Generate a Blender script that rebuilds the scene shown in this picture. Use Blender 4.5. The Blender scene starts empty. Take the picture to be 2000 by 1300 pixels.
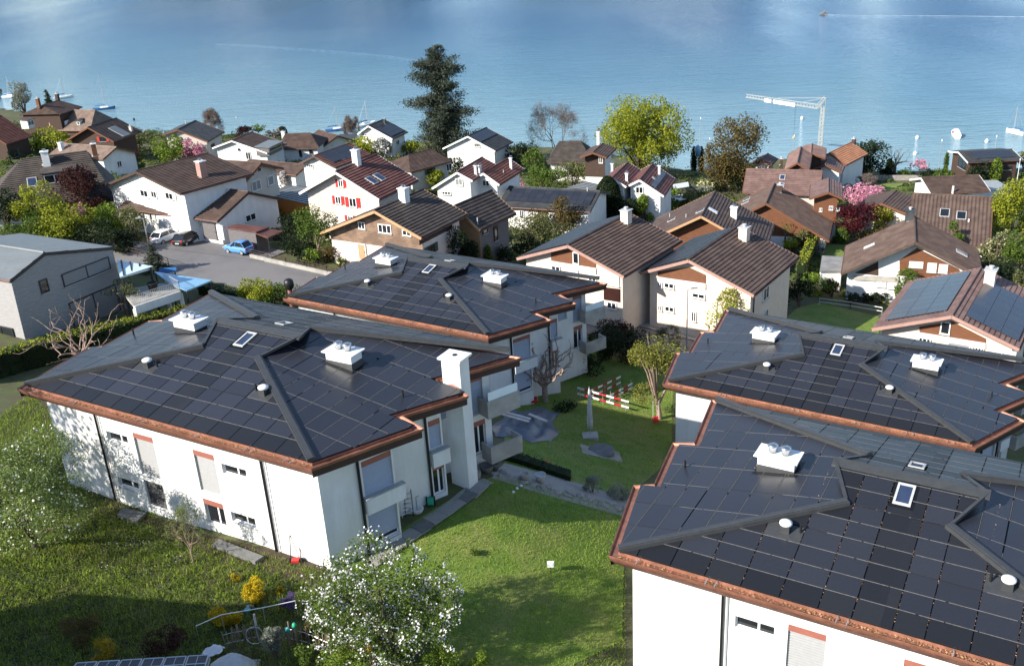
import bpy, math, random
import numpy as np
from mathutils import Vector, Matrix
R=random.Random(7); NR=np.random.default_rng(7)
scene=bpy.context.scene; COL=scene.collection
# ------------------------------------------------------------------ camera, sky, sun, exposure
EYE=55.0; FOC=1900.0
_n=np.array([259.,4426.,FOC]); _dn=_n/np.linalg.norm(_n); UPC=-_dn
FWC=np.array([0,0,1.])-UPC[2]*UPC; FWC/=np.linalg.norm(FWC)
RTC=np.cross(FWC,UPC); RTC=RTC if RTC[0]>0 else -RTC
cam=bpy.data.cameras.new('camera'); camo=bpy.data.objects.new('camera',cam); COL.objects.link(camo)
cam.sensor_width=36; cam.lens=36*FOC/2000; cam.clip_start=.5; cam.clip_end=30000
ax=lambda i:Vector((RTC[i],FWC[i],UPC[i]))
cx,cy,cz=ax(0),-ax(1),-ax(2)
camo.matrix_world=Matrix(((cx.x,cy.x,cz.x,0),(cx.y,cy.y,cz.y,0),(cx.z,cy.z,cz.z,EYE),(0,0,0,1)))
scene.camera=camo
SUN_AZ,SUN_EL=math.radians(239.5),math.radians(31.5)
world=bpy.data.worlds.new('World'); scene.world=world; world.use_nodes=True
nt=world.node_tree; bg=nt.nodes['Background']; sky=nt.nodes.new('ShaderNodeTexSky')
sky.sky_type='NISHITA'; sky.sun_disc=False; sky.sun_elevation=SUN_EL; sky.sun_rotation=SUN_AZ
sky.altitude=600; sky.air_density=1.0; sky.dust_density=.6; sky.ozone_density=1.5
nt.links.new(sky.outputs[0],bg.inputs[0]); bg.inputs[1].default_value=.122
sl=bpy.data.lights.new('sun','SUN'); sl.energy=5.0; sl.angle=math.radians(.53); sl.color=(1,.93,.82)
so=bpy.data.objects.new('sun',sl); COL.objects.link(so)
sd=Vector((math.sin(SUN_AZ)*math.cos(SUN_EL),math.cos(SUN_AZ)*math.cos(SUN_EL),math.sin(SUN_EL)))
so.rotation_euler=sd.to_track_quat('Z','Y').to_euler(); so.location=(-60,-30,120)
vs=scene.view_settings; vs.view_transform='Standard'; vs.look='None'; vs.exposure=1.0; vs.gamma=1; vs.use_curve_mapping=False
# ------------------------------------------------------------------ survey: lines of sight and the terrain
OE=np.array([0,0,EYE])
def sight(px,py):
    d=np.array([px-1000.,py-650.,FOC]); return np.array([d@RTC,d@FWC,d@UPC])
def level(px,py,z):
    r=sight(px,py); return OE+r*((z-EYE)/r[2])
def on_plane(px,py,p,n):
    r=sight(px,py); return OE+r*(((np.array(p)-OE)@n)/(r@n))
SPOT=np.array([(-9.7,40,25.2),(-21,47,25.0),(-3.3,47.8,25.4),(-7.1,42.8,25.0),(-14,60,24.5),(-30,52,25.3),(4.5,36,22.3),(16,28,22),(-2,69.5,18.6),(-18,80,19.4),(12,64,16.2),(30,53,15.5),(4.6,55,20.6),(16.9,86,14.6),
(-32,111,20.0),(-17,106,18.4),(-45,76,23.0),(-62,90,23.5),(-20,30,27),(-5,28,25.6),(2,30,23.2),(1,25,24.2),(10,22,23.5),(-40,45,27.5),(-55,55,28),(60,60,14),
(-60,140,18.5),(-90,200,11),(30,120,10),(60,130,8),(-20,170,10.5),(15,170,7.5),(80,160,4),
(-141,330,.2),(9,241,.2),(75,208.6,.2),(98.4,198.4,.2),(-70,288,.2),(-176,353,.2),(128,182,.2),(-230,390,.2),(200,140,.2),(-120,240,9)],float)
def _U(r2): return np.where(r2>1e-9,r2*np.log(np.maximum(r2,1e-9))*.5,0.)
_m=len(SPOT); _K=_U(((SPOT[:,None,:2]-SPOT[None,:,:2])**2).sum(2))+np.eye(_m)*5.
_Q=np.c_[np.ones(_m),SPOT[:,:2]]
_W=np.linalg.solve(np.block([[_K,_Q],[_Q.T,np.zeros((3,3))]]),np.r_[SPOT[:,2],0,0,0])
SHORE=np.array([level(px,py,0)[:2] for px,py in [(-420,170),(-200,190),(0,212),(150,234),(320,266),(480,263),(690,269),(900,284),(1150,292),(1330,333),(1400,331),(1500,312),(1640,312),(1750,339),(1860,334),(2000,331),(2400,318)]])
SHORE=SHORE[np.argsort(SHORE[:,0])]
def ground(x,y):
    x=np.asarray(x,float); y=np.asarray(y,float)
    r2=(x[...,None]-SPOT[:,0])**2+(y[...,None]-SPOT[:,1])**2
    z=_U(r2)@_W[:_m]+_W[_m]+_W[_m+1]*x+_W[_m+2]*y
    d=np.interp(x,SHORE[:,0],SHORE[:,1])-y
    z=np.maximum(z,.5); t=np.clip(d/9.,0,1); z=.35*(1-t)+z*t
    return np.where(d<0,np.maximum(-2.5,.35+d*.8),z)
def gz(x,y): return float(ground(x,y))
def spot(px,py,h=0.):
    """point where a line of sight meets the ground raised by h"""
    r=sight(px,py); r=r/math.hypot(r[0],r[1]); ds=np.arange(14,460,.4); q=OE+r*ds[:,None]
    f=q[:,2]-h-ground(q[:,0],q[:,1]); i=int(np.argmax(f<0)); i=len(ds)-1 if f[i]>=0 else i
    a,b=ds[max(i-1,0)],ds[i]
    for _ in range(24):
        m=(a+b)/2; p=OE+r*m
        if p[2]-h-gz(p[0],p[1])<0: b=m
        else: a=m
    return OE+r*b
def height_at(p,px,py):
    """height above p of the point seen at px,py on the vertical through p"""
    r=sight(px,py); return EYE+r[2]*math.hypot(p[0],p[1])/math.hypot(r[0],r[1])-p[2]
def metres(p,npx):
    d=np.array(p)-OE; dc=d[0]*RTC[2]+d[1]*FWC[2]+d[2]*UPC[2]; return npx*dc/FOC
# ------------------------------------------------------------------ mesh helpers
def props(o,label=None,cat=None,group=None,kind=None):
    if label: o['label']=label
    if cat: o['category']=cat
    if group: o['group']=group
    if kind: o['kind']=kind
    return o
def thing(name,label,cat,loc,group=None,rot=0.):
    o=bpy.data.objects.new(name,None); o.empty_display_size=.3; COL.objects.link(o)
    o.location=tuple(float(c) for c in loc); o.rotation_euler=(0,0,rot); return props(o,label,cat,group)
def top(o):
    while o.parent: o=o.parent
    return o
def link(name,me,parent=None,loc=None):
    o=bpy.data.objects.new(name,me); COL.objects.link(o)
    if parent: o.parent=parent
    if loc is not None: o.location=tuple(float(c) for c in loc)
    return o
def dup(o,parent=None):
    c=o.copy(); COL.objects.link(c)
    if parent: c.parent=parent
    for ch in list(o.children): dup(ch,c)
    return c
def mesh_np(name,V,F,mats,smooth=False,mi=None):
    V=np.ascontiguousarray(V,dtype=np.float32); F=np.ascontiguousarray(F,dtype=np.int32); k=F.shape[1]
    me=bpy.data.meshes.new(name); me.vertices.add(len(V)); me.vertices.foreach_set('co',V.ravel())
    me.loops.add(F.size); me.loops.foreach_set('vertex_index',F.ravel())
    me.polygons.add(len(F)); me.polygons.foreach_set('loop_start',np.arange(len(F),dtype=np.int32)*k)
    if mi is not None: me.polygons.foreach_set('material_index',np.ascontiguousarray(mi,dtype=np.int32))
    me.polygons.foreach_set('use_smooth',np.full(len(F),bool(smooth)))
    me.update(calc_edges=True)
    for m in (mats if isinstance(mats,(list,tuple)) else [mats]): me.materials.append(m)
    return me
class MB:
    """collects faces; build() links them as ONE mesh object"""
    def __init__(s): s.v=[]; s.f=[]; s.m=[]
    def poly(s,pts,mi=0):
        i=len(s.v); s.v+= [tuple(float(c) for c in p) for p in pts]; s.f.append(list(range(i,i+len(pts)))); s.m.append(mi); return s
    def hexa(s,p,mi=0):
        i=len(s.v); s.v+=[tuple(float(c) for c in q) for q in p]
        for f in ((3,2,1,0),(4,5,6,7),(0,1,5,4),(1,2,6,5),(2,3,7,6),(3,0,4,7)): s.f.append([i+k for k in f]); s.m.append(mi)
        return s
    def box(s,o,a,b,c,mi=0):
        o,a,b,c=(np.array(q,float) for q in (o,a,b,c)); return s.hexa([o,o+a,o+a+b,o+b,o+c,o+a+c,o+a+b+c,o+b+c],mi)
    def cube(s,x0,y0,z0,x1,y1,z1,mi=0): return s.box((x0,y0,z0),(x1-x0,0,0),(0,y1-y0,0),(0,0,z1-z0),mi)
    def prism(s,pts,vec,mi=0):
        pts=[np.array(p,float) for p in pts]; vec=np.array(vec,float); n=len(pts); i=len(s.v)
        s.v+=[tuple(p) for p in pts]+[tuple(p+vec) for p in pts]
        s.f.append(list(range(i+n-1,i-1,-1))); s.f.append(list(range(i+n,i+2*n))); s.m+=[mi,mi]
        for k in range(n): s.f.append([i+k,i+(k+1)%n,i+n+(k+1)%n,i+n+k]); s.m.append(mi)
        return s
    def bar(s,p,q,w,h,mi=0,up=(0,0,1)):
        p=np.array(p,float); q=np.array(q,float); d=q-p; l=np.linalg.norm(d)
        if l<1e-6: return s
        d/=l; a=np.cross(d,up)
        if np.linalg.norm(a)<1e-4: a=np.cross(d,(1,0,0))
        a/=np.linalg.norm(a); b=np.cross(a,d); return s.box(p-a*w/2-b*h/2,a*w,b*h,d*l,mi)
    def tube(s,pts,rad,n=6,mi=0,cap=True):
        pts=[np.array(p,float) for p in pts]; rad=rad if hasattr(rad,'__len__') else [rad]*len(pts); i0=len(s.v)
        for k,p in enumerate(pts):
            d=pts[min(k+1,len(pts)-1)]-pts[max(k-1,0)]; d/=max(np.linalg.norm(d),1e-9)
            a=np.cross(d,(0,0,1)); a=np.array((1.,0,0)) if np.linalg.norm(a)<1e-3 else a/np.linalg.norm(a); b=np.cross(d,a)
            for j in range(n):
                t=2*math.pi*j/n; s.v.append(tuple(p+rad[k]*(math.cos(t)*a+math.sin(t)*b)))
        for k in range(len(pts)-1):
            for j in range(n):
                q=i0+k*n; s.f.append([q+j,q+(j+1)%n,q+n+(j+1)%n,q+n+j]); s.m.append(mi)
        if cap:
            s.f.append([i0+j for j in range(n)][::-1]); s.f.append([i0+(len(pts)-1)*n+j for j in range(n)]); s.m+=[mi,mi]
        return s
    def lathe(s,c,prof,n=12,mi=0):
        c=np.array(c,float); i0=len(s.v)
        for r,z in prof:
            for j in range(n): t=2*math.pi*j/n; s.v.append((c[0]+r*math.cos(t),c[1]+r*math.sin(t),c[2]+z))
        for k in range(len(prof)-1):
            for j in range(n): q=i0+k*n; s.f.append([q+j,q+(j+1)%n,q+n+(j+1)%n,q+n+j]); s.m.append(mi)
        s.f.append([i0+j for j in range(n)][::-1]); s.f.append([i0+(len(prof)-1)*n+j for j in range(n)]); s.m+=[mi,mi]
        return s
    def mesh(s,name,mats,off=(0,0,0),smooth=False):
        me=bpy.data.meshes.new(name); o=off
        me.from_pydata([(x-o[0],y-o[1],z-o[2]) for x,y,z in s.v],[],s.f)
        for m in (mats if isinstance(mats,(list,tuple)) else [mats]): me.materials.append(m)
        me.polygons.foreach_set('material_index',s.m)
        if smooth: me.polygons.foreach_set('use_smooth',[True]*len(s.f))
        me.update(); return me
    def build(s,name,mats,parent=None,smooth=False,loc=None,local=False):
        if parent is not None:
            off=(0,0,0) if local else tuple(top(parent).location); return link(name,s.mesh(name,mats,off,smooth),parent)
        if loc is None:
            a=np.array(s.v); loc=((a[:,0].min()+a[:,0].max())/2,(a[:,1].min()+a[:,1].max())/2,a[:,2].min())
        return link(name,s.mesh(name,mats,loc,smooth),None,loc)
def unit(v): v=np.array(v,float); return v/np.linalg.norm(v)
UP=np.array((0,0,1.))
# ------------------------------------------------------------------ materials
M={}
def mat(name,c1,c2=None,rough=.8,scale=3.,bump=0.,bscale=None,metal=0.,spec=.4,big=None,bigscale=.25,bigamt=.5,coat=0.,rand=0.,stretch=None,detail=4.):
    m=bpy.data.materials.new(name); m.use_nodes=True; nt=m.node_tree; N=nt.nodes; L=nt.links; b=N['Principled BSDF']
    b.inputs['Roughness'].default_value=rough; b.inputs['Metallic'].default_value=metal; b.inputs['Specular IOR Level'].default_value=spec
    b.inputs['Coat Weight'].default_value=coat
    c2=c2 or tuple(min(1,c*.75) for c in c1)
    geo=N.new('ShaderNodeNewGeometry'); pos=geo.outputs['Position']
    if stretch:
        mp=N.new('ShaderNodeMapping'); mp.inputs['Scale'].default_value=stretch; L.new(pos,mp.inputs['Vector']); pos2=mp.outputs[0]
    else: pos2=pos
    nz=N.new('ShaderNodeTexNoise'); nz.inputs['Scale'].default_value=scale; nz.inputs['Detail'].default_value=detail; nz.inputs['Roughness'].default_value=.65; L.new(pos2,nz.inputs['Vector'])
    rp=N.new('ShaderNodeValToRGB'); rp.color_ramp.elements[0].position=.32; rp.color_ramp.elements[1].position=.68
    rp.color_ramp.elements[0].color=(*c2,1); rp.color_ramp.elements[1].color=(*c1,1); L.new(nz.outputs[0],rp.inputs[0]); out=rp.outputs[0]
    if big:
        n2=N.new('ShaderNodeTexNoise'); n2.inputs['Scale'].default_value=bigscale; n2.inputs['Detail'].default_value=3; L.new(pos,n2.inputs['Vector'])
        r2=N.new('ShaderNodeValToRGB'); r2.color_ramp.elements[0].position=.42; r2.color_ramp.elements[1].position=.62
        r2.color_ramp.elements[0].color=(0,0,0,1); r2.color_ramp.elements[1].color=(bigamt,)*3+(1,); L.new(n2.outputs[0],r2.inputs[0])
        mx=N.new('ShaderNodeMix'); mx.data_type='RGBA'; L.new(r2.outputs[0],mx.inputs[0]); L.new(out,mx.inputs[6]); mx.inputs[7].default_value=(*big,1); out=mx.outputs[2]
    if rand:
        hv=N.new('ShaderNodeHueSaturation'); ma=N.new('ShaderNodeMapRange'); ma.inputs[3].default_value=1-rand; ma.inputs[4].default_value=1+rand
        L.new(geo.outputs['Random Per Island'],ma.inputs[0]); L.new(ma.outputs[0],hv.inputs['Value']); L.new(out,hv.inputs['Color']); out=hv.outputs[0]
    L.new(out,b.inputs['Base Color'])
    if bump:
        bn=N.new('ShaderNodeTexNoise'); bn.inputs['Scale'].default_value=bscale or scale*4; bn.inputs['Detail'].default_value=4; L.new(pos2,bn.inputs['Vector'])
        bp=N.new('ShaderNodeBump'); bp.inputs['Strength'].default_value=min(1,bump); bp.inputs['Distance'].default_value=.05; L.new(bn.outputs[0],bp.inputs['Height']); L.new(bp.outputs[0],b.inputs['Normal'])
    M[name]=m; return m
def leafmat(name,c1,c2,var=.35,trans=.35,spec=.15):
    m=bpy.data.materials.new(name); m.use_nodes=True; nt=m.node_tree; N=nt.nodes; L=nt.links; b=N['Principled BSDF']
    b.inputs['Roughness'].default_value=.6; b.inputs['Specular IOR Level'].default_value=spec
    geo=N.new('ShaderNodeNewGeometry'); rp=N.new('ShaderNodeValToRGB'); rp.color_ramp.elements[0].color=(*c2,1); rp.color_ramp.elements[1].color=(*c1,1)
    nz=N.new('ShaderNodeTexNoise'); nz.inputs['Scale'].default_value=.9; nz.inputs['Detail'].default_value=2; L.new(geo.outputs['Position'],nz.inputs['Vector'])
    ad=N.new('ShaderNodeMath'); ad.operation='MULTIPLY_ADD'; ad.inputs[1].default_value=var*2; L.new(geo.outputs['Random Per Island'],ad.inputs[0])
    sb=N.new('ShaderNodeMath'); sb.operation='SUBTRACT'; sb.inputs[1].default_value=var; L.new(nz.outputs[0],sb.inputs[0]); L.new(sb.outputs[0],ad.inputs[2])
    L.new(ad.outputs[0],rp.inputs[0]); L.new(rp.outputs[0],b.inputs['Base Color'])
    tr=N.new('ShaderNodeBsdfTranslucent'); L.new(rp.outputs[0],tr.inputs[0]); mx=N.new('ShaderNodeMixShader'); mx.inputs[0].default_value=trans
    L.new(b.outputs[0],mx.inputs[1]); L.new(tr.outputs[0],mx.inputs[2]); L.new(mx.outputs[0],N['Material Output'].inputs[0]); M[name]=m; return m
mat('white_render',(.74,.74,.73),(.64,.64,.62),.9,2.2,.3,30,stretch=(1,1,.16),big=(.58,.57,.54),bigscale=.55,bigamt=.4,detail=7)
mat('aged_white',(.72,.71,.68),(.62,.61,.58),.9,1.2,.25,20,big=(.5,.49,.46),bigscale=.5,bigamt=.4)
mat('cream_render',(.68,.58,.48),(.62,.52,.42),.9,1.,.25,20)
mat('grey_beige',(.5,.47,.42),(.45,.42,.38),.9,1.,.25,20)
mat('rose_render',(.66,.56,.50),(.6,.5,.45),.9,1.,.25,20)
mat('timber_brown',(.17,.07,.032),(.11,.042,.02),.75,2.,.3,stretch=(1,1,9))
mat('timber_dark',(.07,.04,.028),(.04,.024,.018),.8,2.,.3,stretch=(1,1,9))
mat('timber_orange',(.5,.31,.17),(.36,.2,.1),.75,2.,.3,stretch=(1,1,9))
mat('timber_weathered',(.62,.57,.52),(.47,.42,.38),.85,1.5,.3,stretch=(1,1,9),big=(.52,.42,.33),bigscale=.5,bigamt=.45)
mat('timber_grey',(.16,.15,.15),(.11,.10,.10),.85,2.,.3,stretch=(1,1,9))
mat('timber_mixed',(.30,.205,.14),(.17,.105,.07),.8,1.6,.3,stretch=(1,1,9),big=(.09,.06,.045),bigscale=.7,bigamt=.6)
mat('wicker',(.27,.2,.15),(.15,.11,.08),.85,6.,.3)
def tile(n,c,v=.7):
  c=tuple(x*.8 for x in c); mat(n,c,tuple(x*v for x in c),.75,2.2,.5,9.,big=(c[0]*1.3+.02,c[1]*1.35+.018,c[2]*1.3+.015),bigscale=.8,bigamt=.5,detail=8)
tile('tile_brown',(.10,.063,.05)); tile('tile_dark',(.060,.046,.040)); tile('tile_red',(.19,.066,.045)); tile('tile_mauve',(.20,.12,.105)); tile('tile_thatch',(.075,.06,.052))
tile('tile_tan',(.24,.17,.135)); tile('tile_orange',(.55,.24,.12)); tile('tile_maroon',(.15,.055,.045)); tile('slate',(.05,.055,.062)); tile('gravel_roof',(.3,.29,.28))
mat('roof_metal',(.16,.175,.18),(.13,.145,.15),.45,.8,.1,20,spec=.5)
mat('roof_zinc',(.3,.32,.32),(.25,.27,.27),.5,.8,.1,20)
mat('cap_metal',(.045,.048,.05),(.035,.037,.04),.42,3,.08,20,spec=.5)
mat('deck_black',(.012,.012,.014),None,.7)
mat('copper',(.37,.165,.11),(.22,.095,.062),.5,3.5,.15,15,metal=.35,big=(.16,.075,.05),bigscale=1.3,bigamt=.6,detail=8)
mat('copper_aged',(.16,.07,.048),(.09,.038,.028),.55,3,.1,15,metal=.25)
mat('soffit_brown',(.045,.022,.018),None,.7,2)
mat('leaf_litter',(.5,.3,.14),(.2,.1,.05),.9,9,.5,30,rand=.5)
mat('lintel_red',(.29,.105,.08),(.25,.09,.065),.6,4)
mat('blind_grey',(.23,.235,.24),(.2,.205,.21),.5,6)
mat('blind_blue',(.34,.38,.46),(.31,.35,.42),.5,6)
mat('louver_dark',(.022,.022,.025),(.016,.016,.018),.5,6)
mat('frame_white',(.78,.78,.77),(.74,.74,.73),.5,6)
mat('sill_grey',(.42,.43,.43),(.36,.37,.37),.6,6)
mat('glass_dark',(.016,.02,.025),(.01,.012,.016),.06,1.,spec=.7)
mat('glass_sky_tint',(.03,.045,.09),(.02,.03,.06),.05,1.,spec=.8)  # blue of the reflected sky is put into the glass colour
mat('curtain',(.6,.6,.58),(.5,.5,.48),.7,8,stretch=(8,8,.3))
mat('zinc_white',(.72,.73,.73),(.66,.67,.67),.4,3,spec=.5)
mat('steel',(.62,.63,.64),(.5,.5,.51),.22,5,metal=.95)
mat('galvanised',(.5,.51,.52),(.42,.43,.44),.4,8,metal=.6)
mat('black_pipe',(.012,.012,.013),None,.45,5)
mat('dark_frame',(.03,.032,.036),None,.45,4)
mat('concrete',(.40,.385,.35),(.32,.305,.28),.9,1.5,.3,14,big=(.2,.19,.17),bigscale=.8,bigamt=.5)
mat('concrete_dark',(.17,.17,.165),(.12,.12,.118),.9,2,.3,14)
mat('asphalt',(.16,.155,.155),(.125,.12,.12),.92,.6,.3,40,big=(.2,.19,.185),bigscale=.12,bigamt=.7)
mat('paving',(.30,.285,.26),(.24,.225,.21),.9,1.4,.3,20)
mat('stone',(.33,.30,.27),(.2,.185,.165),.9,2.5,.6,9,rand=.25)
mat('soil',(.075,.052,.036),(.045,.032,.022),.95,3,.8,9)
mat('lawn',(.14,.21,.032),(.095,.155,.026),.95,1.3,.6,20,big=(.19,.2,.06),bigscale=.45,bigamt=.8,detail=7)
mat('meadow',(.085,.125,.03),(.075,.062,.035),.95,.8,.6,14,big=(.085,.065,.038),bigscale=.3,bigamt=.6,detail=7)
mat('bark',(.12,.09,.065),(.06,.045,.035),.9,5,.6,14,stretch=(1,1,.3))
mat('bark_pale',(.34,.25,.2),(.2,.14,.11),.9,5,.6,14)
mat('bark_grey',(.17,.15,.14),(.1,.09,.085),.9,5,.6,14)
mat('red_paint',(.45,.03,.03),(.38,.025,.025),.5,3); mat('crimson',(.42,.02,.035),(.34,.016,.028),.6,3)
mat('green_shutter',(.38,.5,.42),None,.6,3); mat('pale_shutter',(.55,.62,.55),None,.6,3); mat('dark_shutter',(.05,.08,.06),None,.6,3)
mat('rubber',(.015,.015,.016),None,.8,3); mat('car_white',(.78,.79,.8),(.76,.77,.78),.22,1,coat=1.); mat('car_black',(.012,.013,.016),None,.2,1,coat=1.); mat('car_blue',(.10,.27,.58),(.09,.25,.54),.25,1,coat=1.)
mat('tail_red',(.5,.01,.01),None,.3,1); mat('plastic_green',(.02,.35,.2),None,.5,3); mat('plastic_teal',(.06,.36,.4),None,.5,3); mat('orange_paint',(.6,.22,.04),(.5,.17,.03),.6,3)
mat('tarp',(.10,.125,.17),(.07,.085,.12),.35,2,.4,6,spec=.5); mat('cloth_grey',(.5,.5,.49),(.4,.4,.39),.9,3,.3,20); mat('cloth_white',(.7,.71,.72),(.6,.61,.62),.8,3)
mat('crane_white',(.55,.53,.47),None,.5,2); mat('crane_yellow',(.75,.5,.12),None,.5,2); mat('boat_white',(.82,.82,.8),None,.3,2); mat('boat_blue',(.03,.12,.3),None,.35,2)
mat('foam',(.5,.58,.62),(.3,.4,.46),.8,.4); mat('mast',(.55,.55,.55),None,.35,2,metal=.5)
def pv(name,c,rough,spec=.5):
    m=mat(name,c,tuple(x*.8 for x in c),rough,14.,spec=spec,rand=.0); nt=m.node_tree; b=nt.nodes['Principled BSDF']; src=b.inputs['Base Color'].links[0].from_socket
    oi=nt.nodes.new('ShaderNodeObjectInfo'); mr=nt.nodes.new('ShaderNodeMapRange'); mr.inputs[3].default_value=.86; mr.inputs[4].default_value=1.16; nt.links.new(oi.outputs['Random'],mr.inputs[0])
    hv=nt.nodes.new('ShaderNodeHueSaturation'); nt.links.new(mr.outputs[0],hv.inputs['Value']); nt.links.new(src,hv.inputs['Color']); nt.links.new(hv.outputs[0],b.inputs['Base Color'])
    mr2=nt.nodes.new('ShaderNodeMapRange'); mr2.inputs[3].default_value=rough*.85; mr2.inputs[4].default_value=rough*1.15; nt.links.new(oi.outputs['Random'],mr2.inputs[0]); nt.links.new(mr2.outputs[0],b.inputs['Roughness']); return m
pv('solar_glass',(.023,.025,.033),.34,.5); pv('filler_panel',(.014,.015,.018),.42,.4); pv('solar_blue',(.022,.026,.036),.22,.5)
leafmat('leaf_green',(.13,.19,.03),(.045,.08,.015)); leafmat('leaf_fresh',(.2,.28,.035),(.08,.13,.016)); leafmat('leaf_lime',(.32,.34,.03),(.14,.17,.016))
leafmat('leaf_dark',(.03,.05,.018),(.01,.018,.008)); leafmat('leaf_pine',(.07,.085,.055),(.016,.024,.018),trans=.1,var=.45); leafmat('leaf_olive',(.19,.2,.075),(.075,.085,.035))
leafmat('leaf_bronze',(.16,.12,.04),(.05,.042,.015)); leafmat('leaf_crimson',(.105,.014,.022),(.03,.006,.009)); leafmat('leaf_maroon',(.075,.026,.022),(.022,.01,.009))
leafmat('leaf_grey',(.3,.32,.26),(.12,.13,.1)); leafmat('leaf_yellow',(.42,.30,.02),(.2,.16,.015)); leafmat('petal_white',(.85,.83,.82),(.7,.66,.66),trans=.25); leafmat('petal_pink',(.66,.33,.42),(.5,.2,.28))
leafmat('petal_yellow',(.6,.46,.012),(.4,.29,.01)); leafmat('petal_purple',(.15,.10,.28),(.06,.045,.12)); leafmat('petal_cream',(.6,.58,.38),(.4,.4,.22)); leafmat('petal_blue',(.2,.19,.28),(.12,.11,.17))
leafmat('grass_blade',(.34,.46,.06),(.14,.23,.028),var=.45,trans=.4); leafmat('twig',(.17,.135,.12),(.08,.065,.055),trans=0.)
mat('pale_glass',(.55,.68,.72),(.5,.62,.68),.15,2.,spec=.7); mat('carport_glass',(.22,.42,.58),(.18,.36,.52),.12,2.,spec=.7)

mat('strip_grey',(.14,.137,.135),(.075,.072,.07),.6,9)
mat('rose_board',(.36,.22,.18),(.3,.18,.15),.8,2.)
leafmat('leaf_grey_green',(.24,.31,.09),(.09,.13,.035))
mat('wake_water',(.22,.33,.40),(.12,.22,.3),.3,.5)
leafmat('meadow_blade',(.32,.42,.055),(.07,.095,.024),var=.5,trans=.4)
mat('boards_grey',(.34,.33,.33),(.25,.245,.245),.8,2.,.3,stretch=(1,1,9))
mat('ridge_lichen',(.2,.17,.14),(.1,.08,.07),.9,5.)
leafmat('leaf_yellow_green',(.26,.26,.05),(.1,.11,.025))
# ------------------------------------------------------------------ the setting
def grid_mesh(xs,ys,fz):
    X,Y=np.meshgrid(xs,ys); Z=fz(X,Y); V=np.stack([X.ravel(),Y.ravel(),Z.ravel()],1); nx,ny=len(xs),len(ys)
    i=(np.arange(ny-1)[:,None]*nx+np.arange(nx-1)[None,:]).ravel(); return V,np.stack([i,i+1,i+nx+1,i+nx],1)
xs=np.r_[np.arange(-420,-80,5.),np.arange(-80,60,1.),np.arange(60,321,4.)]; ys=np.r_[np.arange(-30,12,3.),np.arange(12,130,1.),np.arange(130,262,2.),np.arange(262,520,4.)]
V,F=grid_mesh(xs,ys,ground)
m=M['meadow']; props(link('ground',mesh_np('ground',V,F,m,True)),kind='structure')
def drape(name,left,right,m,h=.05,n=6,k=4,parent=None,kind='structure'):
    """a sheet laid on the ground between two lines of survey points"""
    def dense(ps):
        o=[]
        for a,b in zip(ps[:-1],ps[1:]): o+=[a+(b-a)*t/n for t in range(n)]
        return o+[ps[-1]]
    l=dense([spot(*p)[:2] for p in left]); r=dense([spot(*p)[:2] for p in right]); V=[]
    for a,b in zip(l,r):
        for t in range(k+1): q=a+(b-a)*t/k; V.append((q[0],q[1],gz(q[0],q[1])+h))
    F=[(i*(k+1)+j,i*(k+1)+j+1,(i+1)*(k+1)+j+1,(i+1)*(k+1)+j) for i in range(len(l)-1) for j in range(k)]
    o=link(name,mesh_np(name,V,F,m,True)); return props(o,kind=kind)
drape('road',[(150,500),(260,520),(400,548),(540,580),(640,610),(820,628),(1000,640),(1150,652),(1240,674),(1350,707),(1420,742)],
      [(200,455),(300,478),(430,497),(560,520),(670,545),(800,560),(1000,580),(1120,597),(1220,627),(1340,660),(1420,694)],M['asphalt'],.06,8,6)
drape('parking_apron',[(285,482),(400,496),(512,512)],[(308,448),(430,468),(560,492)],M['asphalt'],.10)
drape('pavement',[(1000,579),(1120,600),(1220,631),(1300,652),(1375,672)],[(1000,566),(1120,583),(1220,612),(1300,634),(1380,656)],M['concrete'],.14,8,3)
drape('lawn',[(655,1118),(760,1050),(880,975),(970,930)],[(930,1330),(1050,1330),(1215,1250),(1222,990)],M['lawn'],.03,10,12)
drape('garden_lawn',[(985,915),(985,800),(1010,760),(1130,672)],[(1222,968),(1312,890),(1312,800),(1318,740)],M['lawn'],.03,10,10)
drape('neighbour_lawn',[(1530,625),(1560,600),(1600,592)],[(1715,668),(1718,640),(1716,618)],M['lawn'],.05,6,6)
drape('small_lawn',[(1600,505),(1608,478)],[(1655,505),(1660,478)],M['lawn'],.05,4,4)
drape('shore_lawn',[(1690,372),(1720,360)],[(1775,372),(1780,358)],M['lawn'],.05,4,4)
drape('promenade',[(1690,350),(1760,350),(1860,352),(1990,360)],[(1690,343),(1760,343),(1860,345),(1990,352)],M['concrete'],.08,6,2)
drape('garden_path',[(730,1092),(800,1040),(860,995),(945,935)],[(745,1102),(818,1050),(872,1007),(965,945)],M['paving'],.07,8,2)
drape('stepping_path',[(960,935),(1040,960),(1130,985),(1222,1010)],[(985,905),(1060,925),(1140,948),(1230,975)],M['paving'],.05,8,2)
drape('dirt_path',[(300,1045),(420,1085),(560,1130),(640,1150)],[(330,1015),(440,1070),(560,1108),(650,1128)],M['soil'],.035,6,3)
drape('garden_bed',[(110,925),(235,1002),(400,1062),(640,1124)],[(112,900),(238,985),(402,1045),(642,1108)],M['soil'],.05,8,2)
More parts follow.
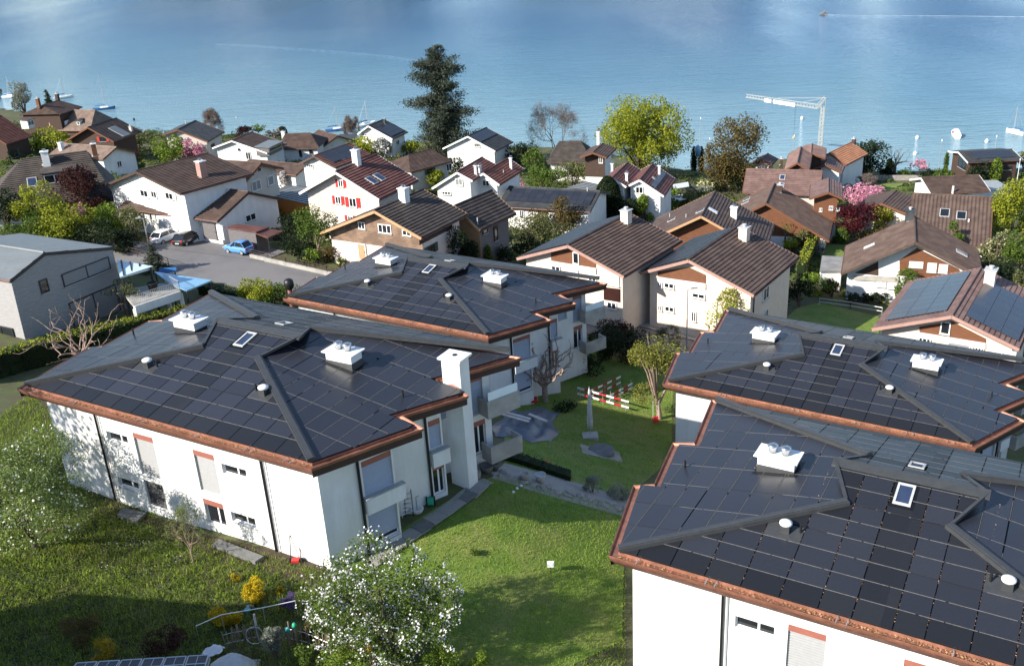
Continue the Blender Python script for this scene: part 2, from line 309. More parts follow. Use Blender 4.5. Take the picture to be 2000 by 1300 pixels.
# lake
def lake_material():
    m=bpy.data.materials.new('lake_water'); m.use_nodes=True; nt=m.node_tree; N=nt.nodes; L=nt.links; b=N['Principled BSDF']
    geo=N.new('ShaderNodeNewGeometry'); pos=geo.outputs['Position']
    sep=N.new('ShaderNodeSeparateXYZ'); L.new(pos,sep.inputs[0])
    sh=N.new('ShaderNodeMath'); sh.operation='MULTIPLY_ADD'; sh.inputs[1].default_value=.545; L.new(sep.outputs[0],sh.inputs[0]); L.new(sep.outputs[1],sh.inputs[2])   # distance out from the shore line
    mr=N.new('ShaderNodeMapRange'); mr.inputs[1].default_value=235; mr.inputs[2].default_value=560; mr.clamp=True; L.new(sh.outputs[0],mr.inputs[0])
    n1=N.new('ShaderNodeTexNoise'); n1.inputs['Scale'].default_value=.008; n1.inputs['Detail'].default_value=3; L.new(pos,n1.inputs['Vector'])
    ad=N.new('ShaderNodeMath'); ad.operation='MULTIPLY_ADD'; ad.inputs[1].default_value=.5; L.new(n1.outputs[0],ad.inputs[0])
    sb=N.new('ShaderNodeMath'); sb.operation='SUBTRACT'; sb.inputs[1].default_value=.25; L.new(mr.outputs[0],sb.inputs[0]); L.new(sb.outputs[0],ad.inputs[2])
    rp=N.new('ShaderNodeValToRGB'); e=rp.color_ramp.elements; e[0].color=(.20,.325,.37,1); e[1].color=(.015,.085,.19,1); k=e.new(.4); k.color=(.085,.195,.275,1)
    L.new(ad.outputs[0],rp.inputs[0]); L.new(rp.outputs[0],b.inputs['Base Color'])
    b.inputs['IOR'].default_value=1.33; b.inputs['Specular IOR Level'].default_value=.5
    # calm and ruffled stretches of water
    mp=N.new('ShaderNodeMapping'); mp.inputs['Rotation'].default_value=(0,0,math.radians(-12)); mp.inputs['Scale'].default_value=(.014,.0022,1); L.new(pos,mp.inputs[0])
    n2=N.new('ShaderNodeTexNoise'); n2.inputs['Scale'].default_value=1; n2.inputs['Detail'].default_value=4; L.new(mp.outputs[0],n2.inputs['Vector'])
    r2=N.new('ShaderNodeMapRange'); r2.inputs[1].default_value=.38; r2.inputs[2].default_value=.66; r2.inputs[3].default_value=.04; r2.inputs[4].default_value=.12; L.new(n2.outputs[0],r2.inputs[0]); L.new(r2.outputs[0],b.inputs['Roughness'])
    mw=N.new('ShaderNodeMapping'); mw.inputs['Rotation'].default_value=(0,0,math.radians(24)); mw.inputs['Scale'].default_value=(.16,.62,1); L.new(pos,mw.inputs[0])
    w1=N.new('ShaderNodeTexNoise'); w1.inputs['Scale'].default_value=1.; w1.inputs['Detail'].default_value=5; w1.inputs['Roughness'].default_value=.6; L.new(mw.outputs[0],w1.inputs['Vector'])
    ms=N.new('ShaderNodeMapping'); ms.inputs['Rotation'].default_value=(0,0,math.radians(-18)); ms.inputs['Scale'].default_value=(.05,.17,1); L.new(pos,ms.inputs[0])
    w2=N.new('ShaderNodeTexNoise'); w2.inputs['Scale'].default_value=1.; w2.inputs['Detail'].default_value=3; L.new(ms.outputs[0],w2.inputs['Vector'])
    sm=N.new('ShaderNodeMath'); sm.operation='MULTIPLY_ADD'; sm.inputs[1].default_value=.9; L.new(w2.outputs[0],sm.inputs[0]); L.new(w1.outputs[0],sm.inputs[2])
    bs=N.new('ShaderNodeMapRange'); bs.inputs[1].default_value=.38; bs.inputs[2].default_value=.66; bs.inputs[3].default_value=.4; bs.inputs[4].default_value=.95; L.new(n2.outputs[0],bs.inputs[0])
    bp=N.new('ShaderNodeBump'); bp.inputs['Distance'].default_value=.9; fd=N.new('ShaderNodeMapRange'); fd.inputs[1].default_value=260; fd.inputs[2].default_value=700; fd.inputs[3].default_value=1.; fd.inputs[4].default_value=.38; L.new(sh.outputs[0],fd.inputs[0]); mu=N.new('ShaderNodeMath'); mu.operation='MULTIPLY'; L.new(bs.outputs[0],mu.inputs[0]); L.new(fd.outputs[0],mu.inputs[1]); L.new(mu.outputs[0],bp.inputs['Strength']); L.new(sm.outputs[0],bp.inputs['Height']); L.new(bp.outputs[0],b.inputs['Normal'])
    return m
V=[(-4500,-200,0),(4500,-200,0),(4500,6500,0),(-4500,6500,0)]
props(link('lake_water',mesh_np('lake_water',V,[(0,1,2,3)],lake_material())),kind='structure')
# the far shore with its wooded mountains and snow fields
mm=mat('mountain',(.06,.095,.12),(.035,.06,.08),.95,.004,bump=.0,detail=8)
nt_=mm.node_tree; g_=nt_.nodes.new('ShaderNodeNewGeometry'); s_=nt_.nodes.new('ShaderNodeSeparateXYZ'); nt_.links.new(g_.outputs['Position'],s_.inputs[0])
nn=nt_.nodes.new('ShaderNodeTexNoise'); nn.inputs['Scale'].default_value=.0035; nn.inputs['Detail'].default_value=7; nt_.links.new(g_.outputs['Position'],nn.inputs['Vector'])
ma_=nt_.nodes.new('ShaderNodeMath'); ma_.operation='MULTIPLY_ADD'; ma_.inputs[1].default_value=700; nt_.links.new(nn.outputs[0],ma_.inputs[0]); nt_.links.new(s_.outputs[2],ma_.inputs[2])
mr_=nt_.nodes.new('ShaderNodeMapRange'); mr_.inputs[1].default_value=900; mr_.inputs[2].default_value=1150; nt_.links.new(ma_.outputs[0],mr_.inputs[0])
mx_=nt_.nodes.new('ShaderNodeMix'); mx_.data_type='RGBA'; b_=nt_.nodes['Principled BSDF']; src_=b_.inputs['Base Color'].links[0].from_socket
nt_.links.new(mr_.outputs[0],mx_.inputs[0]); nt_.links.new(src_,mx_.inputs[6]); mx_.inputs[7].default_value=(.8,.82,.85,1); nt_.links.new(mx_.outputs[2],b_.inputs['Base Color'])
azs=np.radians(np.linspace(-75,75,151)); rs=np.linspace(2700,6200,26); A_,R_=np.meshgrid(azs,rs)
t_=(R_-2700)/3500; rid=1-np.abs(np.sin(A_*7.3+.6)*.5+np.sin(A_*17+R_*.0013)*.3+np.sin(A_*41+R_*.004)*.2)
gap=1-.9*sum(wt*np.exp(-((np.degrees(A_)-c)/wd)**2) for c,wd,wt in ((-23.5,4.5,1),(-1.5,2.6,.9),(16.,2.2,.9),(20.5,2.,1.),(28,4,.8)))
hgt=(420+560*rid)*np.clip(t_*1.7,0,1)**.85*np.clip(gap,.08,1)
V=np.stack([np.sin(A_).ravel()*R_.ravel(),np.cos(A_).ravel()*R_.ravel(),hgt.ravel()-3],1); na,nr=len(azs),len(rs)
i_=(np.arange(nr-1)[:,None]*na+np.arange(na-1)[None,:]).ravel(); props(link('mountain_range',mesh_np('mountain_range',V,np.stack([i_,i_+1,i_+na+1,i_+na],1),mm)),kind='structure')
# grass blades
def inside(poly,x,y):
    r=np.zeros(len(x),bool); n=len(poly)
    for i in range(n):
        (x1,y1),(x2,y2)=poly[i],poly[(i+1)%n]
        if y1==y2: continue
        r^=((y1>y)!=(y2>y))&(x<(x2-x1)*(y-y1)/(y2-y1)+x1)
    return r
def scatter(pix,density):
    poly=[tuple(spot(*p)[:2]) for p in pix]; a=np.array(poly); lo,hi=a.min(0),a.max(0); n=int((hi-lo).prod()*density)
    x=NR.uniform(lo[0],hi[0],n); y=NR.uniform(lo[1],hi[1],n); k=inside(poly,x,y); return x[k],y[k]
def blades(name,pix,density,h,w,m,label=None):
    x,y=scatter(pix,density); n=len(x); z=ground(x,y)+.02; a=NR.uniform(0,6.283,n); hh=h*NR.uniform(.5,1.3,n); ln=NR.uniform(-.6,.6,(n,2))*hh[:,None]
    P=np.stack([x,y,z],1); d=np.stack([np.cos(a),np.sin(a),np.zeros(n)],1)*(w*NR.uniform(.6,1.4,n))[:,None]
    T=P+np.stack([ln[:,0],ln[:,1],hh],1); V=np.stack([P-d,P+d,T],1).reshape(-1,3); F=np.arange(n*3).reshape(-1,3)
    return props(link(name,mesh_np(name,V,F,m)),kind='stuff')
blades('grass',[(650,1120),(880,975),(970,932),(1222,990),(1222,1310),(880,1320)],190,.11,.018,M['grass_blade'])
blades('grass',[(990,905),(985,800),(1130,680),(1318,745),(1312,890),(1225,962)],100,.10,.02,M['grass_blade'])
blades('meadow_grass',[(-60,860),(60,770),(330,1030),(640,1120),(700,1240),(1000,1330),(330,1340),(-120,1340)],110,.22,.022,M['meadow_blade'])
blades('neighbour_grass',[(1530,622),(1600,592),(1716,620),(1712,664)],40,.10,.03,M['grass_blade'])
# ------------------------------------------------------------------ the four solar apartment buildings (local axes: x along the front eave, y back, z above the eave)
RZ,HZ,RN,GN,HN=1.9,1.35,8.2,10.23,5.8
LH,RH=8.3,12.45
TF=RZ/RN; TB=(RZ-HZ)/(GN-RN); TL=HZ/LH; TR=HZ/(20.85-RH)
EAVE=[(0,0),(20.85,0),(22.9,5.2),(21.4,5.5),(23.1,9.3),(21.2,10.0),(23.3,14.6),(-.9,15.3),(0,10.1),(-1.1,9.9),(-.35,5.6),(-1.3,5.3)]
zf=lambda x,y:TF*y
zb=lambda x,y:RZ-TB*(y-RN)
zl=lambda x,y:TL*x
zr=lambda x,y:TR*(20.85-x)
def half(p,q):   # keep the left of p->q
    (x1,y1),(x2,y2)=p,q; a,b=(y2-y1),-(x2-x1); return (a,b,a*x1+b*y1)
def convex(pts): return [half(pts[i],pts[(i+1)%len(pts)]) for i in range(len(pts))]
def clip(poly,hs):
    for a,b,c in hs:
        out=[]
        for i in range(len(poly)):
            p,q=poly[i],poly[(i+1)%len(poly)]; dp=a*p[0]+b*p[1]-c; dq=a*q[0]+b*q[1]-c
            if dp<=1e-9: out.append(p)
            if (dp<-1e-9 and dq>1e-9) or (dp>1e-9 and dq<-1e-9): t=dp/(dp-dq); out.append((p[0]+(q[0]-p[0])*t,p[1]+(q[1]-p[1])*t))
        poly=out
        if len(poly)<3: return []
    return poly
def area(p): return abs(sum(p[i][0]*p[(i+1)%len(p)][1]-p[(i+1)%len(p)][0]*p[i][1] for i in range(len(p))))/2
BLz,BRz=(-.9,15.3),(23.3,14.6)
FACES=[
 ('front',zf,[0.87,2.4,3.94,5.48,7.07,8.61,9.89,11.41,12.56,14.12,15.6,17.12,18.6,20.08],[k*.967 for k in range(1,9)],
   [convex([(0,0),(20.85,0),(RH,HN),(LH,HN)]),convex([(LH,HN),(RH,HN),(13.6,RN),(7.2,RN)])]),
 ('left',zl,[-1.1+1.03*k for k in range(0,10)],[.1,2.05,4.0,5.95,7.9,9.85,11.8,13.75],
   [convex([(0,0),(LH,HN),(LH,5.6),(-.35,5.6),(-1.3,5.3)])if 0 else [half((0,0),(LH,HN)),half((LH,0),(LH,20)),half((0,5.6),(-10,5.6)),half((-1.3,5.3),(0,0))],
    [half((LH,0),(LH,20)),half((-10,5.6),(0,5.6)),half((0,10.0),(-10,10.0)),half((-1.1,9.9),(-.35,5.6)),half((0,0),(LH,HN))],
    [half((LH,0),(LH,20)),half((-10,10.0),(0,10.0)),half(BLz,(0,10.1)),half((LH,GN),BLz)]]),
 ('right',zr,[12.5+1.03*k for k in range(0,12)],[.1,2.05,4.0,5.95,7.9,9.85,11.8,13.75],
   [[half((RH,HN),(20.85,0)),half((RH,20),(RH,0)),half((0,5.4),(-10,5.4)),half((20.85,0),(22.9,5.2))],
    [half((RH,20),(RH,0)),half((-10,5.4),(0,5.4)),half((0,9.7),(-10,9.7)),half((21.4,5.5),(23.1,9.3)),half((RH,HN),(20.85,0))],
    [half((RH,20),(RH,0)),half((-10,9.7),(0,9.7)),half((21.2,10.0),BRz),half(BRz,(RH,GN))]]),
 ('back',zb,[-.7+1.53*k for k in range(0,17)],[RN+.35+.967*k for k in range(0,8)],
   [convex([(7.2,RN),(13.6,RN),(RH,GN),(LH,GN)]),convex([(LH,GN),(RH,GN),BRz,BLz])])]
# where chimneys, skylights and vents take the place of panels: (face, x0,y0,x1,y1)
GAPS={'front':[(9.92,6.2,10.95,7.85)],'left':[(3.5,7.55,5.65,9.15)],'right':[(15.4,7.45,17.5,9.05)],'back':[(10.0,9.7,10.9,10.8)]}
FLASH={'front':[(5.48,2.9,7.07,3.87),(14.12,2.9,15.6,3.87)]}
def rail_profile(): return [(.0,-.02),(.02,-.17),(.28,-.17),(.34,-.08),(.39,-.055),(.39,-.10),(.35,-.23),(.03,-.23)]
def inset(poly,d):
    out=[]; n=len(poly)
    for i in range(n):
        a,b,c=(np.array(poly[j],float) for j in ((i-1)%n,i,(i+1)%n)); e1=unit(b-a); e2=unit(c-b); n1=np.array([-e1[1],e1[0]]); n2=np.array([-e2[1],e2[0]]); m=n1+n2; m=m/(m@n1); out.append(tuple(b+m*d))
    return out
def eave_z(x,y): return zl(x,y) if x<=.001 else (zr(x,y) if x>20.8 else 0.)
def facade(p,q,z0,z1,holes,mi_reveal=.2):
    p=np.array(p,float); q=np.array(q,float); L=np.linalg.norm(q-p); d=(q-p)/L; n=np.array([d[1],-d[0]]); P=lambda s,z,o=0.:(p[0]+d[0]*s+n[0]*o,p[1]+d[1]*s+n[1]*o,z)
    S=sorted({0.,L}|{h[0] for h in holes}|{h[1] for h in holes}); Z=sorted({z0,z1}|{h[2] for h in holes}|{h[3] for h in holes}); mb=MB()
    for i in range(len(S)-1):
        for j in range(len(Z)-1):
            sm,zm=(S[i]+S[i+1])/2,(Z[j]+Z[j+1])/2
            if any(h[0]<sm<h[1] and h[2]<zm<h[3] for h in holes): continue
            mb.poly([P(S[i],Z[j]),P(S[i+1],Z[j]),P(S[i+1],Z[j+1]),P(S[i],Z[j+1])])
    r=-mi_reveal
    for a,b,c,e in holes:
        mb.poly([P(a,c),P(a,c,r),P(a,e,r),P(a,e)]); mb.poly([P(b,c,r),P(b,c),P(b,e),P(b,e,r)]); mb.poly([P(a,e),P(a,e,r),P(b,e,r),P(b,e)]); mb.poly([P(a,c,r),P(a,c),P(b,c),P(b,c,r)]); mb.poly([P(a,c,r-.12),P(b,c,r-.12),P(b,e,r-.12),P(a,e,r-.12)])
    return mb,P
def opening(root,P,a,b,c,e,style,blind='blind_grey'):
    """a window or door set back in its reveal: frame, panes, blind, lintel, sill"""
    y=-.17; f=MB(); t=.055
    def slab(mb,s0,s1,z0,z1,o0,o1,mi=0): mb.hexa([P(s0,z0,o0),P(s1,z0,o0),P(s1,z0,o1),P(s0,z0,o1),P(s0,z1,o0),P(s1,z1,o0),P(s1,z1,o1),P(s0,z1,o1)],mi)
    top_=e-(.34 if style in('blind','door') else 0)
    slab(f,a,b,c,c+t,y-.06,y); slab(f,a,b,top_-t,top_,y-.06,y); slab(f,a,a+t,c+t,top_-t,y-.06,y); slab(f,b-t,b,c+t,top_-t,y-.06,y)
    if style in('twin','door'): m=a+(b-a)*.58; slab(f,m-.05,m+.05,c+t,top_-t,y-.061,y+.002)
    w=f.build('window' if style!='door' else 'door',M['frame_white'],root,local=True)
    cuts=[(a+t,m-.05),(m+.05,b-t)] if style in('twin','door') else [(a+t,b-t)]
    for s0,s1 in cuts: g=MB(); slab(g,s0,s1,c+t,top_-t,y-.05,y-.03); g.build('pane',M['glass_dark'],w,local=True)
    if style in('blind','door'):
        l=MB(); slab(l,a,b,top_,e,-.15,-.02); l.build('lintel',M['lintel_red'],w,local=True)
    if style in('blind','louver','halfblind'):
        z0=c+(.0 if style!='halfblind' else .3); s=MB(); n=max(4,int((top_-z0)/.135)); h=(top_-z0)/n
        for k in range(n): z=z0+k*h; s.hexa([P(a+.03,z,-.10),P(b-.03,z,-.10),P(b-.03,z+.014,-.10),P(a+.03,z+.014,-.10),P(a+.03,z+h*.68,-.155),P(b-.03,z+h*.68,-.155),P(b-.03,z+h*.68+.012,-.155),P(a+.03,z+h*.68+.012,-.155)])
        s.build('blind',M['louver_dark' if style=='louver' else blind],w,local=True)
    if style!='door': s=MB(); s.hexa([P(a-.04,c-.05,-.2),P(b+.04,c-.05,-.2),P(b+.04,c-.07,.07),P(a-.04,c-.07,.07),P(a-.04,c-.004,-.2),P(b+.04,c-.004,-.2),P(b+.04,c-.035,.07),P(a-.04,c-.035,.07)]); s.build('sill',M['sill_grey'],w,local=True)
    return w
def solar_building(root):
    # roof deck and panels
    for fn,zz,xs_,ys_,regs in FACES:
        deck=MB()
        for rg in regs:
            p=clip([(-3,-1),(26,-1),(26,18),(-3,18)],rg)
            if p: deck.poly([(x,y,zz(x,y)) for x,y in p])
        deck.build('roof_deck',M['deck_black'],root,local=True)
        X=[-4]+xs_+[27]; Y=[-.5]+ys_+[18]; full={}; strips=MB()
        gx,gy=(.022,.03) if fn in('front','back') else (.03,.022)
        for i in range(len(X)-1):
            for j in range(len(Y)-1):
                c=[(X[i]+gx,Y[j]+gy),(X[i+1]-gx,Y[j]+gy),(X[i+1]-gx,Y[j+1]-gy),(X[i]+gx,Y[j+1]-gy)]; ca=area(c)
                for rg in regs:
                    p=clip(c,rg)
                    if len(p)<3 or area(p)<.04: continue
                    pieces=[p]
                    for (x0,y0,x1,y1) in GAPS.get(fn,[]):
                        nx=[]
                        for q in pieces:
                            for hs in ([half((x0,99),(x0,-99))],[half((x1,-99),(x1,99))],[half((x0,-99),(x0,99)),half((x1,99),(x1,-99)),half((99,y0),(-99,y0))],[half((x0,-99),(x0,99)),half((x1,99),(x1,-99)),half((-99,y1),(99,y1))]):
                                hs=[(-a,-b,-cc) for a,b,cc in hs]; r=clip(q,hs)
                                if len(r)>2 and area(r)>.04: nx.append(r)
                        pieces=nx
                    for p in pieces:
                        a_=area(p); cxm,cym=sum(q[0] for q in p)/len(p),sum(q[1] for q in p)/len(p)
                        fl=any(x0<cxm<x1 and y0<cym<y1 for x0,y0,x1,y1 in FLASH.get(fn,[]))
                        whole=a_>ca*.995 and not fl; key=(round(X[i+1]-X[i],3),round(Y[j+1]-Y[j],3))
                        if whole and key in full: link('solar_panel',full[key],root,(X[i],Y[j],zz(X[i],Y[j]))); continue
                        z0=zz(X[i],Y[j]); mb=MB(); h=.02 if fl else .045; mb.prism([(x-X[i],y-Y[j],zz(x,y)-z0+.03) for x,y in p],(0,0,h))
                        small=(not whole) and fn in('front','back') and a_<ca*.9
                        me=mb.mesh('solar_panel',M['cap_metal' if fl else 'filler_panel' if small else 'solar_glass']); link('flashing' if fl else 'filler_panel' if small else 'solar_panel',me,root,(X[i],Y[j],z0))
                        if whole: full[key]=me
        # light joint strips between the rows
        lines=[('y',y) for y in ys_] if fn in('front','back') else [('x',x) for x in xs_]+[('y',y) for y in ys_[1:]]
        for ax_,v in lines:
            for rg in regs:
                w=.013; q=[(-4,v-w),(27,v-w),(27,v+w),(-4,v+w)] if ax_=='y' else [(v-w,-2),(v+w,-2),(v+w,19),(v-w,19)]
                p=clip(q,rg)
                if len(p)>2 and area(p)>.01:
                    ends=[pt[0] if ax_=='y' else pt[1] for pt in p]; lo,hi=min(ends)+.1,max(ends)-.1; t=lo
                    while t<hi-.2:   # short lengths with breaks at the clips
                        e=min(hi,t+R.uniform(.8,3.)); k=(lambda s:(s,v)) if ax_=='y' else (lambda s:(v,s))
                        if R.random()<.93:
                            dx,dy=(0,w) if ax_=='y' else (w,0); a,b=k(t),k(e)
                            strips.prism([(a[0]-dx,a[1]-dy,zz(a[0]-dx,a[1]-dy)+.07),(b[0]-dx,b[1]-dy,zz(b[0]-dx,b[1]-dy)+.07),(b[0]+dx,b[1]+dy,zz(b[0]+dx,b[1]+dy)+.07),(a[0]+dx,a[1]+dy,zz(a[0]+dx,a[1]+dy)+.07)] if ax_=='y' else [(a[0]-dx,a[1],zz(a[0]-dx,a[1])+.07),(a[0]+dx,a[1],zz(a[0]+dx,a[1])+.07),(b[0]+dx,b[1],zz(b[0]+dx,b[1])+.07),(b[0]-dx,b[1],zz(b[0]-dx,b[1])+.07)],(0,0,.012))
                        t=e+R.uniform(.02,.12)
        props(strips.build('joint_strip',M['strip_grey'],root,local=True),kind='stuff')
    # caps on hips, ridge and rakes
    A3=lambda x,y,f:np.array((x,y,f(x,y)))
    H=[A3(LH,HN,zf),A3(RH,HN,zf),A3(LH,GN,zb),A3(RH,GN,zb)]; E=[A3(0,0,zf),A3(20.85,0,zf),np.array((-.9,15.3,-.05)),np.array((23.3,14.6,-.05))]
    for e,h in zip(E,H):
        d=unit(h-e); mb=MB(); mb.bar(e+d*.02+UP*.13,h+d*.05+UP*.13,.40,.2); mb.bar(e+d*.0+UP*.245,h+d*.0+UP*.245,.24,.05); mb.build('hip_cap',M['cap_metal'],root,local=True)
    rl,rr=np.array((7.2,RN,RZ)),np.array((13.6,RN,RZ)); mb=MB(); mb.hexa([rl+(-.1,-.34,-.06),rr+(.1,-.34,-.06),rr+(.1,.14,.02),rl+(-.1,.14,.02),rl+(-.1,-.34,.05),rr+(.1,-.34,.05),rr+(.1,.14,.2),rl+(-.1,.14,.2)]); mb.build('ridge_cap',M['cap_metal'],root,local=True)
    for h,g,r in ((H[0],H[2],rl),(H[1],H[3],rr)):
        mb=MB(); mb.bar(h+UP*.09,r+UP*.09,.13,.14); mb.bar(r+UP*.09,g+UP*.09,.13,.14); mb.poly([h,r,g]); mb.build('gablet',M['cap_metal'],root,local=True)
    # copper gutters, brown fascia and soffit
    n=len(EAVE); off=lambda d:inset(EAVE,-d); prof=rail_profile(); rings=[[(x,y,eave_z(*EAVE[i])+z) for i,(x,y) in enumerate(off(o))] for o,z in prof]
    inner=inset(EAVE,.72); fprof=[(.33,-.235),(.33,-.34),(.12,-.62),(-.9,-.62),(-.9,-.33)]; mk=lambda fp:[[(x,y,min(0,eave_z(*EAVE[i]))*1.+z) for i,(x,y) in enumerate(off(o))] for o,z in fp]; frings0=mk(fprof); frings1=mk([(.32,-.235),(.31,-.60),(.12,-.62),(-.9,-.62),(-.9,-.33)])
    for i in range(n):
        j=(i+1)%n; mb=MB()
        for k in range(len(prof)): a,b=rings[k],rings[(k+1)%len(prof)]; mb.poly([a[i],a[j],b[j],b[i]])
        mb.build('gutter',M['copper'],root,local=True); mb=MB()
        frings=frings0 if i==0 else frings1
        for k in range(len(fprof)): a,b=frings[k],frings[(k+1)%len(fprof)]; mb.poly([a[i],a[j],b[j],b[i]])
        mb.build('fascia',M['copper_aged' if i in(0,) else 'soffit_brown'],root,local=True)
    for x in (1.0,4.1,4.5,9.4,9.8,13.6,16.9,17.3,19.4,19.8):
        mb=MB(); mb.bar((x,-.02,-.03),(x,-.40,-.04),.035,.012); mb.bar((x,-.405,-.04),(x,-.405,-.14),.035,.012); mb.build('gutter_bracket',M['galvanised'],root,local=True)
    lit=MB()
    for _ in range(700):
        x=R.uniform(.1,20.6) if R.random()<.6 else R.gauss(12,4); x=min(20.6,max(.1,x)); y=-R.uniform(.04,.27); s=R.uniform(.02,.05); a=R.uniform(0,3.1); z=-.165+R.uniform(0,.045)
        lit.poly([(x+s*math.cos(a+k*1.57),y+s*math.sin(a+k*1.57),z+R.uniform(0,.03)) for k in range(4)])
    props(lit.build('leaf_litter',M['leaf_litter'],root,local=True),kind='stuff')
    # walls
    WALLP=[(-.4,0)]+EAVE[1:7]+[(-.1,15.3),(-.1,10.1),(-.15,9.9),(-.15,5.6),(-.2,5.3)]; W=inset(WALLP,.72); zt=lambda i:min(eave_z(*EAVE[i]),0)-.45
    fronts=[(5.1,6.8,-2.75,-2.15,'twin'),(7.35,8.9,-4.4,-1.75,'blind'),(5.1,6.8,-5.72,-5.12,'twin'),(7.35,8.85,-6.4,-4.75,'louver'),(11.9,13.4,-4.25,-1.75,'blind'),(13.85,15.55,-2.72,-2.12,'twin'),(11.9,13.35,-6.3,-4.75,'door'),(13.85,15.55,-5.65,-5.05,'twin')]
    side={0:[(a-W[0][0],b-W[0][0],c,e,s) for a,b,c,e,s in fronts],
          1:[(2.4,4.15,-3.5,-1.5,'blind'),(2.4,4.15,-6.5,-4.45,'halfblind')],
          3:[(3.45,4.2,-3.4,-1.7,'blind'),(3.45,4.2,-6.35,-4.45,'door')],
          5:[(1.2,2.6,-3.0,-1.4,'blind'),(3.3,4.3,-3.6,-1.2,'blind'),(3.3,4.3,-6.3,-4.1,'door')],
          8:[(1.5,3.2,-3.2,-1.6,'blind')],10:[(1.2,2.6,-3.2,-1.6,'blind')]}
    for i in range(n):
        j=(i+1)%n; ops=side.get(i,[]); mb,P=facade(W[i],W[j],-9.,-.5+min(zl(*EAVE[i]) if EAVE[i][0]<0 else 0,0),[o[:4] for o in ops]); mb.build('wall',M['white_render'],root,local=True)
        for o in ops: opening(root,P,*o,blind='blind_grey' if i==0 else 'blind_blue')
        if i in(1,3):   # white parapet between the storeys
            s0,s1=(2.3,4.6) if i==1 else (3.4,4.5); b=MB(); b.hexa([P(s0,-4.45,.002),P(s1,-4.45,.002),P(s1,-4.45,.3),P(s0,-4.45,.3),P(s0,-3.55,.002),P(s1,-3.55,.002),P(s1,-3.55,.3),P(s0,-3.55,.3)]); bp=b.build('parapet',M['white_render'],root,local=True)
            b=MB(); b.hexa([P(s0-.03,-3.55,-.0),P(s1+.03,-3.55,-.0),P(s1+.03,-3.55,.36),P(s0-.03,-3.55,.36),P(s0-.03,-3.49,-.0),P(s1+.03,-3.49,-.0),P(s1+.03,-3.49,.36),P(s0-.03,-3.49,.36)]); b.build('coping',M['sill_grey'],bp,local=True)
            s=2.28 if i==1 else 3.36; b=MB(); b.hexa([P(s-.30,-9,.0),P(s-.02,-9,.0),P(s-.02,-9,.1),P(s-.30,-9,.1),P(s-.30,-.6,.0),P(s-.02,-.6,.0),P(s-.02,-.6,.1),P(s-.30,-.6,.1)]) if 0 else b.tube([P(s-.12,-7.2,.09),P(s-.12,-.7,.09)],.075,8); b.build('downpipe',M['black_pipe'],root,local=True)
        if i==0:
            for s in (4.55,16.8):
                for ds,mm_ in ((0,'black_pipe'),(.2,'sill_grey')): b=MB(); b.tube([P(s-W[0][0]+ds,-7.2,.09),P(s-W[0][0]+ds,-.6,.09)],.06 if ds==0 else .03,8); b.build('downpipe',M[mm_],root,local=True)
        if i==5:
            for z0 in (-3.5,-6.5):
                b=MB(); f=lambda s0,s1,o0,o1,za,zb_:b.hexa([P(s0,za,o0),P(s1,za,o0),P(s1,za,o1),P(s0,za,o1),P(s0,zb_,o0),P(s1,zb_,o0),P(s1,zb_,o1),P(s0,zb_,o1)])
                f(3.9,6.2,.0,1.0,z0-.15,z0); f(3.9,6.2,.88,1.0,z0,z0+.95); f(3.9,4.02,.0,.88,z0,z0+.95); f(6.08,6.2,.0,.88,z0,z0+.95); b.build('balcony',M['concrete'],root,local=True)
            b=MB(); b.hexa([P(4.0,-2.55,.92),P(6.1,-2.55,.92),P(6.1,-2.55,.94),P(4.0,-2.55,.94),P(4.0,-2.0,.92),P(6.1,-2.0,.92),P(6.1,-2.0,.94),P(4.0,-2.0,.94)]); b.build('glass_screen',M['pale_glass'],root,local=True)
    # white chimney boxes with two steel flues on each side slope
    for x,y,w,d,zz in ((4.55,8.35,1.75,.95,zl),(16.45,8.25,1.75,.95,zr)):
        z=zz(x,y); b=MB(); b.cube(x-w/2,y-d/2,z-.35,x+w/2,y+d/2,z+.8); c=b.build('chimney',M['zinc_white'],root,local=True)
        b=MB(); b.cube(x-w/2-.02,y-d/2-.02,z-.36,x+w/2+.02,y+d/2+.02,z+.34); b.build('chimney_base',M['cap_metal'],c,local=True)
        b=MB(); b.cube(x-w/2-.16,y-d/2-.16,z+.8,x+w/2+.16,y+d/2+.16,z+.87); b.build('chimney_plate',M['zinc_white'],c,local=True)
        for k in (-.3,.32): b=MB(); b.lathe((x+k,y,z+.87),[(.16,0),(.16,.08),(.2,.1),(.21,.28),(.24,.33),(.26,.36),(.26,.42),(.05,.46)],14); b.build('flue_pipe',M['steel'],c,True,local=True)
    for x,y in ((6.3,3.45),(14.95,3.42)):
        z=zf(x,y); b=MB(); b.cube(x-.2,y-.2,z-.05,x+.2,y+.2,z+.36); v=b.build('roof_vent',M['cap_metal'],root,local=True)
        b=MB(); b.lathe((x,y,z+.36),[(.26,0),(.28,.06),(.27,.12),(.14,.19),(.02,.2)],14); b.build('vent_cap',M['zinc_white'],v,True,local=True)
        b=MB(); b.tube([(x+(.62 if x<9 else -.62),y+.1,z-.1),(x+(.62 if x<9 else -.62),y+.1,z+.45)],.055,8); b.build('vent_pipe',M['black_pipe'],root,local=True)
    for x,y,zz in ((.15,7.6,zl),(21.0,7.25,zr)): b=MB(); b.tube([(x,y,zz(x,y)-.1),(x,y,zz(x,y)+.5)],.055,8); b.build('vent_pipe',M['black_pipe'],root,local=True)
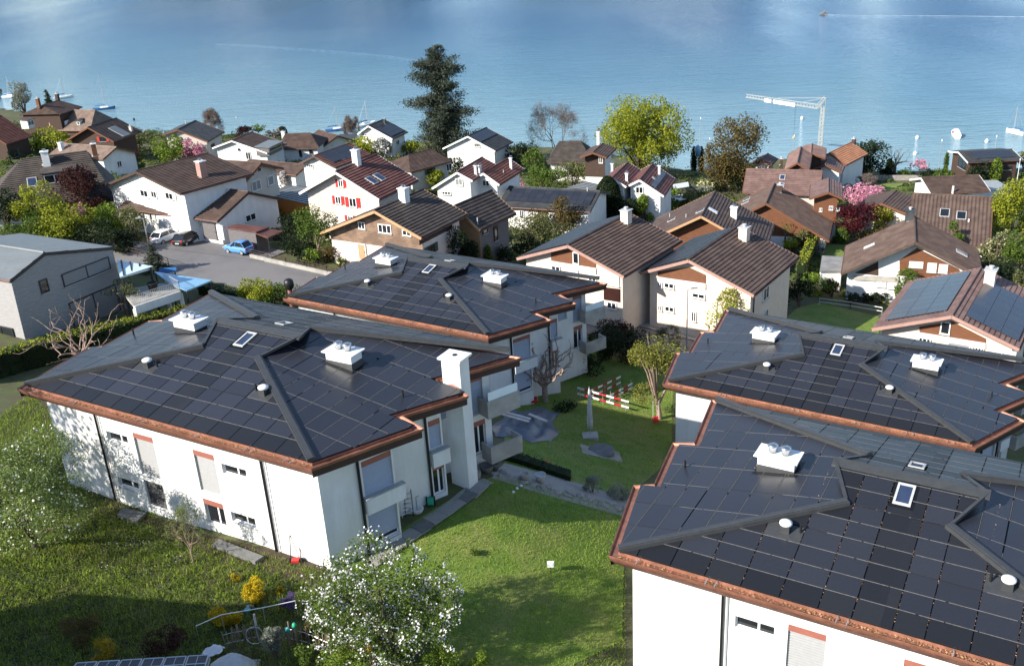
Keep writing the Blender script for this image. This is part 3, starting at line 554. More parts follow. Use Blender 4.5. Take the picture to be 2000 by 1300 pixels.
    for x0,y0,x1,y1,zz in ((10.06,6.38,10.8,7.66,zf),(10.1,9.82,10.8,10.7,zb)):
        q=lambda x,y,h:(x,y,zz(x,y)+h); b=MB(); t=.1
        for a0,b0,a1,b1 in ((x0,y0,x1,y0+t),(x0,y1-t,x1,y1),(x0,y0+t,x0+t,y1-t),(x1-t,y0+t,x1,y1-t)): b.hexa([q(a0,b0,0),q(a1,b0,0),q(a1,b1,0),q(a0,b1,0),q(a0,b0,.14),q(a1,b0,.14),q(a1,b1,.14),q(a0,b1,.14)])
        k=b.build('skylight',M['sill_grey'],root,local=True); b=MB(); b.hexa([q(x0+t,y0+t,.02),q(x1-t,y0+t,.02),q(x1-t,y1-t,.02),q(x0+t,y1-t,.02),q(x0+t,y0+t,.10),q(x1-t,y0+t,.10),q(x1-t,y1-t,.10),q(x0+t,y1-t,.10)]); b.build('pane',M['glass_sky_tint'],k,local=True)
        b=MB(); b.hexa([q(x0-.14,y0-.18,.02),q(x1+.14,y0-.18,.02),q(x1+.14,y1+.1,.02),q(x0-.14,y1+.1,.02),q(x0-.14,y0-.18,.04),q(x1+.14,y0-.18,.04),q(x1+.14,y1+.1,.04),q(x0-.14,y1+.1,.04)]); b.build('flashing',M['cap_metal'],k,local=True)
SITES=[((-27.7,50.2,32.0),120.3,'nearest left white apartment building under a black solar roof, with tall white chimney stack'),
       ((-19.5,80.5,25.2),122.3,'rear left solar roofed apartment building, beyond the one with the tall chimney stack'),
       ((11.4,64.9,22.5),123.0,'rear right solar roofed apartment building below the green lawn with the low fence'),
       ((4.1,35.3,29.2),121.6,'largest black solar roof, nearest apartment building cut by the lower right corner')]
blds=[]
for k,(p,azd,lab) in enumerate(SITES):
    if k==0:
        r0=thing('apartment_building',lab,'apartment building',p,'white apartment buildings with black solar roofs',-math.radians(azd-90)); solar_building(r0); b=r0; base=list(r0.children)
    else:
        b=r0.copy(); COL.objects.link(b); b.location=p; b.rotation_euler=(0,0,-math.radians(azd-90)); b['label']=lab
        for ch in base: dup(ch,b)
    blds.append(b)
c=MB(); c.cube(21.7,10.0,-9,22.85,10.95,1.2); st=c.build('chimney_stack',M['white_render'],blds[0],local=True)
c=MB(); c.cube(21.55,9.85,1.2,23.0,11.1,1.32); c.build('chimney_plate',M['zinc_white'],st,local=True); c=MB(); c.lathe((22.28,10.5,1.32),[(.14,0),(.14,.03)],10); c.build('flue_opening',M['deck_black'],st,local=True)
def bl_world(k,x,y,z=0.):
    b=blds[k]; a=b.rotation_euler[2]; return np.array((b.location[0]+x*math.cos(a)-y*math.sin(a),b.location[1]+x*math.sin(a)+y*math.cos(a),b.location[2]+z))
lit=MB()
for _ in range(650):
    x=R.choice(FACES[0][2][2:-1])+R.uniform(-.02,.02); y=R.uniform(.3,7.8); y=y if (y<x*.69 and y<(20.85-x)*.69) or y>HN else .4; s=R.uniform(.01,.024)
    a=R.uniform(0,3.1); lit.poly([(x+s*math.cos(a+k*1.57),y+s*math.sin(a+k*1.57),zf(x,y)+.05+R.uniform(0,.03)) for k in range(4)])
props(lit.build('leaf_litter',M['leaf_litter'],blds[3],local=True),kind='stuff')
FOOT=[]
DBG=False
# ------------------------------------------------------------------ the houses of the village
def zo(k,x,y): ox,oy=dict(A=(0,130),B=(400,170),C=(780,180),D=(1160,180),E=(1480,220),F=(980,380),G=(1480,380),H=(200,380))[k]; return (ox+x/3.823,oy+y/3.823)
def tiled(mb,r0,r1,e1,e0,course=.40,lift=.085,mi=0,ribs=0):
    r0,r1,e1,e0=(np.array(p,float) for p in (r0,r1,e1,e0)); ln=max(np.linalg.norm(e0-r0),np.linalg.norm(e1-r1)); nrm=np.cross(e1-r0,e0-r0) if np.linalg.norm(r1-r0)<.01 else np.cross(r1-r0,e0-r0); nrm=unit(nrm); nrm=nrm if nrm[2]>0 else -nrm
    if ribs:
        n=max(4,int(np.linalg.norm(e1-e0)/ribs))
        for k in range(n):
            for t0,t1,h0,h1 in ((0,.3,0,1),(.3,.5,1,1),(.5,.8,1,0),(.8,1,0,0)):
                a,b=(k+t0)/n,(k+t1)/n; mb.poly([r0+(r1-r0)*a+nrm*lift*h0,r0+(r1-r0)*b+nrm*lift*h1,e0+(e1-e0)*b+nrm*lift*h1,e0+(e1-e0)*a+nrm*lift*h0],mi)
        return
    n=max(3,int(ln/course)); 
    for k in range(n):
        a,b=k/n,(k+1)/n; p0,p1=r0+(e0-r0)*a,r1+(e1-r1)*a; q0,q1=r0+(e0-r0)*b+nrm*lift,r1+(e1-r1)*b+nrm*lift
        j=R.uniform(-.006,.006)*nrm; mb.poly([p0,p1,q1+j,q0+j],mi); mb.poly([q0+j,q1+j,q1-nrm*lift,q0-nrm*lift],mi)
class House: pass
def house(name,label,A,Rp,E,hr,far=0,dims=None,EL=None,wall='white_render',roof='tile_brown',verge='timber_brown',og=.8,oe=.6,hip=(0,0),ribs=0,cat='house',group=None,Lscale=1.,course=.42,low=None):
    h=House(); a=spot(*A,hr); b=level(*Rp,a[2]); u=unit(b-a); L=np.linalg.norm(b-a)*Lscale; b=a+u*L; w=np.array((u[1],-u[0],0.))
    E=E or A; e=on_plane(*E,(b if far else a),u); wr=float((e-a)@w); rr=float(a[2]-e[2]); sgn=1
    if wr<0: wl,rl=-wr,rr; wr=None
    if EL is not None:
        f=on_plane(*EL,a,u); wl,rl=float(-((f-a)@w)),float(a[2]-f[2])
        if wr is None: wr,rr=wl,rl
    elif wr is not None: wl,rl=wr,rr
    else: wr,rr=wl,rl
    if dims: wr,rr,wl,rl=dims
    if low: 
        if low[0]=='l': wl,rl=wl*low[1],rl*low[1]
        else: wr,rr=wr*low[1],rr*low[1]
    if DBG: print('HOUSE',label[:40],'L %.1f wr %.1f rr %.1f wl %.1f rl %.1f pitch %.0f'%(L,wr,rr,wl,rl,math.degrees(math.atan2(rr,wr))))
    mid=a+u*L/2; g0=min(gz(*(mid+u*s*L*.45+w*t)[:2]) for s in(-1,1) for t in(wr*.8,-wl*.8))
    root=thing(name,label,cat,(mid[0],mid[1],g0),group); h.root=root; h.a,h.b,h.u,h.w,h.L,h.wr,h.rr,h.wl,h.rl,h.og,h.oe,h.g0=a,b,u,w,L,wr,rr,wl,rl,og,oe,g0
    hn,hf=hip; t=.2; P=lambda s,x,dz=0.:a+u*s+w*x+UP*(dz-(rr*x/wr if x>0 else -rl*x/wl)); h.P=P
    for nm,wd in (('r',wr),('l',-wl)):
        mb=MB(); tiled(mb,a,b,P(L+hf,wd),P(-hn,wd),course,.085,0,ribs); mb.hexa([P(-hn,wd,-t),P(L+hf,wd,-t),b-UP*t,a-UP*t,P(-hn,wd,-.01),P(L+hf,wd,-.01),b-UP*.01,a-UP*.01],0); mb.build('roof',M[roof],root)
    for k,(hh,p,s0) in enumerate(((hn,a,-hn),(hf,b,L+hf))):
        if hh>0: mb=MB(); tiled(mb,p,p,P(s0,wr),P(s0,-wl),course); mb.build('roof',M[roof],root)
    for s,hh in ((0,hn),(L,hf)):
        if hh>0: continue
        s_=s-.03 if s==0 else s+.03
        for x in (wr+.02,-wl-.02): vb=MB(); vb.bar(P(s_,0,-.1),P(s_,x,-.1),.07,.3); vb.build('verge_board',M[verge],root)
    for x in (wr+.07,-wl-.07): gt=MB(); gt.tube([P(-hn,x,-.12),P(L+hf,x,-.12)],.08,6); gt.build('gutter',M['copper_aged'],root)
    rc=MB(); rc.tube([a+UP*.06,b+UP*.06],.11,6); rc.build('ridge_tile',M[roof],root)
    x0,x1=-(wl-oe),wr-oe; s0,s1=(og if hn==0 else -hn+oe),(L-og if hf==0 else L+hf-oe)
    zb=g0-1.5; prof=[]
    if hn or hf:
        ze=max(a[2]-rr*x1/wr,a[2]+rl*x0/wl)-t; ze=min(a[2]-rr*x1/wr,a[2]+rl*x0/wl)-t+.0; prof=[(x0,zb),(x1,zb),(x1,ze),(x0,ze)]
    else: prof=[(x0,zb),(x1,zb),(x1,a[2]-rr*x1/wr-t),(0,a[2]-t),(x0,a[2]+rl*x0/wl-t)]
    mb=MB(); mb.prism([np.array((*(a+u*s0+w*x)[:2],z)) for x,z in prof],u*(s1-s0)); h.wall=mb.build('wall',M[wall],root)
    h.x0,h.x1,h.s0,h.s1=x0,x1,s0,s1; FOOT.append((a,u,w,s0,s1,x0,x1))
    return h
def face(h,f):
    if f=='g': return h.a+h.u*h.s0,-h.u,h.w     # origin, outward, direction to the right as one looks at it
    if f=='f': return h.a+h.u*h.s1,h.u,-h.w
    if f=='r': return h.a+h.w*h.x1,h.w,h.u
    return h.a+h.w*h.x0,-h.w,-h.u
def win(h,f,x0,y0,x1,y1,style='win',shut=None,quad=None,nm=None,mull=1):
    o,n,d=face(h,f); hit=lambda px,py:on_plane(px,py,o,n)
    if quad: q=[hit(*p) for p in quad]; S=[float((p-o)@d) for p in q]; s0,s1=(S[0]+S[3])/2,(S[1]+S[2])/2; z1,z0=(q[0][2]+q[1][2])/2,(q[2][2]+q[3][2])/2
    else:
        xm,ym=(x0+x1)/2,(y0+y1)/2; s0,s1=(float((hit(p,ym)-o)@d) for p in(x0,x1)); z1,z0=(hit(xm,p)[2] for p in(y0,y1))
    if s0>s1: s0,s1=s1,s0
    P=lambda s,z,k:np.array((*(o+d*s+n*(k+.08 if k>-.01 else k))[:2],z))
    def slab(mb,a,b,c,e,k0,k1,mi=0): mb.hexa([P(a,c,k0),P(b,c,k0),P(b,c,k1),P(a,c,k1),P(a,e,k0),P(b,e,k0),P(b,e,k1),P(a,e,k1)],mi)
    t=min(.09,(s1-s0)*.12); m=MB(); fr='frame_white' if style in('win','curtain','blind','open') else 'dark_frame'
    if style=='door' or style=='garage':
        slab(m,s0,s1,z0,z1,-.02,.05); k=m.build('door',M[{'door':'timber_orange','garage':'timber_grey'}[style] if shut is None else shut],h.root)
        fm=MB(); slab(fm,s0-.08,s0,z0,z1+.08,-.02,.08); slab(fm,s1,s1+.08,z0,z1+.08,-.02,.08); slab(fm,s0,s1,z1,z1+.08,-.02,.08); fm.build('door_frame',M['frame_white' if style=='door' else 'dark_frame'],k)
        hd=MB(); slab(hd,s1-.2,s1-.12,(z0+z1)/2-.08,(z0+z1)/2+.08,.05,.09); hd.build('handle',M['steel'],k); return k
    slab(m,s0,s1,z0,z0+t,-.02,.07); slab(m,s0,s1,z1-t,z1,-.02,.07); slab(m,s0,s0+t,z0+t,z1-t,-.02,.07); slab(m,s1-t,s1,z0+t,z1-t,-.02,.07)
    for i in range(1,mull+1): c=s0+(s1-s0)*i/(mull+1); slab(m,c-.04,c+.04,z0+t,z1-t,-.02,.069)
    k=m.build(nm or 'window',M[fr],h.root); w_=(s1-s0)/(mull+1)
    for i in range(mull+1):
        a=s0+w_*i+(t if i==0 else .04); b=s0+w_*(i+1)-(t if i==mull else .04); g=MB(); slab(g,a,b,z0+t,z1-t,-.02,.02)
        g.build('pane' if style!='blind' else 'blind',M['curtain' if style=='curtain' else 'blind_grey' if style in('blind','shade') else 'glass_dark'],k)
    sl_=MB(); slab(sl_,s0-.06,s1+.06,z0-.06,z0-.002,-.02,.14); sl_.build('sill',M['sill_grey'],k)
    if shut:
        sw=min(.6,(s1-s0)*.5)
        for a in (s0-sw-.04,s1+.04):
            g=MB(); nl=7
            slab(g,a,a+sw,z0-.03,z1+.03,.0,.03)
            for j in range(nl): zz=z0+(z1-z0)*(j+.2)/nl; slab(g,a+.05,a+sw-.05,zz,zz+(z1-z0)/nl*.6,.03,.045)
            g.build('shutter',M[shut],k)
    return k
def panel(h,f,pts,m,nm='cladding',th=.06,plank=.0):
    o,n,d=face(h,f); q=[on_plane(*p,o,n) for p in pts]; S=[(float((p-o)@d),float(p[2])) for p in q]
    if sum(S[i][0]*S[(i+1)%len(S)][1]-S[(i+1)%len(S)][0]*S[i][1] for i in range(len(S)))<0: S=S[::-1]
    mb=MB()
    if plank:
        zs=[s[1] for s in S]; z=min(zs); k=0
        while z<max(zs):
            p=clip(S,[half((99,z),(-99,z))] if 0 else [(0,-1,-z),(0,1,z+plank-.012)]); 
            if len(p)>2: mb.prism([np.array((*(o+d*s)[:2],zz)) for s,zz in p],n*(th+(.015 if k%2 else 0)))
            z+=plank; k+=1
        mb.prism([np.array((*(o+d*s)[:2],zz)) for s,zz in S],n*(th-.02))
    else: mb.prism([np.array((*(o+d*s)[:2],zz)) for s,zz in S],n*th)
    return mb.build(nm,M[m],h.root)
def gable_clad(h,m,zc,f='g',th=.06,plank=.22):
    """boards over the gable above a height zc (metres above the ground)"""
    o,n,d=face(h,f); z0=h.g0+zc; a=h.a; k=1 if f=='g' else -1; t=.2
    pts=[(k*h.x0,z0),(k*h.x1,z0),(k*h.x1,a[2]-h.rr*h.x1/h.wr-t),(0,a[2]-t),(k*h.x0,a[2]+h.rl*h.x0/h.wl-t)]
    if pts[2][1]<z0: x=(a[2]-t-z0)*h.wr/h.rr; pts[1]=(k*x,z0); pts[2]=(k*x*.999,z0+.001)
    if pts[4][1]<z0: x=(a[2]-t-z0)*h.wl/h.rl; pts[0]=(-k*x,z0); pts[4]=(-k*x*.999,z0+.001)
    if k<0: pts=pts[::-1]
    mb=MB(); z=z0; i=0; zt=max(p[1] for p in pts); pts=[(p[0],p[1]) for p in pts]
    while z<zt:
        p=clip(pts,[(0,-1,-z),(0,1,z+plank-.015)])
        if len(p)>2 and area(p)>.02: mb.prism([np.array((*(o+d*s)[:2],zz)) for s,zz in p],n*(th+(.014 if i%2 else 0)))
        z+=plank; i+=1
    mb.prism([np.array((*(o+d*s)[:2],zz)) for s,zz in pts],n*(th-.02)); return mb.build('cladding',M[m],h.root)
def slope_pt(h,side,px,py):
    w=h.w if side=='r' else -h.w; wd,rs=(h.wr,h.rr) if side=='r' else (h.wl,h.rl); n=unit(w*rs+UP*wd); p=on_plane(px,py,h.a,n); return p,n,w,unit(w*wd-UP*rs)
def chimney(h,side,px,py,w=.9,d=.7,ht=1.5,m='white_render',pot=True,capm='zinc_white'):
    p,n,wd,dn=slope_pt(h,side,px,py); b=MB(); c=p-h.u*w/2-wd*d/2-UP*.8; b.box(c,h.u*w,wd*d,UP*(ht+.8)); k=b.build('chimney',M[m],h.root)
    b=MB(); b.box(p-h.u*(w/2+.1)-wd*(d/2+.1)+UP*ht,h.u*(w+.2),wd*(d+.2),UP*.1); b.build('chimney_cap',M[capm],k)
    if pot:
        b=MB(); b.lathe(p+UP*(ht+.1),[(.16,0),(.15,.2),(.24,.22),(.24,.28),(.02,.34)],10); b.build('chimney_pot',M['steel' if capm=='zinc_white' else 'sill_grey'],k)
    b=MB(); b.box(p-h.u*(w/2+.18)-wd*(d/2)-UP*.0+n*.02+wd*(d/2),h.u*(w+.36),dn*.35,n*.05); b.build('flashing',M['sill_grey'],k)
    return k
def skylight(h,side,px,py,w=.8,l=1.2,m='glass_sky_tint'):
    p,n,wd,dn=slope_pt(h,side,px,py); b=MB(); b.box(p-h.u*w/2-dn*l/2,h.u*w,dn*l,n*.13); k=b.build('skylight',M['sill_grey'],h.root); b=MB(); b.box(p-h.u*(w/2-.1)-dn*(l/2-.1)+n*.10,h.u*(w-.2),dn*(l-.2),n*.045); b.build('pane',M[m],k)
def vent(h,side,px,py,ht=.5,r=.07,m='sill_grey'):
    p,n,wd,dn=slope_pt(h,side,px,py); b=MB(); b.tube([p-UP*.1,p+UP*ht],r,7); k=b.build('vent_pipe',M[m],h.root)
def solar(h,side,s0,s1,t0,t1,ns,nt_,m='solar_blue',gap=.03,lift=.13):
    wd,rs=(h.wr,h.rr) if side=='r' else (h.wl,h.rl); w=h.w if side=='r' else -h.w; ln=math.hypot(wd,rs); dn=unit(w*wd-UP*rs); n=unit(w*rs+UP*wd)
    A,B,T0,T1=h.L*s0,h.L*s1,ln*t0,ln*t1; dx,dy=(B-A)/ns,(T1-T0)/nt_; mb=MB(); mb.box((0,0,0),h.u*(dx-gap),dn*(dy-gap),n*.05); me=mb.mesh('solar_panel',M[m])
    for i in range(ns):
        for j in range(nt_): p=h.a+h.u*(A+i*dx)+dn*(T0+j*dy)+n*lift; link('solar_panel',me,h.root,p-np.array(h.root.location))
    mb=MB()
    for t in (T0+.2,T1-.2): mb.bar(h.a+h.u*A+dn*t+n*(lift-.04),h.a+h.u*B+dn*t+n*(lift-.04),.05,.05,up=n)
    mb.build('panel_rail',M['galvanised'],h.root)
def dormer(h,side,px,py,w=2.5,ht=1.3,run=2.6,wallm='timber_dark',roofm='tile_dark',panes=2):
    p,n,wd,dn=slope_pt(h,side,px,py); b=MB(); b.box(p-h.u*w/2-wd*run-UP*.6,h.u*w,wd*run,UP*(ht+.6)); k=b.build('dormer',M[wallm],h.root)
    b=MB(); b.hexa([p-h.u*(w/2+.25)-wd*(run+.2)+UP*(ht+.25),p+h.u*(w/2+.25)-wd*(run+.2)+UP*(ht+.25),p+h.u*(w/2+.25)+wd*.35+UP*ht,p-h.u*(w/2+.25)+wd*.35+UP*ht,p-h.u*(w/2+.25)-wd*(run+.2)+UP*(ht+.4),p+h.u*(w/2+.25)-wd*(run+.2)+UP*(ht+.4),p+h.u*(w/2+.25)+wd*.35+UP*(ht+.15),p-h.u*(w/2+.25)+wd*.35+UP*(ht+.15)]); b.build('dormer_roof',M[roofm],k)
    for i in range(panes):
        a=-w/2+.15+(w-.3)*i/panes; b=MB(); b.box(p+h.u*(a+.05)+UP*.2,h.u*((w-.3)/panes-.1),wd*.04,UP*(ht-.45)); b.build('dormer_window',M['glass_dark'],k)
        f=MB(); zz=p+h.u*(a)+UP*.15
        for q in ((zz,h.u*((w-.3)/panes),UP*.06),(zz+UP*(ht-.45),h.u*((w-.3)/panes),UP*.06),(zz,h.u*.06,UP*(ht-.4)),(zz+h.u*((w-.3)/panes-.06),h.u*.06,UP*(ht-.4))): f.box(q[0],q[1],wd*.07,q[2])
        f.build('frame',M['frame_white'],k)
# ---- nearest rows
h=house('house','large white house with a long brown tiled roof, brick chimney and pale shutters',(265.5,335),(407,300),(353,378),8.2,EL=(200,363),roof='tile_brown',verge='timber_dark')
for q in (('g',276,371,290,384),('g',325,376,339,389)): win(h,*q,shut='pale_shutter')
win(h,'g',297,373,307,386); win(h,'g',289,416,299,428,shut='pale_shutter'); win(h,'r',440,366,444,372); chimney(h,'r',396,345,.9,.9,1.9,'rose_board')
h=house('annex','white annex with brown tile roof and dark garage door beside the large white house',(485,375),(362,361),(552,388),6.0,EL=(425,431),verge='timber_dark',og=.4,Lscale=1.6,cat='house')
win(h,'r' if 0 else 'g',*zo('B',298,945),*zo('B',378,1000)); win(h,'l',320,421,335,448,'door','lintel_red')
for x in (345,360,379): win(h,'l',x-6,430,x+6,441,shut='pale_shutter' if x!=345 else None)
win(h,'l',399,436,423,466,'garage'); win(h,'l',427,441,437,467,'door','frame_white')
h=house('chalet','weathered timber chalet with bright red shutters and ribbed maroon roof',(655,336),(736,302),(740,389),9.5,EL=(584.4,376.6),wall='timber_weathered',roof='tile_maroon',verge='aged_white',og=.9,course=.42)
gable_clad(h,'timber_weathered',1.2)
win(h,'g',661.5,350.5,671,365,shut='red_paint'); win(h,'g',656,383,667,398,shut='red_paint'); win(h,'g',683,386,697,404,shut='red_paint'); win(h,'g',680,421,690,430,shut='red_paint')
skylight(h,'r',726,353,1.1,1.5); skylight(h,'r',741,346.5,1.1,1.5); chimney(h,'l',697,318,.8,.8,1.6)
h=house('chalet','chalet with brown boarded gable above white wall and orange wooden door',(731,412),(826.4,370),(822.4,464.3),8,EL=(626.3,453.8),wall='rose_render',roof='tile_dark',verge='timber_orange',og=1.0,course=.45)
gable_clad(h,'timber_mixed',5.3); panel(h,'r',[zo('B',1600,1120),zo('B',1845,1000),zo('B',1845,1055),zo('B',1600,1180)],'timber_dark',plank=.22)
win(h,'g',740,438,765,455,mull=2); win(h,'g',701,433,714,447); win(h,'g',787,449,804,460); win(h,'g',702,477,715,505,'door'); win(h,'r',835,478,848,495,'dark',shut='dark_shutter'); chimney(h,'r',790,393,.9,.9,1.5)
h=house('barn','timber barn house with dark boarded side and orange gable under ribbed roof',(888.5,402),(960.5,371.7),(937,449),8,wall='timber_grey',roof='tile_dark',verge='timber_orange',course=.45)
gable_clad(h,'timber_orange',.5); win(h,'r',964,442,971,470,'dark',mull=0); win(h,'r',942,447,951,456,'dark',mull=0)
vent(h,'r',*zo('C',585,985),.8)
h=house('house','cream split-level house with brown panels, left of two alike above the road bend',(1109.5,479.4),(1229.8,416.6),(1218,539.6),8.5,EL=(1010,504),wall='cream_render',verge='rose_board',course=.42,group='cream twin houses above the road')
Z=lambda *p:[zo('F',x,y) for x,y in p]
panel(h,'g',Z((370,425),(495,405),(705,510),(705,560),(370,490)),'timber_brown'); panel(h,'g',Z((368,492),(710,548),(708,590),(368,520)),'white_render','balcony_band',.16)
win(h,'g',*zo('F',535,430),*zo('F',580,515),mull=0); win(h,'g',*zo('F',375,530),*zo('F',440,565)); win(h,'g',*zo('F',510,562),*zo('F',575,640),'curtain'); win(h,'g',*zo('F',650,600),*zo('F',710,645)); win(h,'g',*zo('F',765,600),*zo('F',880,675),'curtain')
panel(h,'g',Z((765,690),(885,705),(885,800),(765,780)),'leaf_maroon','climbing_plant',.12); win(h,'g',*zo('F',790,800),*zo('F',860,850)); chimney(h,'r',1223,434,.95,.9,1.35,'cream_render',capm='sill_grey')
solar(h,'l',.03,.95,.02,.93,8,5,'solar_glass')
h=house('house','cream split-level house with brown panels, right of two alike above the road bend',(1345,508),(1442,441.5),(1472,576),8.5,EL=(1252,531.7),wall='cream_render',verge='rose_board',course=.42,group='cream twin houses above the road')
panel(h,'g',Z((1168,575),(1395,540),(1525,600),(1525,665),(1168,610)),'timber_brown'); panel(h,'g',Z((1165,612),(1525,662),(1525,705),(1165,650)),'white_render','balcony_band',.16)
for q in ((1170,650,1200,692),(1215,655,1290,698),(1425,735,1520,772),(1170,826,1200,866),(1220,832,1290,872),(1420,872,1455,945)): win(h,'g',*zo('F',*q[:2]),*zo('F',*q[2:]),'win' if q[0]<1400 else 'win')
win(h,'r',*zo('G',35,690),*zo('G',75,780)); win(h,'r',*zo('G',45,855),*zo('G',70,910)); chimney(h,'r',1453,468,.95,.9,1.35,'cream_render',capm='sill_grey'); solar(h,'l',.03,.95,.02,.93,8,5,'solar_glass')
b=MB(); dp=h.P(.5,h.wr-.55,-.4); b.tube([dp+h.w*.05+h.u*1.,np.array((*(dp+h.w*.05+h.u*1.)[:2],h.g0))],.06,7); b.build('downpipe',M['black_pipe'],h.root)
h=house('house','brown roofed house with skylights and white chimney behind the cream twin houses',(1369.3,422),(1396.7,373.5),(1511.8,437.7),8,far=1,wall='white_render',verge='timber_orange',og=1.2)
gable_clad(h,'timber_brown',3.2); chimney(h,'r',1433,425,.8,.8,1.4); skylight(h,'r',1392,412,.9,1.4,'zinc_white'); skylight(h,'l',1368,413); skylight(h,'l',1312,430); vent(h,'l',1308,424); vent(h,'l',1340,425)
h=house('house','house with tan west slope and brown east slope beside the palm tree',(1496,397),(1513,358.4),(1628,427),7,far=1,wall='white_render',roof='tile_brown',verge='timber_brown',og=1.,ribs=.45)
gable_clad(h,'timber_brown',3.); chimney(h,'r',1523,374,.7,.7,1.,'timber_dark',capm='sill_grey'); skylight(h,'l',1459,390); skylight(h,'l',1456,396)
h=house('house','white house with brown boarded gable behind the pink blossom tree',(1617.8,375.7),(1617.8,348.2),(1645,387),7.5,EL=(1582,387.4),wall='white_render',roof='tile_mauve',verge='timber_brown',og=.9)
gable_clad(h,'timber_brown',3.2); win(h,'g',1619,402,1627,410); win(h,'g',1633,405,1640,412); win(h,'g',1600,406,1606,413)
h=house('house','long mauve tiled roof whose slope faces the camera, by the dark yew',(1458,330.4),(1606,334.3),(1453,376),7.5,dims=(5.2, 2.6, 5.2, 2.6),wall='grey_beige',roof='tile_mauve'); skylight(h,'r',1528,347,.9,1.2); skylight(h,'r',1526,362,.9,1.)
h=house('house','peaked mauve and brown roof in front of the crane mast',(1557,318),(1564,287.3),(1580,333),8,EL=(1532,332),wall='timber_dark',roof='tile_mauve',ribs=.45); chimney(h,'l',1526,321,.5,.5,1.,'timber_dark',capm='sill_grey')
h=house('house','dark peaked roof at the foot of the crane mast',(1584,300),(1586,281),(1612,309),8,wall='timber_dark',roof='tile_mauve',ribs=.45)
h=house('house','house with a bright orange tiled roof by the lake',(1620,299),(1664,278),(1642,313),7,dims=(3.4, 1.9, 3.4, 1.9),roof='tile_orange',og=.5); chimney(h,'r',1667,281,.6,.6,1.,'timber_dark',capm='sill_grey')
h=house('boathouse','dark lakeside boathouse with solar panels and white gable frame',(1872,297),(1977,292),(1890.7,317.3),5.5,wall='timber_dark',roof='slate',verge='frame_white'); solar(h,'r',.2,.92,.05,.75,10,3,'solar_glass'); win(h,'g',*zo('E',1500,335),*zo('E',1560,420),'dark'); win(h,'r',1905,326,1975,333,'dark',mull=5)
h=house('bungalow','white bungalow with grey brown roof between shore lawn and the far hedge',(1799,347.5),(1912,342),(1819,373),5.5,dims=(4.9, 1.5, 4.9, 1.5),roof='tile_brown',verge='frame_white'); win(h,'r',1850,377,1857,383); win(h,'r',1880,374,1890,380); vent(h,'r',*zo('E',1455,600),1.2,.18,'aged_white')
h=house('house','broad brown tiled slope with two white framed skylights',(1783.4,378),(1939.8,386),(1939,476),7,far=1,dims=(9.3, 4.4, 9.3, 4.4),wall='white_render',roof='tile_brown',ribs=.5); skylight(h,'r',*zo('E',1395,750),1.3,1.7,'glass_dark'); skylight(h,'r',*zo('E',1520,770),1.3,1.7,'glass_dark'); vent(h,'r',*zo('E',1575,815),.4,.12,'zinc_white')
h=house('house','low brown roof tucked beside the broad tiled slope',(1723,398),(1751,372.5),(1781,380),5,far=1,dims=(4, 1.2, 4, 1.2),wall='grey_beige',roof='tile_brown')
h=house('house','big house with brown timber gable, curtained windows and dark chimney on ridge',(1788,473),(1786,422.7),(1909,487),8,far=1,EL=(1644.3,533),wall='white_render',roof='tile_brown',og=1.3,ribs=.5,verge='tile_brown')
Z=lambda *p:[zo('E',x,y) for x,y in p]
panel(h,'g',Z((1058,1210),(1058,1100),(1190,1010),(1500,1165),(1560,1260),(1060,1215)),'timber_brown',plank=.3); panel(h,'g',Z((725,1195),(900,1110),(900,1215)),'timber_dark'); panel(h,'g',Z((720,1215),(1055,1225),(1055,1265),(720,1245)),'concrete','balcony_band',.2)
win(h,'g',*zo('E',1130,1110),*zo('E',1235,1155),'curtain',mull=2); win(h,'g',*zo('E',1265,1120),*zo('E',1335,1190),'curtain'); win(h,'g',*zo('E',1350,1130),*zo('E',1418,1195),'curtain'); win(h,'g',*zo('E',890,1255),*zo('E',958,1300),'curtain'); win(h,'g',*zo('E',970,1265),*zo('E',1040,1312),'curtain')
chimney(h,'l',1776,429,1.3,1.,1.2,'slate',capm='slate'); skylight(h,'l',*zo('E',835,1000),.8,1.4,'zinc_white'); skylight(h,'r',*zo('E',1520,1050),1.,1.4)
h=house('house','house with framed solar arrays on both brown slopes, right edge behind black roof',(1859.3,616.7),(1915.5,523.9),(1990,680.8),8.5,EL=(1703.7,641.6),wall='cream_render',roof='tile_mauve',verge='rose_board',og=1.1)
Z=lambda *p:[zo('G',x,y) for x,y in p]
panel(h,'g',Z((1208,985),(1450,945),(1705,1075),(1705,1105),(1208,1030)),'timber_brown'); panel(h,'g',Z((1195,1022),(1702,1105),(1702,1145),(1195,1062)),'white_render','balcony_band',.16); win(h,'g',*zo('G',1365,945),*zo('G',1440,1040),mull=0)
win(h,'g',*zo('G',1200,1065),*zo('G',1295,1112),mull=2); win(h,'g',*zo('G',1415,1105),*zo('G',1590,1160),'blind',mull=0); win(h,'g',*zo('G',1600,1135),*zo('G',1692,1180),'win',mull=3); win(h,'g',*zo('G',1790,1160),*zo('G',1930,1225),'curtain',mull=3)
solar(h,'l',.10,.93,.10,.88,8,3,'solar_blue'); solar(h,'r',.08,.80,.16,.95,6,3,'solar_blue'); chimney(h,'r',1932,556,1.,.9,1.5,'rose_render',capm='sill_grey')
h=house('house','modern grey boarded house with metal roof and long shaded window, left edge',(86,494),(0,480.6),(221,483),7.5,EL=(20,547),wall='boards_grey',roof='roof_metal',verge='dark_frame',og=.08,oe=.08,Lscale=2.2,course=2.)
panel(h,'g',[(20.5,548),(86,496),(219,486),(256,640),(52,676)],'boards_grey',plank=.2,th=.04)
Zj=lambda x,y:(x/5,420+y/5)
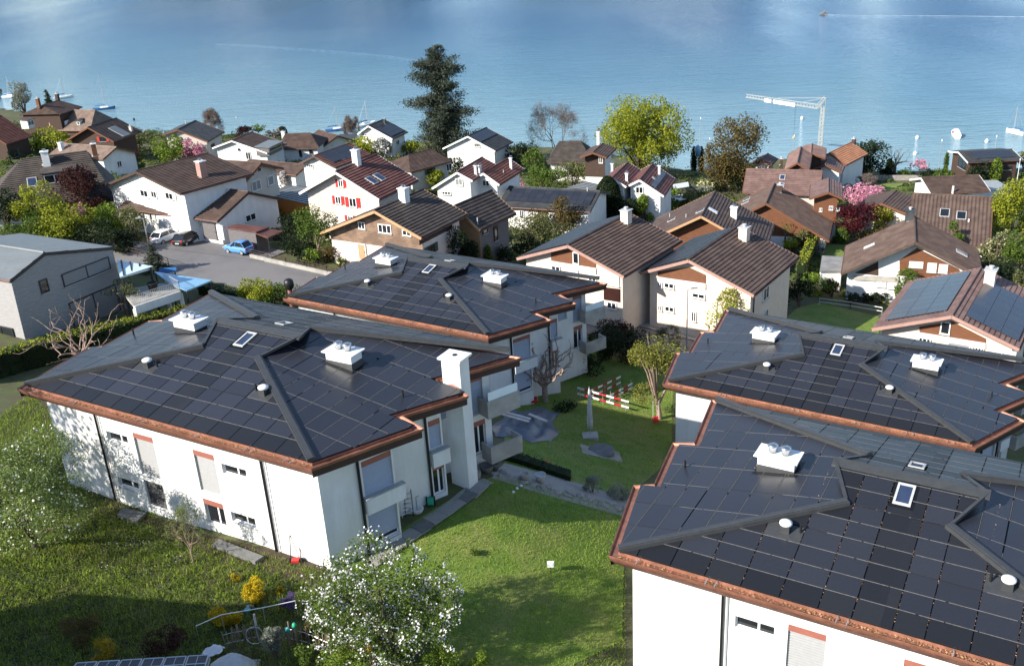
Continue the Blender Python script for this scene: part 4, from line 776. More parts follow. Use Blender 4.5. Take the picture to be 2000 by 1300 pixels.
win(h,'g',0,0,0,0,'shade',quad=[Zj(590,570),Zj(1050,410),Zj(1082,530),Zj(620,695)]); win(h,'g',0,0,0,0,'dark',quad=[Zj(368,640),Zj(450,615),Zj(482,745),Zj(400,765)],mull=0); win(h,'g',0,0,0,0,'shade',quad=[Zj(655,850),Zj(1118,680),Zj(1185,960),Zj(725,1095)]); win(h,'l',0,0,0,0,'dark',quad=[Zj(-100,1060),Zj(130,1100),Zj(150,1190),Zj(-80,1150)])
# ---- left cluster
h=house('farmhouse','large dark thatched-looking old house behind the crimson tree',(42,312),(170,296),zo('A',900,850),8.5,dims=(7., 5.4, 7., 5.4),wall='aged_white',roof='tile_thatch',hip=(6.5,2.5),oe=1.8)
chimney(h,'r',*zo('A',350,725),.9,.9,1.6); chimney(h,'r',*zo('A',712,660),.6,.6,1.5,'timber_brown'); dormer(h,'r',*zo('A',455,870),4.,1.5,3.,'timber_dark','tile_thatch',3); skylight(h,'r',*zo('A',240,865),1.2,1.5)
h=house('house','low white gabled house with tan roof and white chimney, left of green tree',(227.6,287.5),(121.6,280.4),(273,297.4),6,EL=(201.4,310.5),roof='tile_tan'); win(h,'g',228,314,237,327); chimney(h,'l',*zo('A',462,620),.8,.8,1.4)
h=house('chalet','dark brown chalet with red window and shallow roof near the lake',(171,249),(227.6,230.7),(222,276.5),8,EL=(125.6,276.5),wall='timber_dark',roof='tile_dark',og=1.2,oe=1.); win(h,'g',*zo('A',745,525),*zo('A',795,560),'dark',shut='red_paint'); skylight(h,'r',*zo('A',890,485),2.6,4.,'roof_metal'); chimney(h,'r',*zo('A',980,480),.6,.6,1.,'grey_beige',capm='sill_grey')
h=house('house','red tiled timber house cut by the left edge',(-50,240),(2,226),(62,266),8,far=1,wall='timber_dark',roof='tile_red',og=.6); win(h,'r',*zo('A',70,620),*zo('A',130,680),'dark',shut='dark_shutter')
h=house('villa','old villa with steep brown roof and tall chimneys at the shore',(82.4,206),(115,196),(157,210),9,far=1,wall='timber_dark',roof='tile_brown',hip=(2,1)); chimney(h,'r',*zo('A',290,290),.8,.8,1.8,'timber_brown',capm='sill_grey'); chimney(h,'r',*zo('A',432,250),.8,.8,1.6,'timber_dark',capm='sill_grey'); dormer(h,'r',*zo('A',235,440),2.4,1.4,2.,'aged_white','tile_brown',2)
h=house('villa','brown villa wing with two small white pointed dormers',(112.5,215),(186,215),(122,253),7.5,dims=(6, 4.2, 6, 4.2),wall='timber_dark',roof='tile_tan',hip=(0,2)); dormer(h,'r',*zo('A',482,440),.9,1.2,1.6,'frame_white','tile_dark',1); dormer(h,'r',*zo('A',588,440),.9,1.2,1.6,'frame_white','tile_dark',1)
h=house('house','house with ribbed grey metal roof near the shore',(346.6,253.7),(381.9,235.4),(405.4,276.5),7.5,EL=(316.5,263.4),wall='grey_beige',roof='slate',ribs=.9); vent(h,'l',*zo('A',1390,430),.9,.12); win(h,'r',*zo('A',1575,575),*zo('A',1600,610),'dark')
h=house('bungalow','white bungalow with brown roof and dark metal roof box',(452.3,275),(493,257.6),(521.6,298.7),6,EL=(414.4,289),roof='tile_brown',verge='frame_white'); dormer(h,'r',*zo('B',530,470),6.,1.1,3.,'timber_grey','roof_metal',1); win(h,'g',465,290,469,294,'dark',mull=0); win(h,'g',*zo('B',308,485),*zo('B',345,540),'win',shut=None)
h=house('house','brown hipped house with white walls near the shore',(557,262),(606,260),(580.5,291.6),6,dims=(5.0, 2.4, 5.0, 2.4),roof='tile_brown',hip=(1.,3.)); win(h,'r',*zo('B',705,470),*zo('B',725,520),'dark'); win(h,'r',*zo('B',780,470),*zo('B',805,500),'dark'); chimney(h,'l',*zo('B',590,372),.8,.8,1.2,'aged_white')
h=house('house','small brown roof peeping behind the brown hipped house',(622,254),(660,265),(636,268),6,dims=(4, 1.8, 4, 1.8),roof='tile_brown')
h=house('house','tall white house with dark solar roof at the shore left of the spruce',(719,245.9),(750.5,232.8),(766.2,271.5),7.5,EL=(698.2,261.5),roof='slate',verge='frame_white'); solar(h,'r',.1,.9,.3,.9,6,3,'solar_glass'); chimney(h,'r',*zo('B',1345,275),.5,.5,1.,'slate',capm='slate'); win(h,'r',*zo('B',1425,395),*zo('B',1450,430)); win(h,'g',*zo('B',1180,350),*zo('B',1210,365))
h=house('house','white gabled house with brown roof, solar sheet and paired skylights',(613.2,304.7),(683.8,279.9),(655,327),7.5,EL=(580.5,320.4),roof='tile_maroon',verge='tile_brown'); solar(h,'r',.1,.85,.05,.75,6,2,'solar_glass'); skylight(h,'r',*zo('B',1015,530),1.,1.3); skylight(h,'r',*zo('B',1050,517),1.,1.3); win(h,'g',*zo('B',765,575),*zo('B',812,600),mull=2)
h=house('house','beige gabled house with pale roller shutters behind the white annex',(509.9,318.6),(431.4,313.9),(553,328),8,EL=(473.2,361),wall='grey_beige',roof='tile_brown'); win(h,'g',*zo('B',345,695),*zo('B',415,775),'blind'); win(h,'g',*zo('B',465,660),*zo('B',510,735),'blind',mull=0); win(h,'g',*zo('B',398,605),*zo('B',412,625),'dark',mull=0)
h=house('house','long low brown roof behind the white magnolia',(487,312),(600,322),(500,334),5,dims=(3.2, 1.0, 3.2, 1.0),roof='tile_brown')
h=house('bungalow','dark hipped bungalow with beige walls left of the spruce foot',(797.6,303),(842,291.6),(893,308.6),6,far=1,dims=(4.6, 1.9, 4.6, 1.9),wall='grey_beige',roof='tile_brown',hip=(3.5,1.)); win(h,'r',*zo('B',1660,605),*zo('B',1700,645),'dark',shut='dark_shutter'); win(h,'r',*zo('B',1800,570),*zo('B',1840,625),mull=1)
h=house('house','white terraced house with conservatory, left of the red roofed pair',(892.5,336.4),(942,307.4),(922.5,352.6),7.5,EL=(844,367),roof='tile_maroon',verge='frame_white',og=.5); win(h,'g',*zo('C',422,645),*zo('C',475,695),'blind'); win(h,'g',*zo('C',320,740),*zo('C',385,765),mull=2); chimney(h,'r',*zo('C',572,615),.35,.35,1.3,'zinc_white'); chimney(h,'r',*zo('C',604,610),.35,.35,1.2,'zinc_white')
h=house('house','white terraced house with redder roof, right of the red roofed pair',(943.5,338),(993,309),(974.9,360.5),7.5,EL=(922.5,352.6),roof='tile_red',verge='frame_white',og=.5); win(h,'g',*zo('C',622,655),*zo('C',675,700)); chimney(h,'r',*zo('C',835,570),.35,.35,1.6,'zinc_white'); vent(h,'r',*zo('C',778,605))
h=house('house','white house with black solar roof just right of the spruce',(913.4,266.3),(950,249.3),(967,295),8,roof='slate',verge='frame_white'); solar(h,'r',.05,.95,.05,.45,6,2,'solar_glass'); win(h,'g',*zo('C',560,380),*zo('C',605,410),mull=2)
h=house('bungalow','long bungalow with black solar slope facing the camera',(994.5,364.4),(1172.4,373.6),(1000,400),5.5,dims=(5.0, 1.6, 5.0, 1.6),roof='slate',verge='slate',og=.5); solar(h,'r',.06,.97,.12,.75,12,3,'solar_glass'); vent(h,'r',*zo('C',1405,740),.6,.1); win(h,'r',*zo('C',1290,900),*zo('C',1340,940)); win(h,'r',*zo('C',900,880),*zo('C',930,930))
h=house('house','dark hipped old house beneath the big bare tree',(1092,277),(1135,276),(1085,291),7.5,dims=(5, 3.0, 5, 3.0),wall='aged_white',roof='tile_thatch',hip=(2.,2.5)); win(h,'r',*zo('C',1265,520),*zo('C',1290,555))
h=house('house','white house with an arched brown gable and slim chimney by the lime tree',(1158,298),(1178,280),(1184,308),8,wall='white_render',roof='tile_brown',og=1.3); chimney(h,'l',1169,283,.6,.5,2.4,'aged_white'); gable_clad(h,'timber_dark',4.2); win(h,'g',*zo('C',1490,480),*zo('C',1520,530))
h=house('house','white terraced house with orange lit roof slope, left of the maroon roofed pair',(1195.3,347.4),(1226.7,317.3),(1222.8,364.4),7.5,roof='tile_maroon',verge='frame_white',og=.5); chimney(h,'l',*zo('D',137,590),.35,.35,1.2,'zinc_white'); chimney(h,'r',*zo('D',245,665),.35,.35,1.2,'zinc_white')
h=house('house','white terraced house with solar strip, right of the maroon roofed pair',(1249,351.3),(1275,320),(1296,382.7),7.5,EL=(1222.8,364.4),roof='tile_maroon',verge='frame_white',og=.5); win(h,'g',*zo('D',312,705),*zo('D',368,755)); solar(h,'r',.05,.9,.42,.62,6,1,'solar_glass'); chimney(h,'r',*zo('D',488,620),.35,.35,1.5,'zinc_white'); skylight(h,'r',*zo('D',455,650),.7,1.1)
h=house('house','small pinkish roofed lakeside house left of the mauve peaked roof',(1488,312),(1500,300),(1507,322),6,wall='rose_render',roof='tile_mauve')
h=house('house','low mauve roof between the orange roof and the dark yew',(1612,322),(1618,310),(1640,324),6,dims=(3, 1.2, 3, 1.2),wall='white_render',roof='tile_mauve')
# ---- canopies, sheds and garages
def slab_roof(name,label,cat,pix,hs,roof,wall=None,t=.14,post='dark_frame',inset_=.25,ribs=0,group=None):
    c=[spot(*p,hh) for p,hh in zip(pix,hs)]; ctr=sum(c)/len(c); g0=gz(ctr[0],ctr[1]); root=thing(name,label,cat,(ctr[0],ctr[1],g0),group); mb=MB(); mb.prism([p-UP*t for p in c],UP*t)
    mb.build('roof',M[roof],root)
    if ribs:
        n=ribs
        for i in range(n): a=c[0]+(c[1]-c[0])*(i+.5)/n; b=c[3]+(c[2]-c[3])*(i+.5)/n; q=MB(); q.bar(a+UP*.05,b+UP*.05,.14,.12); q.build('roof_rib',M['dark_frame'],root)
    inn=[p+(ctr-p)*inset_/max(.5,np.linalg.norm((ctr-p)[:2])) for p in c]
    if wall:
        for i in range(len(c)):
            a,b=inn[i],inn[(i+1)%len(c)]; q=MB(); n_=unit(np.cross(b-a,UP)); za=a[2]-t; zb_=b[2]-t; q.hexa([(*a[:2],g0-1),(*b[:2],g0-1),(*(b+n_*.12)[:2],g0-1),(*(a+n_*.12)[:2],g0-1),(*a[:2],za),(*b[:2],zb_),(*(b+n_*.12)[:2],zb_),(*(a+n_*.12)[:2],za)]); q.build('wall',M[wall],root)
    else:
        for p in inn: q=MB(); q.bar((p[0],p[1],gz(p[0],p[1])-.2),(p[0],p[1],p[2]-t),.14,.14); q.build('post',M[post],root)
    return root
slab_roof('garage','low garage with ribbed grey solar roof and orange wall','garage',[(523,380),(560,362),(607,365),(604,398)],[3]*4,'roof_zinc','orange_paint',ribs=9)
slab_roof('shed','grey brick shed with maroon flat roof beside the blue car','shed',[(440,444),(462,437.5),(526,443),(500,453)],[2.6]*4,'tile_maroon','timber_grey')
slab_roof('carport','small open shed with maroon roof beside the grey brick shed','shed',[(491,452),(515,445),(553,451),(523,464)],[2.5,2.5,2.2,2.2],'tile_maroon')
slab_roof('pergola','terrace pergola with white blue glass roof stripes beside the grey house','pergola',[(228,508),(299,519.5),(298,523),(234,541)],[5.2,5.0,4.7,4.7],'pale_glass',ribs=4)
slab_roof('carport','pale blue glass carport roof beyond the terrace railing','carport',[(301,530),(414,547),(364,567),(330,552)],[3.2]*4,'carport_glass',ribs=0)
slab_roof('canopy','grey flat canopy beside the white bungalow near the right edge','canopy',[(1922,352),(1948,352),(1980,371),(1899,371)],[3]*4,'roof_zinc','white_render')
slab_roof('garage','low grey roofed garage in front of the tall white shore house','garage',[(663,262),(696,262),(688,281),(656,281)],[3]*4,'slate','white_render')
slab_roof('outbuilding','low ribbed metal roof behind the long solar bungalow','outbuilding',[(1102,368),(1144,354),(1174,361),(1168,375)],[4]*4,'roof_zinc','white_render',ribs=6)
slab_roof('garage','white garage with flat gravel roof left of the big timber gable','garage',[(1605.6,499),(1648,501),(1645,528),(1601,529)],[2.8]*4,'gravel_roof','white_render')
slab_roof('canopy','small pale garden canopy near the maroon roofed pair','canopy',[(1314,360),(1344,355),(1346,364),(1316,369)],[2.6]*4,'zinc_white')
slab_roof('canopy','white curved-looking canopy below the garden shrubs','canopy',[(1310,383),(1335,379),(1342,388),(1318,391)],[2.3]*4,'zinc_white')
slab_roof('cabin','cabin roof at the far right edge beside the flagpole','cabin',[(1975,352),(2010,350),(2020,368),(1985,372)],[3]*4,'tile_brown','timber_dark')
# ------------------------------------------------------------------ vegetation
def leafmesh(name,P,size,m,up=.25,aspect=.62,extra=None):
    n=len(P); a=NR.normal(size=(n,3)); a[:,2]*=.8; a/=np.linalg.norm(a,axis=1)[:,None]; nn=NR.normal(size=(n,3)); nn[:,2]=np.abs(nn[:,2])+up; b=np.cross(nn,a); b/=np.maximum(np.linalg.norm(b,axis=1),1e-6)[:,None]
    s=(size*NR.uniform(.6,1.35,n))[:,None]; V=np.stack([P-a*s*.5,P-b*s*aspect*.5,P+a*s*.5,P+b*s*aspect*.5],1).reshape(-1,3); F=np.arange(4*n).reshape(-1,4); return mesh_np(name,V,F,m)
def lobed(n,c,rx,rz,k,lobe=.42,flat=1.):
    """points in the shells of k lobes set round an ellipsoid"""
    d=NR.normal(size=(k,3)); d/=np.linalg.norm(d,axis=1)[:,None]; d[:,2]=d[:,2]*.95+.08; q=d*NR.uniform(.5,.85,k)[:,None]*np.array((rx,rx,rz)); lr=NR.uniform(.7,1.25,k)*lobe
    i=NR.integers(0,k,n); e=NR.normal(size=(n,3)); e/=np.linalg.norm(e,axis=1)[:,None]; r=NR.uniform(.35,1.,n)**.55
    p=q[i]+e*(r*lr[i])[:,None]*np.array((rx,rx,min(rz,rx*1.1))); return p+np.array(c)
def branchy(mb,p,d,l,r,depth,spread=.55,tips=None,sides=5,curl=.15,up=.12,shrink=.72):
    q=p+d*l*.5+np.array([R.gauss(0,curl*l*.4) for _ in range(3)]); e=q+unit(d+np.array([R.gauss(0,curl) for _ in range(3)]))*l*.5
    mb.tube([p,q,e],[r,r*.85,r*.68],max(3,sides),cap=False)
    if depth<=0:
        if tips is not None: tips.append(e)
        return
    for _ in range(R.choice((2,2,3,3)) if depth>1 else 3):
        nd=unit(d+np.array([R.gauss(0,spread) for _ in range(3)])+np.array((0,0,up))); branchy(mb,e,nd,l*R.uniform(shrink-.12,shrink+.12),r*.62,depth-1,spread,tips,sides-1,curl,up,shrink)
def clumps(P,c,f=2.4): Q=P-c; return np.sin(Q[:,0]*f+1)*np.sin(Q[:,1]*f*1.13+2)*np.sin(Q[:,2]*f*.93+.5)+.35*np.sin(Q[:,0]*f*2.7)*np.sin(Q[:,2]*f*2.3+1)
def plant(label,px,py,top_y,wpx,kind,m='leaf_green',nm=None,cat='tree',bark='bark',blossom=None,bl_n=.25,dens=1.,group=None,lean=0.,leaf=None,trunk_h=.3,top_x=None,hmul=1.):
    base=spot(px,py); Wd=max(.2,metres(base,wpx))
    for _ in range(60):   # step out of any house the sighting falls into
        hit=False
        for a,u,w,s0,s1,x0,x1 in FOOT:
            s,x=float((base-a)@u),float((base-a)@w); m_g=min(1.2,Wd*.3)
            if s0-m_g<s<s1+m_g and x0-m_g<x<x1+m_g: hit=True
        if not hit: break
        k=1-.5/math.hypot(base[0],base[1]); base=np.array((base[0]*k,base[1]*k,gz(base[0]*k,base[1]*k)))
    H=max(.25,height_at(base,px if top_x is None else top_x,top_y))*hmul; Wd=max(.2,metres(base,wpx)); dist=math.hypot(base[0],base[1])
    if kind=='bush' and math.hypot(base[0],base[1])>70: Wd*=1.5; H*=1.2
    if kind=='tree' and math.hypot(base[0],base[1])>70: Wd*=1.18; H*=1.04
    dist=math.hypot(base[0],base[1])
    sz=leaf or min(.5,max(.085,dist*.0021)); nm=nm or {'tree':'broadleaf_tree','bush':'shrub','conifer':'conifer_tree','column':'cypress_tree','bare':'bare_tree','cone':'clipped_shrub','pollard':'pollard_tree','weep':'weeping_tree'}.get(kind,'shrub')
    root=thing(nm,label,cat,base,group); o=np.array(base)
    def area_n(a): return int(min(45000,max(90,dens*11*a/(sz*sz))))
    if kind in('tree','weep'):
        th=H*trunk_h; rx=Wd/2*.95; rz=(H-th)/2*.97; c=o+np.array((lean*H,0,th+(H-th)/2)); P=lobed(area_n(math.pi*rx*rz*1.1),c,rx,rz,max(9,int(14*dens)),.42)
        if dist<50:   # nearby trees: open ragged crowns with leafy spurs
            cl=clumps(P,c,2.1); P=P[(cl>-.08)|(NR.random(len(P))<.14)]; sp=[]
            for _ in range(70):
                d=NR.normal(size=3); d[2]=d[2]*.6+.25; d/=np.linalg.norm(d); q=c+d*np.array((rx,rx,rz))*NR.uniform(.75,.95); e=q+(d+NR.normal(size=3)*.35)*NR.uniform(.35,.95); t=NR.random((60,1)); sp.append(q+(e-q)*t+NR.normal(size=(60,3))*.075)
            P=np.concatenate([P]+sp)
        else: cl=clumps(P,c,4.6/rx); P=P[(cl>-.2)|(NR.random(len(P))<.3)]
        if kind=='weep':
            r=np.linalg.norm((P-c)[:,:2],axis=1)/rx; P[:,2]-=np.where(r>.5,NR.uniform(0,1,len(P))*H*.45*(r-.4),0)
        P=P[P[:,2]>o[2]+.15]; tb=MB(); t0=max(.06,H*.028); tb.tube([o-UP*.3,o+UP*th*.5+(c-o)*(0.1,.1,0),o+UP*th+(c-o)*(.4,.4,0)],[t0*1.3,t0,t0*.85],8,cap=False)
        for _ in range(9):
            q=P[R.randrange(len(P))]; s=o+UP*th*R.uniform(.75,1.05)+(c-o)*(.4,.4,0); mid=(s+q)/2+UP*R.uniform(0,.12)*H; tb.tube([s,mid,q],[t0*.55,t0*.33,t0*.1],5,cap=False)
        tb.build('trunk',M[bark],root,True); link('crown',leafmesh('crown',P-o,sz,M[m]),root)
        if blossom: k=(NR.random(len(P))<bl_n*3.)&(clumps(P,c,3.7)>.06) if dist<50 else NR.random(len(P))<bl_n; Q=P[k]+(P[k]-c)*.05; link('blossom',leafmesh('blossom',Q-o,sz*(.85 if dist<50 else 1.05),M[blossom],.8,.95),root)
    elif kind=='bush':
        rx=Wd/2*.88; rz=H/2*.9; c=o+UP*H*.48; P=lobed(area_n(math.pi*rx*rz*1.1),c,rx,rz,max(6,int(8*dens)),.5); P[:,2]=np.maximum(P[:,2],o[2]+.03); link('foliage',leafmesh('foliage',P-o,sz,M[m]),root)
        tb=MB(); t0=max(.02,H*.02)
        for _ in range(5): q=P[R.randrange(len(P))]; tb.tube([o-UP*.1,(o+q)/2+UP*.1*H,q],[t0*1.4,t0,t0*.4],4,cap=False)
        tb.build('stem',M[bark],root)
        if blossom: k=NR.random(len(P))<bl_n; k&=(P[:,2]>o[2]+H*.25); Q=P[k]+(P[k]-c)*.07; link('blossom',leafmesh('blossom',Q-o,sz*.95,M[blossom],.8,.95),root)
    elif kind in('conifer','irregular'):
        irr=kind=='irregular'; tb=MB(); t0=H*.016+.05; tb.tube([o-UP*.3,o+UP*H*.5,o+UP*H*.98],[t0*1.2,t0*.7,.03],7,cap=False); pts=[]; tiers=int(9+H*.75); W2=Wd/2
        for i in range(tiers):
            t=(i+.5)/tiers; z=H*(.04+.95*t); prof=(min(1.,(1-t)*3.6)**.7*(.5+.5*abs(math.sin(t*13+.8)))) if irr else (1-t)**.85; nb=max(4,int(9*(1-t)+4)) if not irr else 9
            for j in range(nb):
                L=W2*prof*(R.choice((R.uniform(.3,.7),R.uniform(.7,1.2))) if irr else R.uniform(.8,1.05)); az=R.uniform(0,6.283); d=np.array((math.cos(az),math.sin(az),0)); k=max(3,int(L*8/(sz*5)))
                if irr and R.random()<.1: continue
                e=o+UP*z+d*L+UP*(L*(.12 if t>.6 else -.12))
                if R.random()<.35: tb.tube([o+UP*z,(o+UP*z+e)/2-UP*.04*L,e],[t0*.3,t0*.2,.02],3,cap=False)
                for q in range(k):
                    f=R.random()**.6; c=o+UP*z+(e-o-UP*z)*f-UP*(.1*L*math.sin(f*3.1)); sp=((.11*L+.12+H*.009) if irr else (.09*L+.12+H*.008))*(1.25-f*.6); pts+= [c+np.array((R.gauss(0,sp),R.gauss(0,sp),R.gauss(0,sp*.55)-.05*sp)) for _ in range(max(2,int((12 if irr else 7)*dens)))]
        P=np.array(pts); 
        if len(P)>60000: P=P[NR.permutation(len(P))[:60000]]
        tb.build('trunk',M[bark],root,True); link('crown',leafmesh('crown',P-o,sz*.95,M[m],.1,.45),root)
    elif kind in('column','cone','ball'):
        n=area_n(math.pi*Wd*H*.5); u=NR.random(n); t=u if kind!='ball' else u; a=NR.uniform(0,6.283,n); prof=(np.sin(np.pi*np.clip(t*.93+.07,0,1))**.5 if kind=='column' else (1-t)**.7*.95+.06 if kind=='cone' else np.sqrt(np.maximum(0,1-(2*t-1)**2)))
        r=Wd/2*prof*NR.uniform(.82,1.06,n); P=np.stack([o[0]+r*np.cos(a),o[1]+r*np.sin(a),o[2]+t*H],1); link('foliage',leafmesh('foliage',P-o,sz*.8,M[m]),root)
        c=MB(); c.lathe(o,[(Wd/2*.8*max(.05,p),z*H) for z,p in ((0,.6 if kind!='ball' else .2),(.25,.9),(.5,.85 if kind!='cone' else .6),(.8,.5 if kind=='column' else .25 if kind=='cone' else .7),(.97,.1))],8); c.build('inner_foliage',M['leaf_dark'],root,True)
    elif kind=='bare':
        tb=MB(); tips=[]; t0=H*.024; tb.tube([o-UP*.3,o+UP*H*.18],[t0*1.25,t0],7,cap=False)
        for k in range(4): d=unit(np.array((math.cos(k*1.57+R.random()),math.sin(k*1.57+R.random()),1.15))*(1,1,1)); branchy(tb,o+UP*H*.17,d,H*.24,t0*.6,6 if H>6 else 5 if H>3 else 4,.5,tips,5,.16,.1,.76)
        V=np.array(tb.v); s=np.abs((V-o)[:,:2]).max()/(Wd/2); zt=(V[:,2]-o[2]).max()/H; tb.v=[(o[0]+(v[0]-o[0])/max(s,.2),o[1]+(v[1]-o[1])/max(s,.2),o[2]+(v[2]-o[2])/zt if v[2]>o[2] else v[2]) for v in tb.v]
        tb.build('trunk',M[bark],root); P=np.array([(o[0]+(p[0]-o[0])/s,o[1]+(p[1]-o[1])/s,o[2]+(p[2]-o[2])/zt) for p in tips]); P=np.repeat(P,4,0)+NR.normal(size=(len(P)*4,3))*H*.028
        link('twigs',leafmesh('twigs',P-o,sz*1.7,M[m],.0,.07),root)
        if blossom: link('blossom',leafmesh('blossom',P[NR.random(len(P))<bl_n]-o,sz,M[blossom]),root)
    elif kind=='pollard':
        tb=MB(); t0=H*.036; tb.tube([o-UP*.3,o+UP*H*.3],[t0*1.4,t0],9,cap=False); tips=[]
        for k in range(15):
            az=k*.7+R.uniform(-.3,.3); p=o+UP*H*R.uniform(.24,.36); d=unit(np.array((math.cos(az),math.sin(az),R.uniform(.35,1.5)))); r=t0*.6
            for s in range(7):
                q=p+d*Wd*.105; tb.tube([p,(p+q)/2+np.array([R.gauss(0,.03) for _ in range(3)])*H*.3,q],[r,r*.95,r*.84],6,cap=False); p=q; r*=.8; d=unit(d+np.array((R.gauss(0,.42),R.gauss(0,.42),R.gauss(.12,.35))))
                if s>0: 
                    e=p+unit(d+np.array([R.gauss(0,.7) for _ in range(3)]))*Wd*R.uniform(.06,.13); tb.tube([p,(p+e)/2+np.array([R.gauss(0,.05) for _ in range(3)]),e],[r*.7,r*.6,r*.55],5); tips.append(e)
            tb.lathe(p,[(r*.7,-r),(r*1.6,0),(r*.8,r)],6)
        tb.build('trunk',M[bark],root,True)
    elif kind=='palm':
        tb=MB(); tb.tube([o-UP*.2,o+UP*H*.62],[.16,.13],8); tb.build('trunk',M['bark'],root); fm=MB(); c=o+UP*H*.62
        for k in range(16):
            az=k*.393*1.0+R.random()*.3; el=R.uniform(-.3,1.2); d=np.array((math.cos(az)*math.cos(el),math.sin(az)*math.cos(el),math.sin(el))); s=np.array((-math.sin(az),math.cos(az),0)); e=c+d*Wd*.42
            for j in range(-4,5): q=e+(d*(.22-.02*abs(j))+s*j*.055)*Wd*.75-UP*.03*abs(j); fm.poly([e-s*.02,e+s*.02,q]); 
            fm.bar(c,e,.03,.03)
        fm.build('frond',M[m],root)
    return root
def hedge(label,pix,hgt,wid,m='leaf_dark',leaf=None,nm='hedge',dens=1.,topm=None):
    P=[spot(*p) for p in pix]; mid=P[len(P)//2]; root=thing(nm,label,'hedge',mid); dist=math.hypot(mid[0],mid[1]); sz=leaf or max(.1,dist*.002); pts=[]; core=MB()
    for a,b in zip(P[:-1],P[1:]):
        d=b-a; L=np.linalg.norm(d[:2]); u=d/L; w=np.array((u[1],-u[0],0)); n=int(dens*2.2*L*(2*hgt+wid)/sz**2*.55); t=NR.random(n); f=NR.random(n)*(2*hgt+wid); jit=NR.normal(0,.07,n)
        side=np.where(f<hgt,-1,np.where(f<2*hgt,1,0)); x=np.where(side==0,NR.uniform(-.5,.5,n)*wid,side*wid/2)+jit; z=np.where(side==0,hgt+jit+NR.normal(0,.06,n),np.where(f<hgt,f,f-hgt))
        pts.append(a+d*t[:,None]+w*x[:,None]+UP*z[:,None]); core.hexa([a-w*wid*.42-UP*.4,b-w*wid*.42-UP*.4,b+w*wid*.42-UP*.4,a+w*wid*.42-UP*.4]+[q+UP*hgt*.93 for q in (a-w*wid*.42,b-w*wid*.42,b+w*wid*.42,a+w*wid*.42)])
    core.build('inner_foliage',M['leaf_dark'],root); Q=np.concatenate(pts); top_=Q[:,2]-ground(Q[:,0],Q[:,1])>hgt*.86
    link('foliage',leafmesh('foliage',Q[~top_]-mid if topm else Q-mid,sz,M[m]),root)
    if topm: link('top_growth',leafmesh('top_growth',Q[top_]-mid,sz,M[topm]),root)
# --- along the lake and among the far roofs
plant('tall ragged dark spruce towering over the lakeshore roofs',872,322,84,138,'irregular','leaf_pine',dens=1.5)
plant('big bare tree with a wide fan of branches at the lake edge',1086,312,197,125,'bare','twig',bark='bark_grey')
plant('large yellow green lime tree in the middle of the shore',1252,345,192,150,'tree','leaf_lime',trunk_h=.04,dens=2.2)
plant('bronze brown cedar with feathery crown at the lake',1434,374,241,112,'tree','leaf_bronze',trunk_h=.03,dens=1.6)
plant('left one of two slim cypresses in front of the lake',1355,334,286,13,'column','leaf_dark'); plant('right one of two slim cypresses in front of the lake',1369,334,286,13,'column','leaf_dark')
plant('cream flowering shrub below the bronze cedar',1406,372,341,56,'bush','leaf_olive',cat='shrub',blossom='petal_cream',bl_n=.5)
plant('pale grey green shrub left of the cream flowering shrub',1358,384,362,44,'bush','leaf_grey',cat='shrub'); plant('dark foliage shrub under the bronze cedar',1440,378,330,40,'bush','leaf_dark',cat='shrub')
plant('dark round yew beside the orange roof',1692,346,277,80,'tree','leaf_dark',trunk_h=.03,dens=1.5); plant('small dark yew hugging the right of the round yew',1735,346,310,30,'conifer','leaf_dark')
plant('gnarled pruned tree leaning over the shore',1747,343,281,52,'pollard',bark='bark_grey'); plant('small magenta blossom tree above the promenade',1796,341,311,30,'tree','petal_pink'); plant('thin pencil cypress near the boathouse',1846,336,297,9,'column','leaf_green')
plant('columnar light green conifer before the boathouse',1943,354,308,22,'column','leaf_fresh'); plant('dark shrub left of the columnar light conifer',1915,356,321,40,'bush','leaf_dark',cat='shrub'); plant('feathery tree at the right edge behind the cabin',1996,345,290,24,'tree','leaf_olive')
plant('spiky grey leafless shrub beside the round yew',1692,374,342,50,'bare','twig',cat='shrub',nm='shrub',bark='bark_grey')
for i,(x,w,l) in enumerate(((1725,26,'left'),(1770,24,'second'),(1812,30,'third'),(1850,26,'fourth'))): plant('clipped green shrub on the promenade wall, %s of the row'%l,x,346,333,w,'bush','leaf_green' if i%2 else 'leaf_dark',cat='shrub')
plant('pink blossom cherry beside the crimson maple',1690,428,362,84,'tree','petal_pink',dens=1.5,trunk_h=.4); plant('crimson maple below the pink cherry',1678,474,404,84,'tree','leaf_crimson',trunk_h=.12,dens=1.3); plant('olive bronze shrub at the foot of the crimson maple',1702,475,440,44,'bush','leaf_bronze',cat='shrub')
plant('pointed cypress behind the big timber gable',1744,440,371,15,'column','leaf_green'); plant('slim cypress against the broad tiled slope, left one',1800,430,397,11,'column','leaf_green'); plant('slim cypress against the broad tiled slope, right one',1825,440,400,12,'column','leaf_green')
plant('yellow green shrub left of the pointed cypress',1722,442,405,32,'bush','leaf_lime',cat='shrub'); plant('yellow green shrub right of the pointed cypress',1757,436,408,22,'bush','leaf_lime',cat='shrub'); plant('low green shrub in front of the broad tiled slope',1858,462,442,34,'bush','leaf_green',cat='shrub')
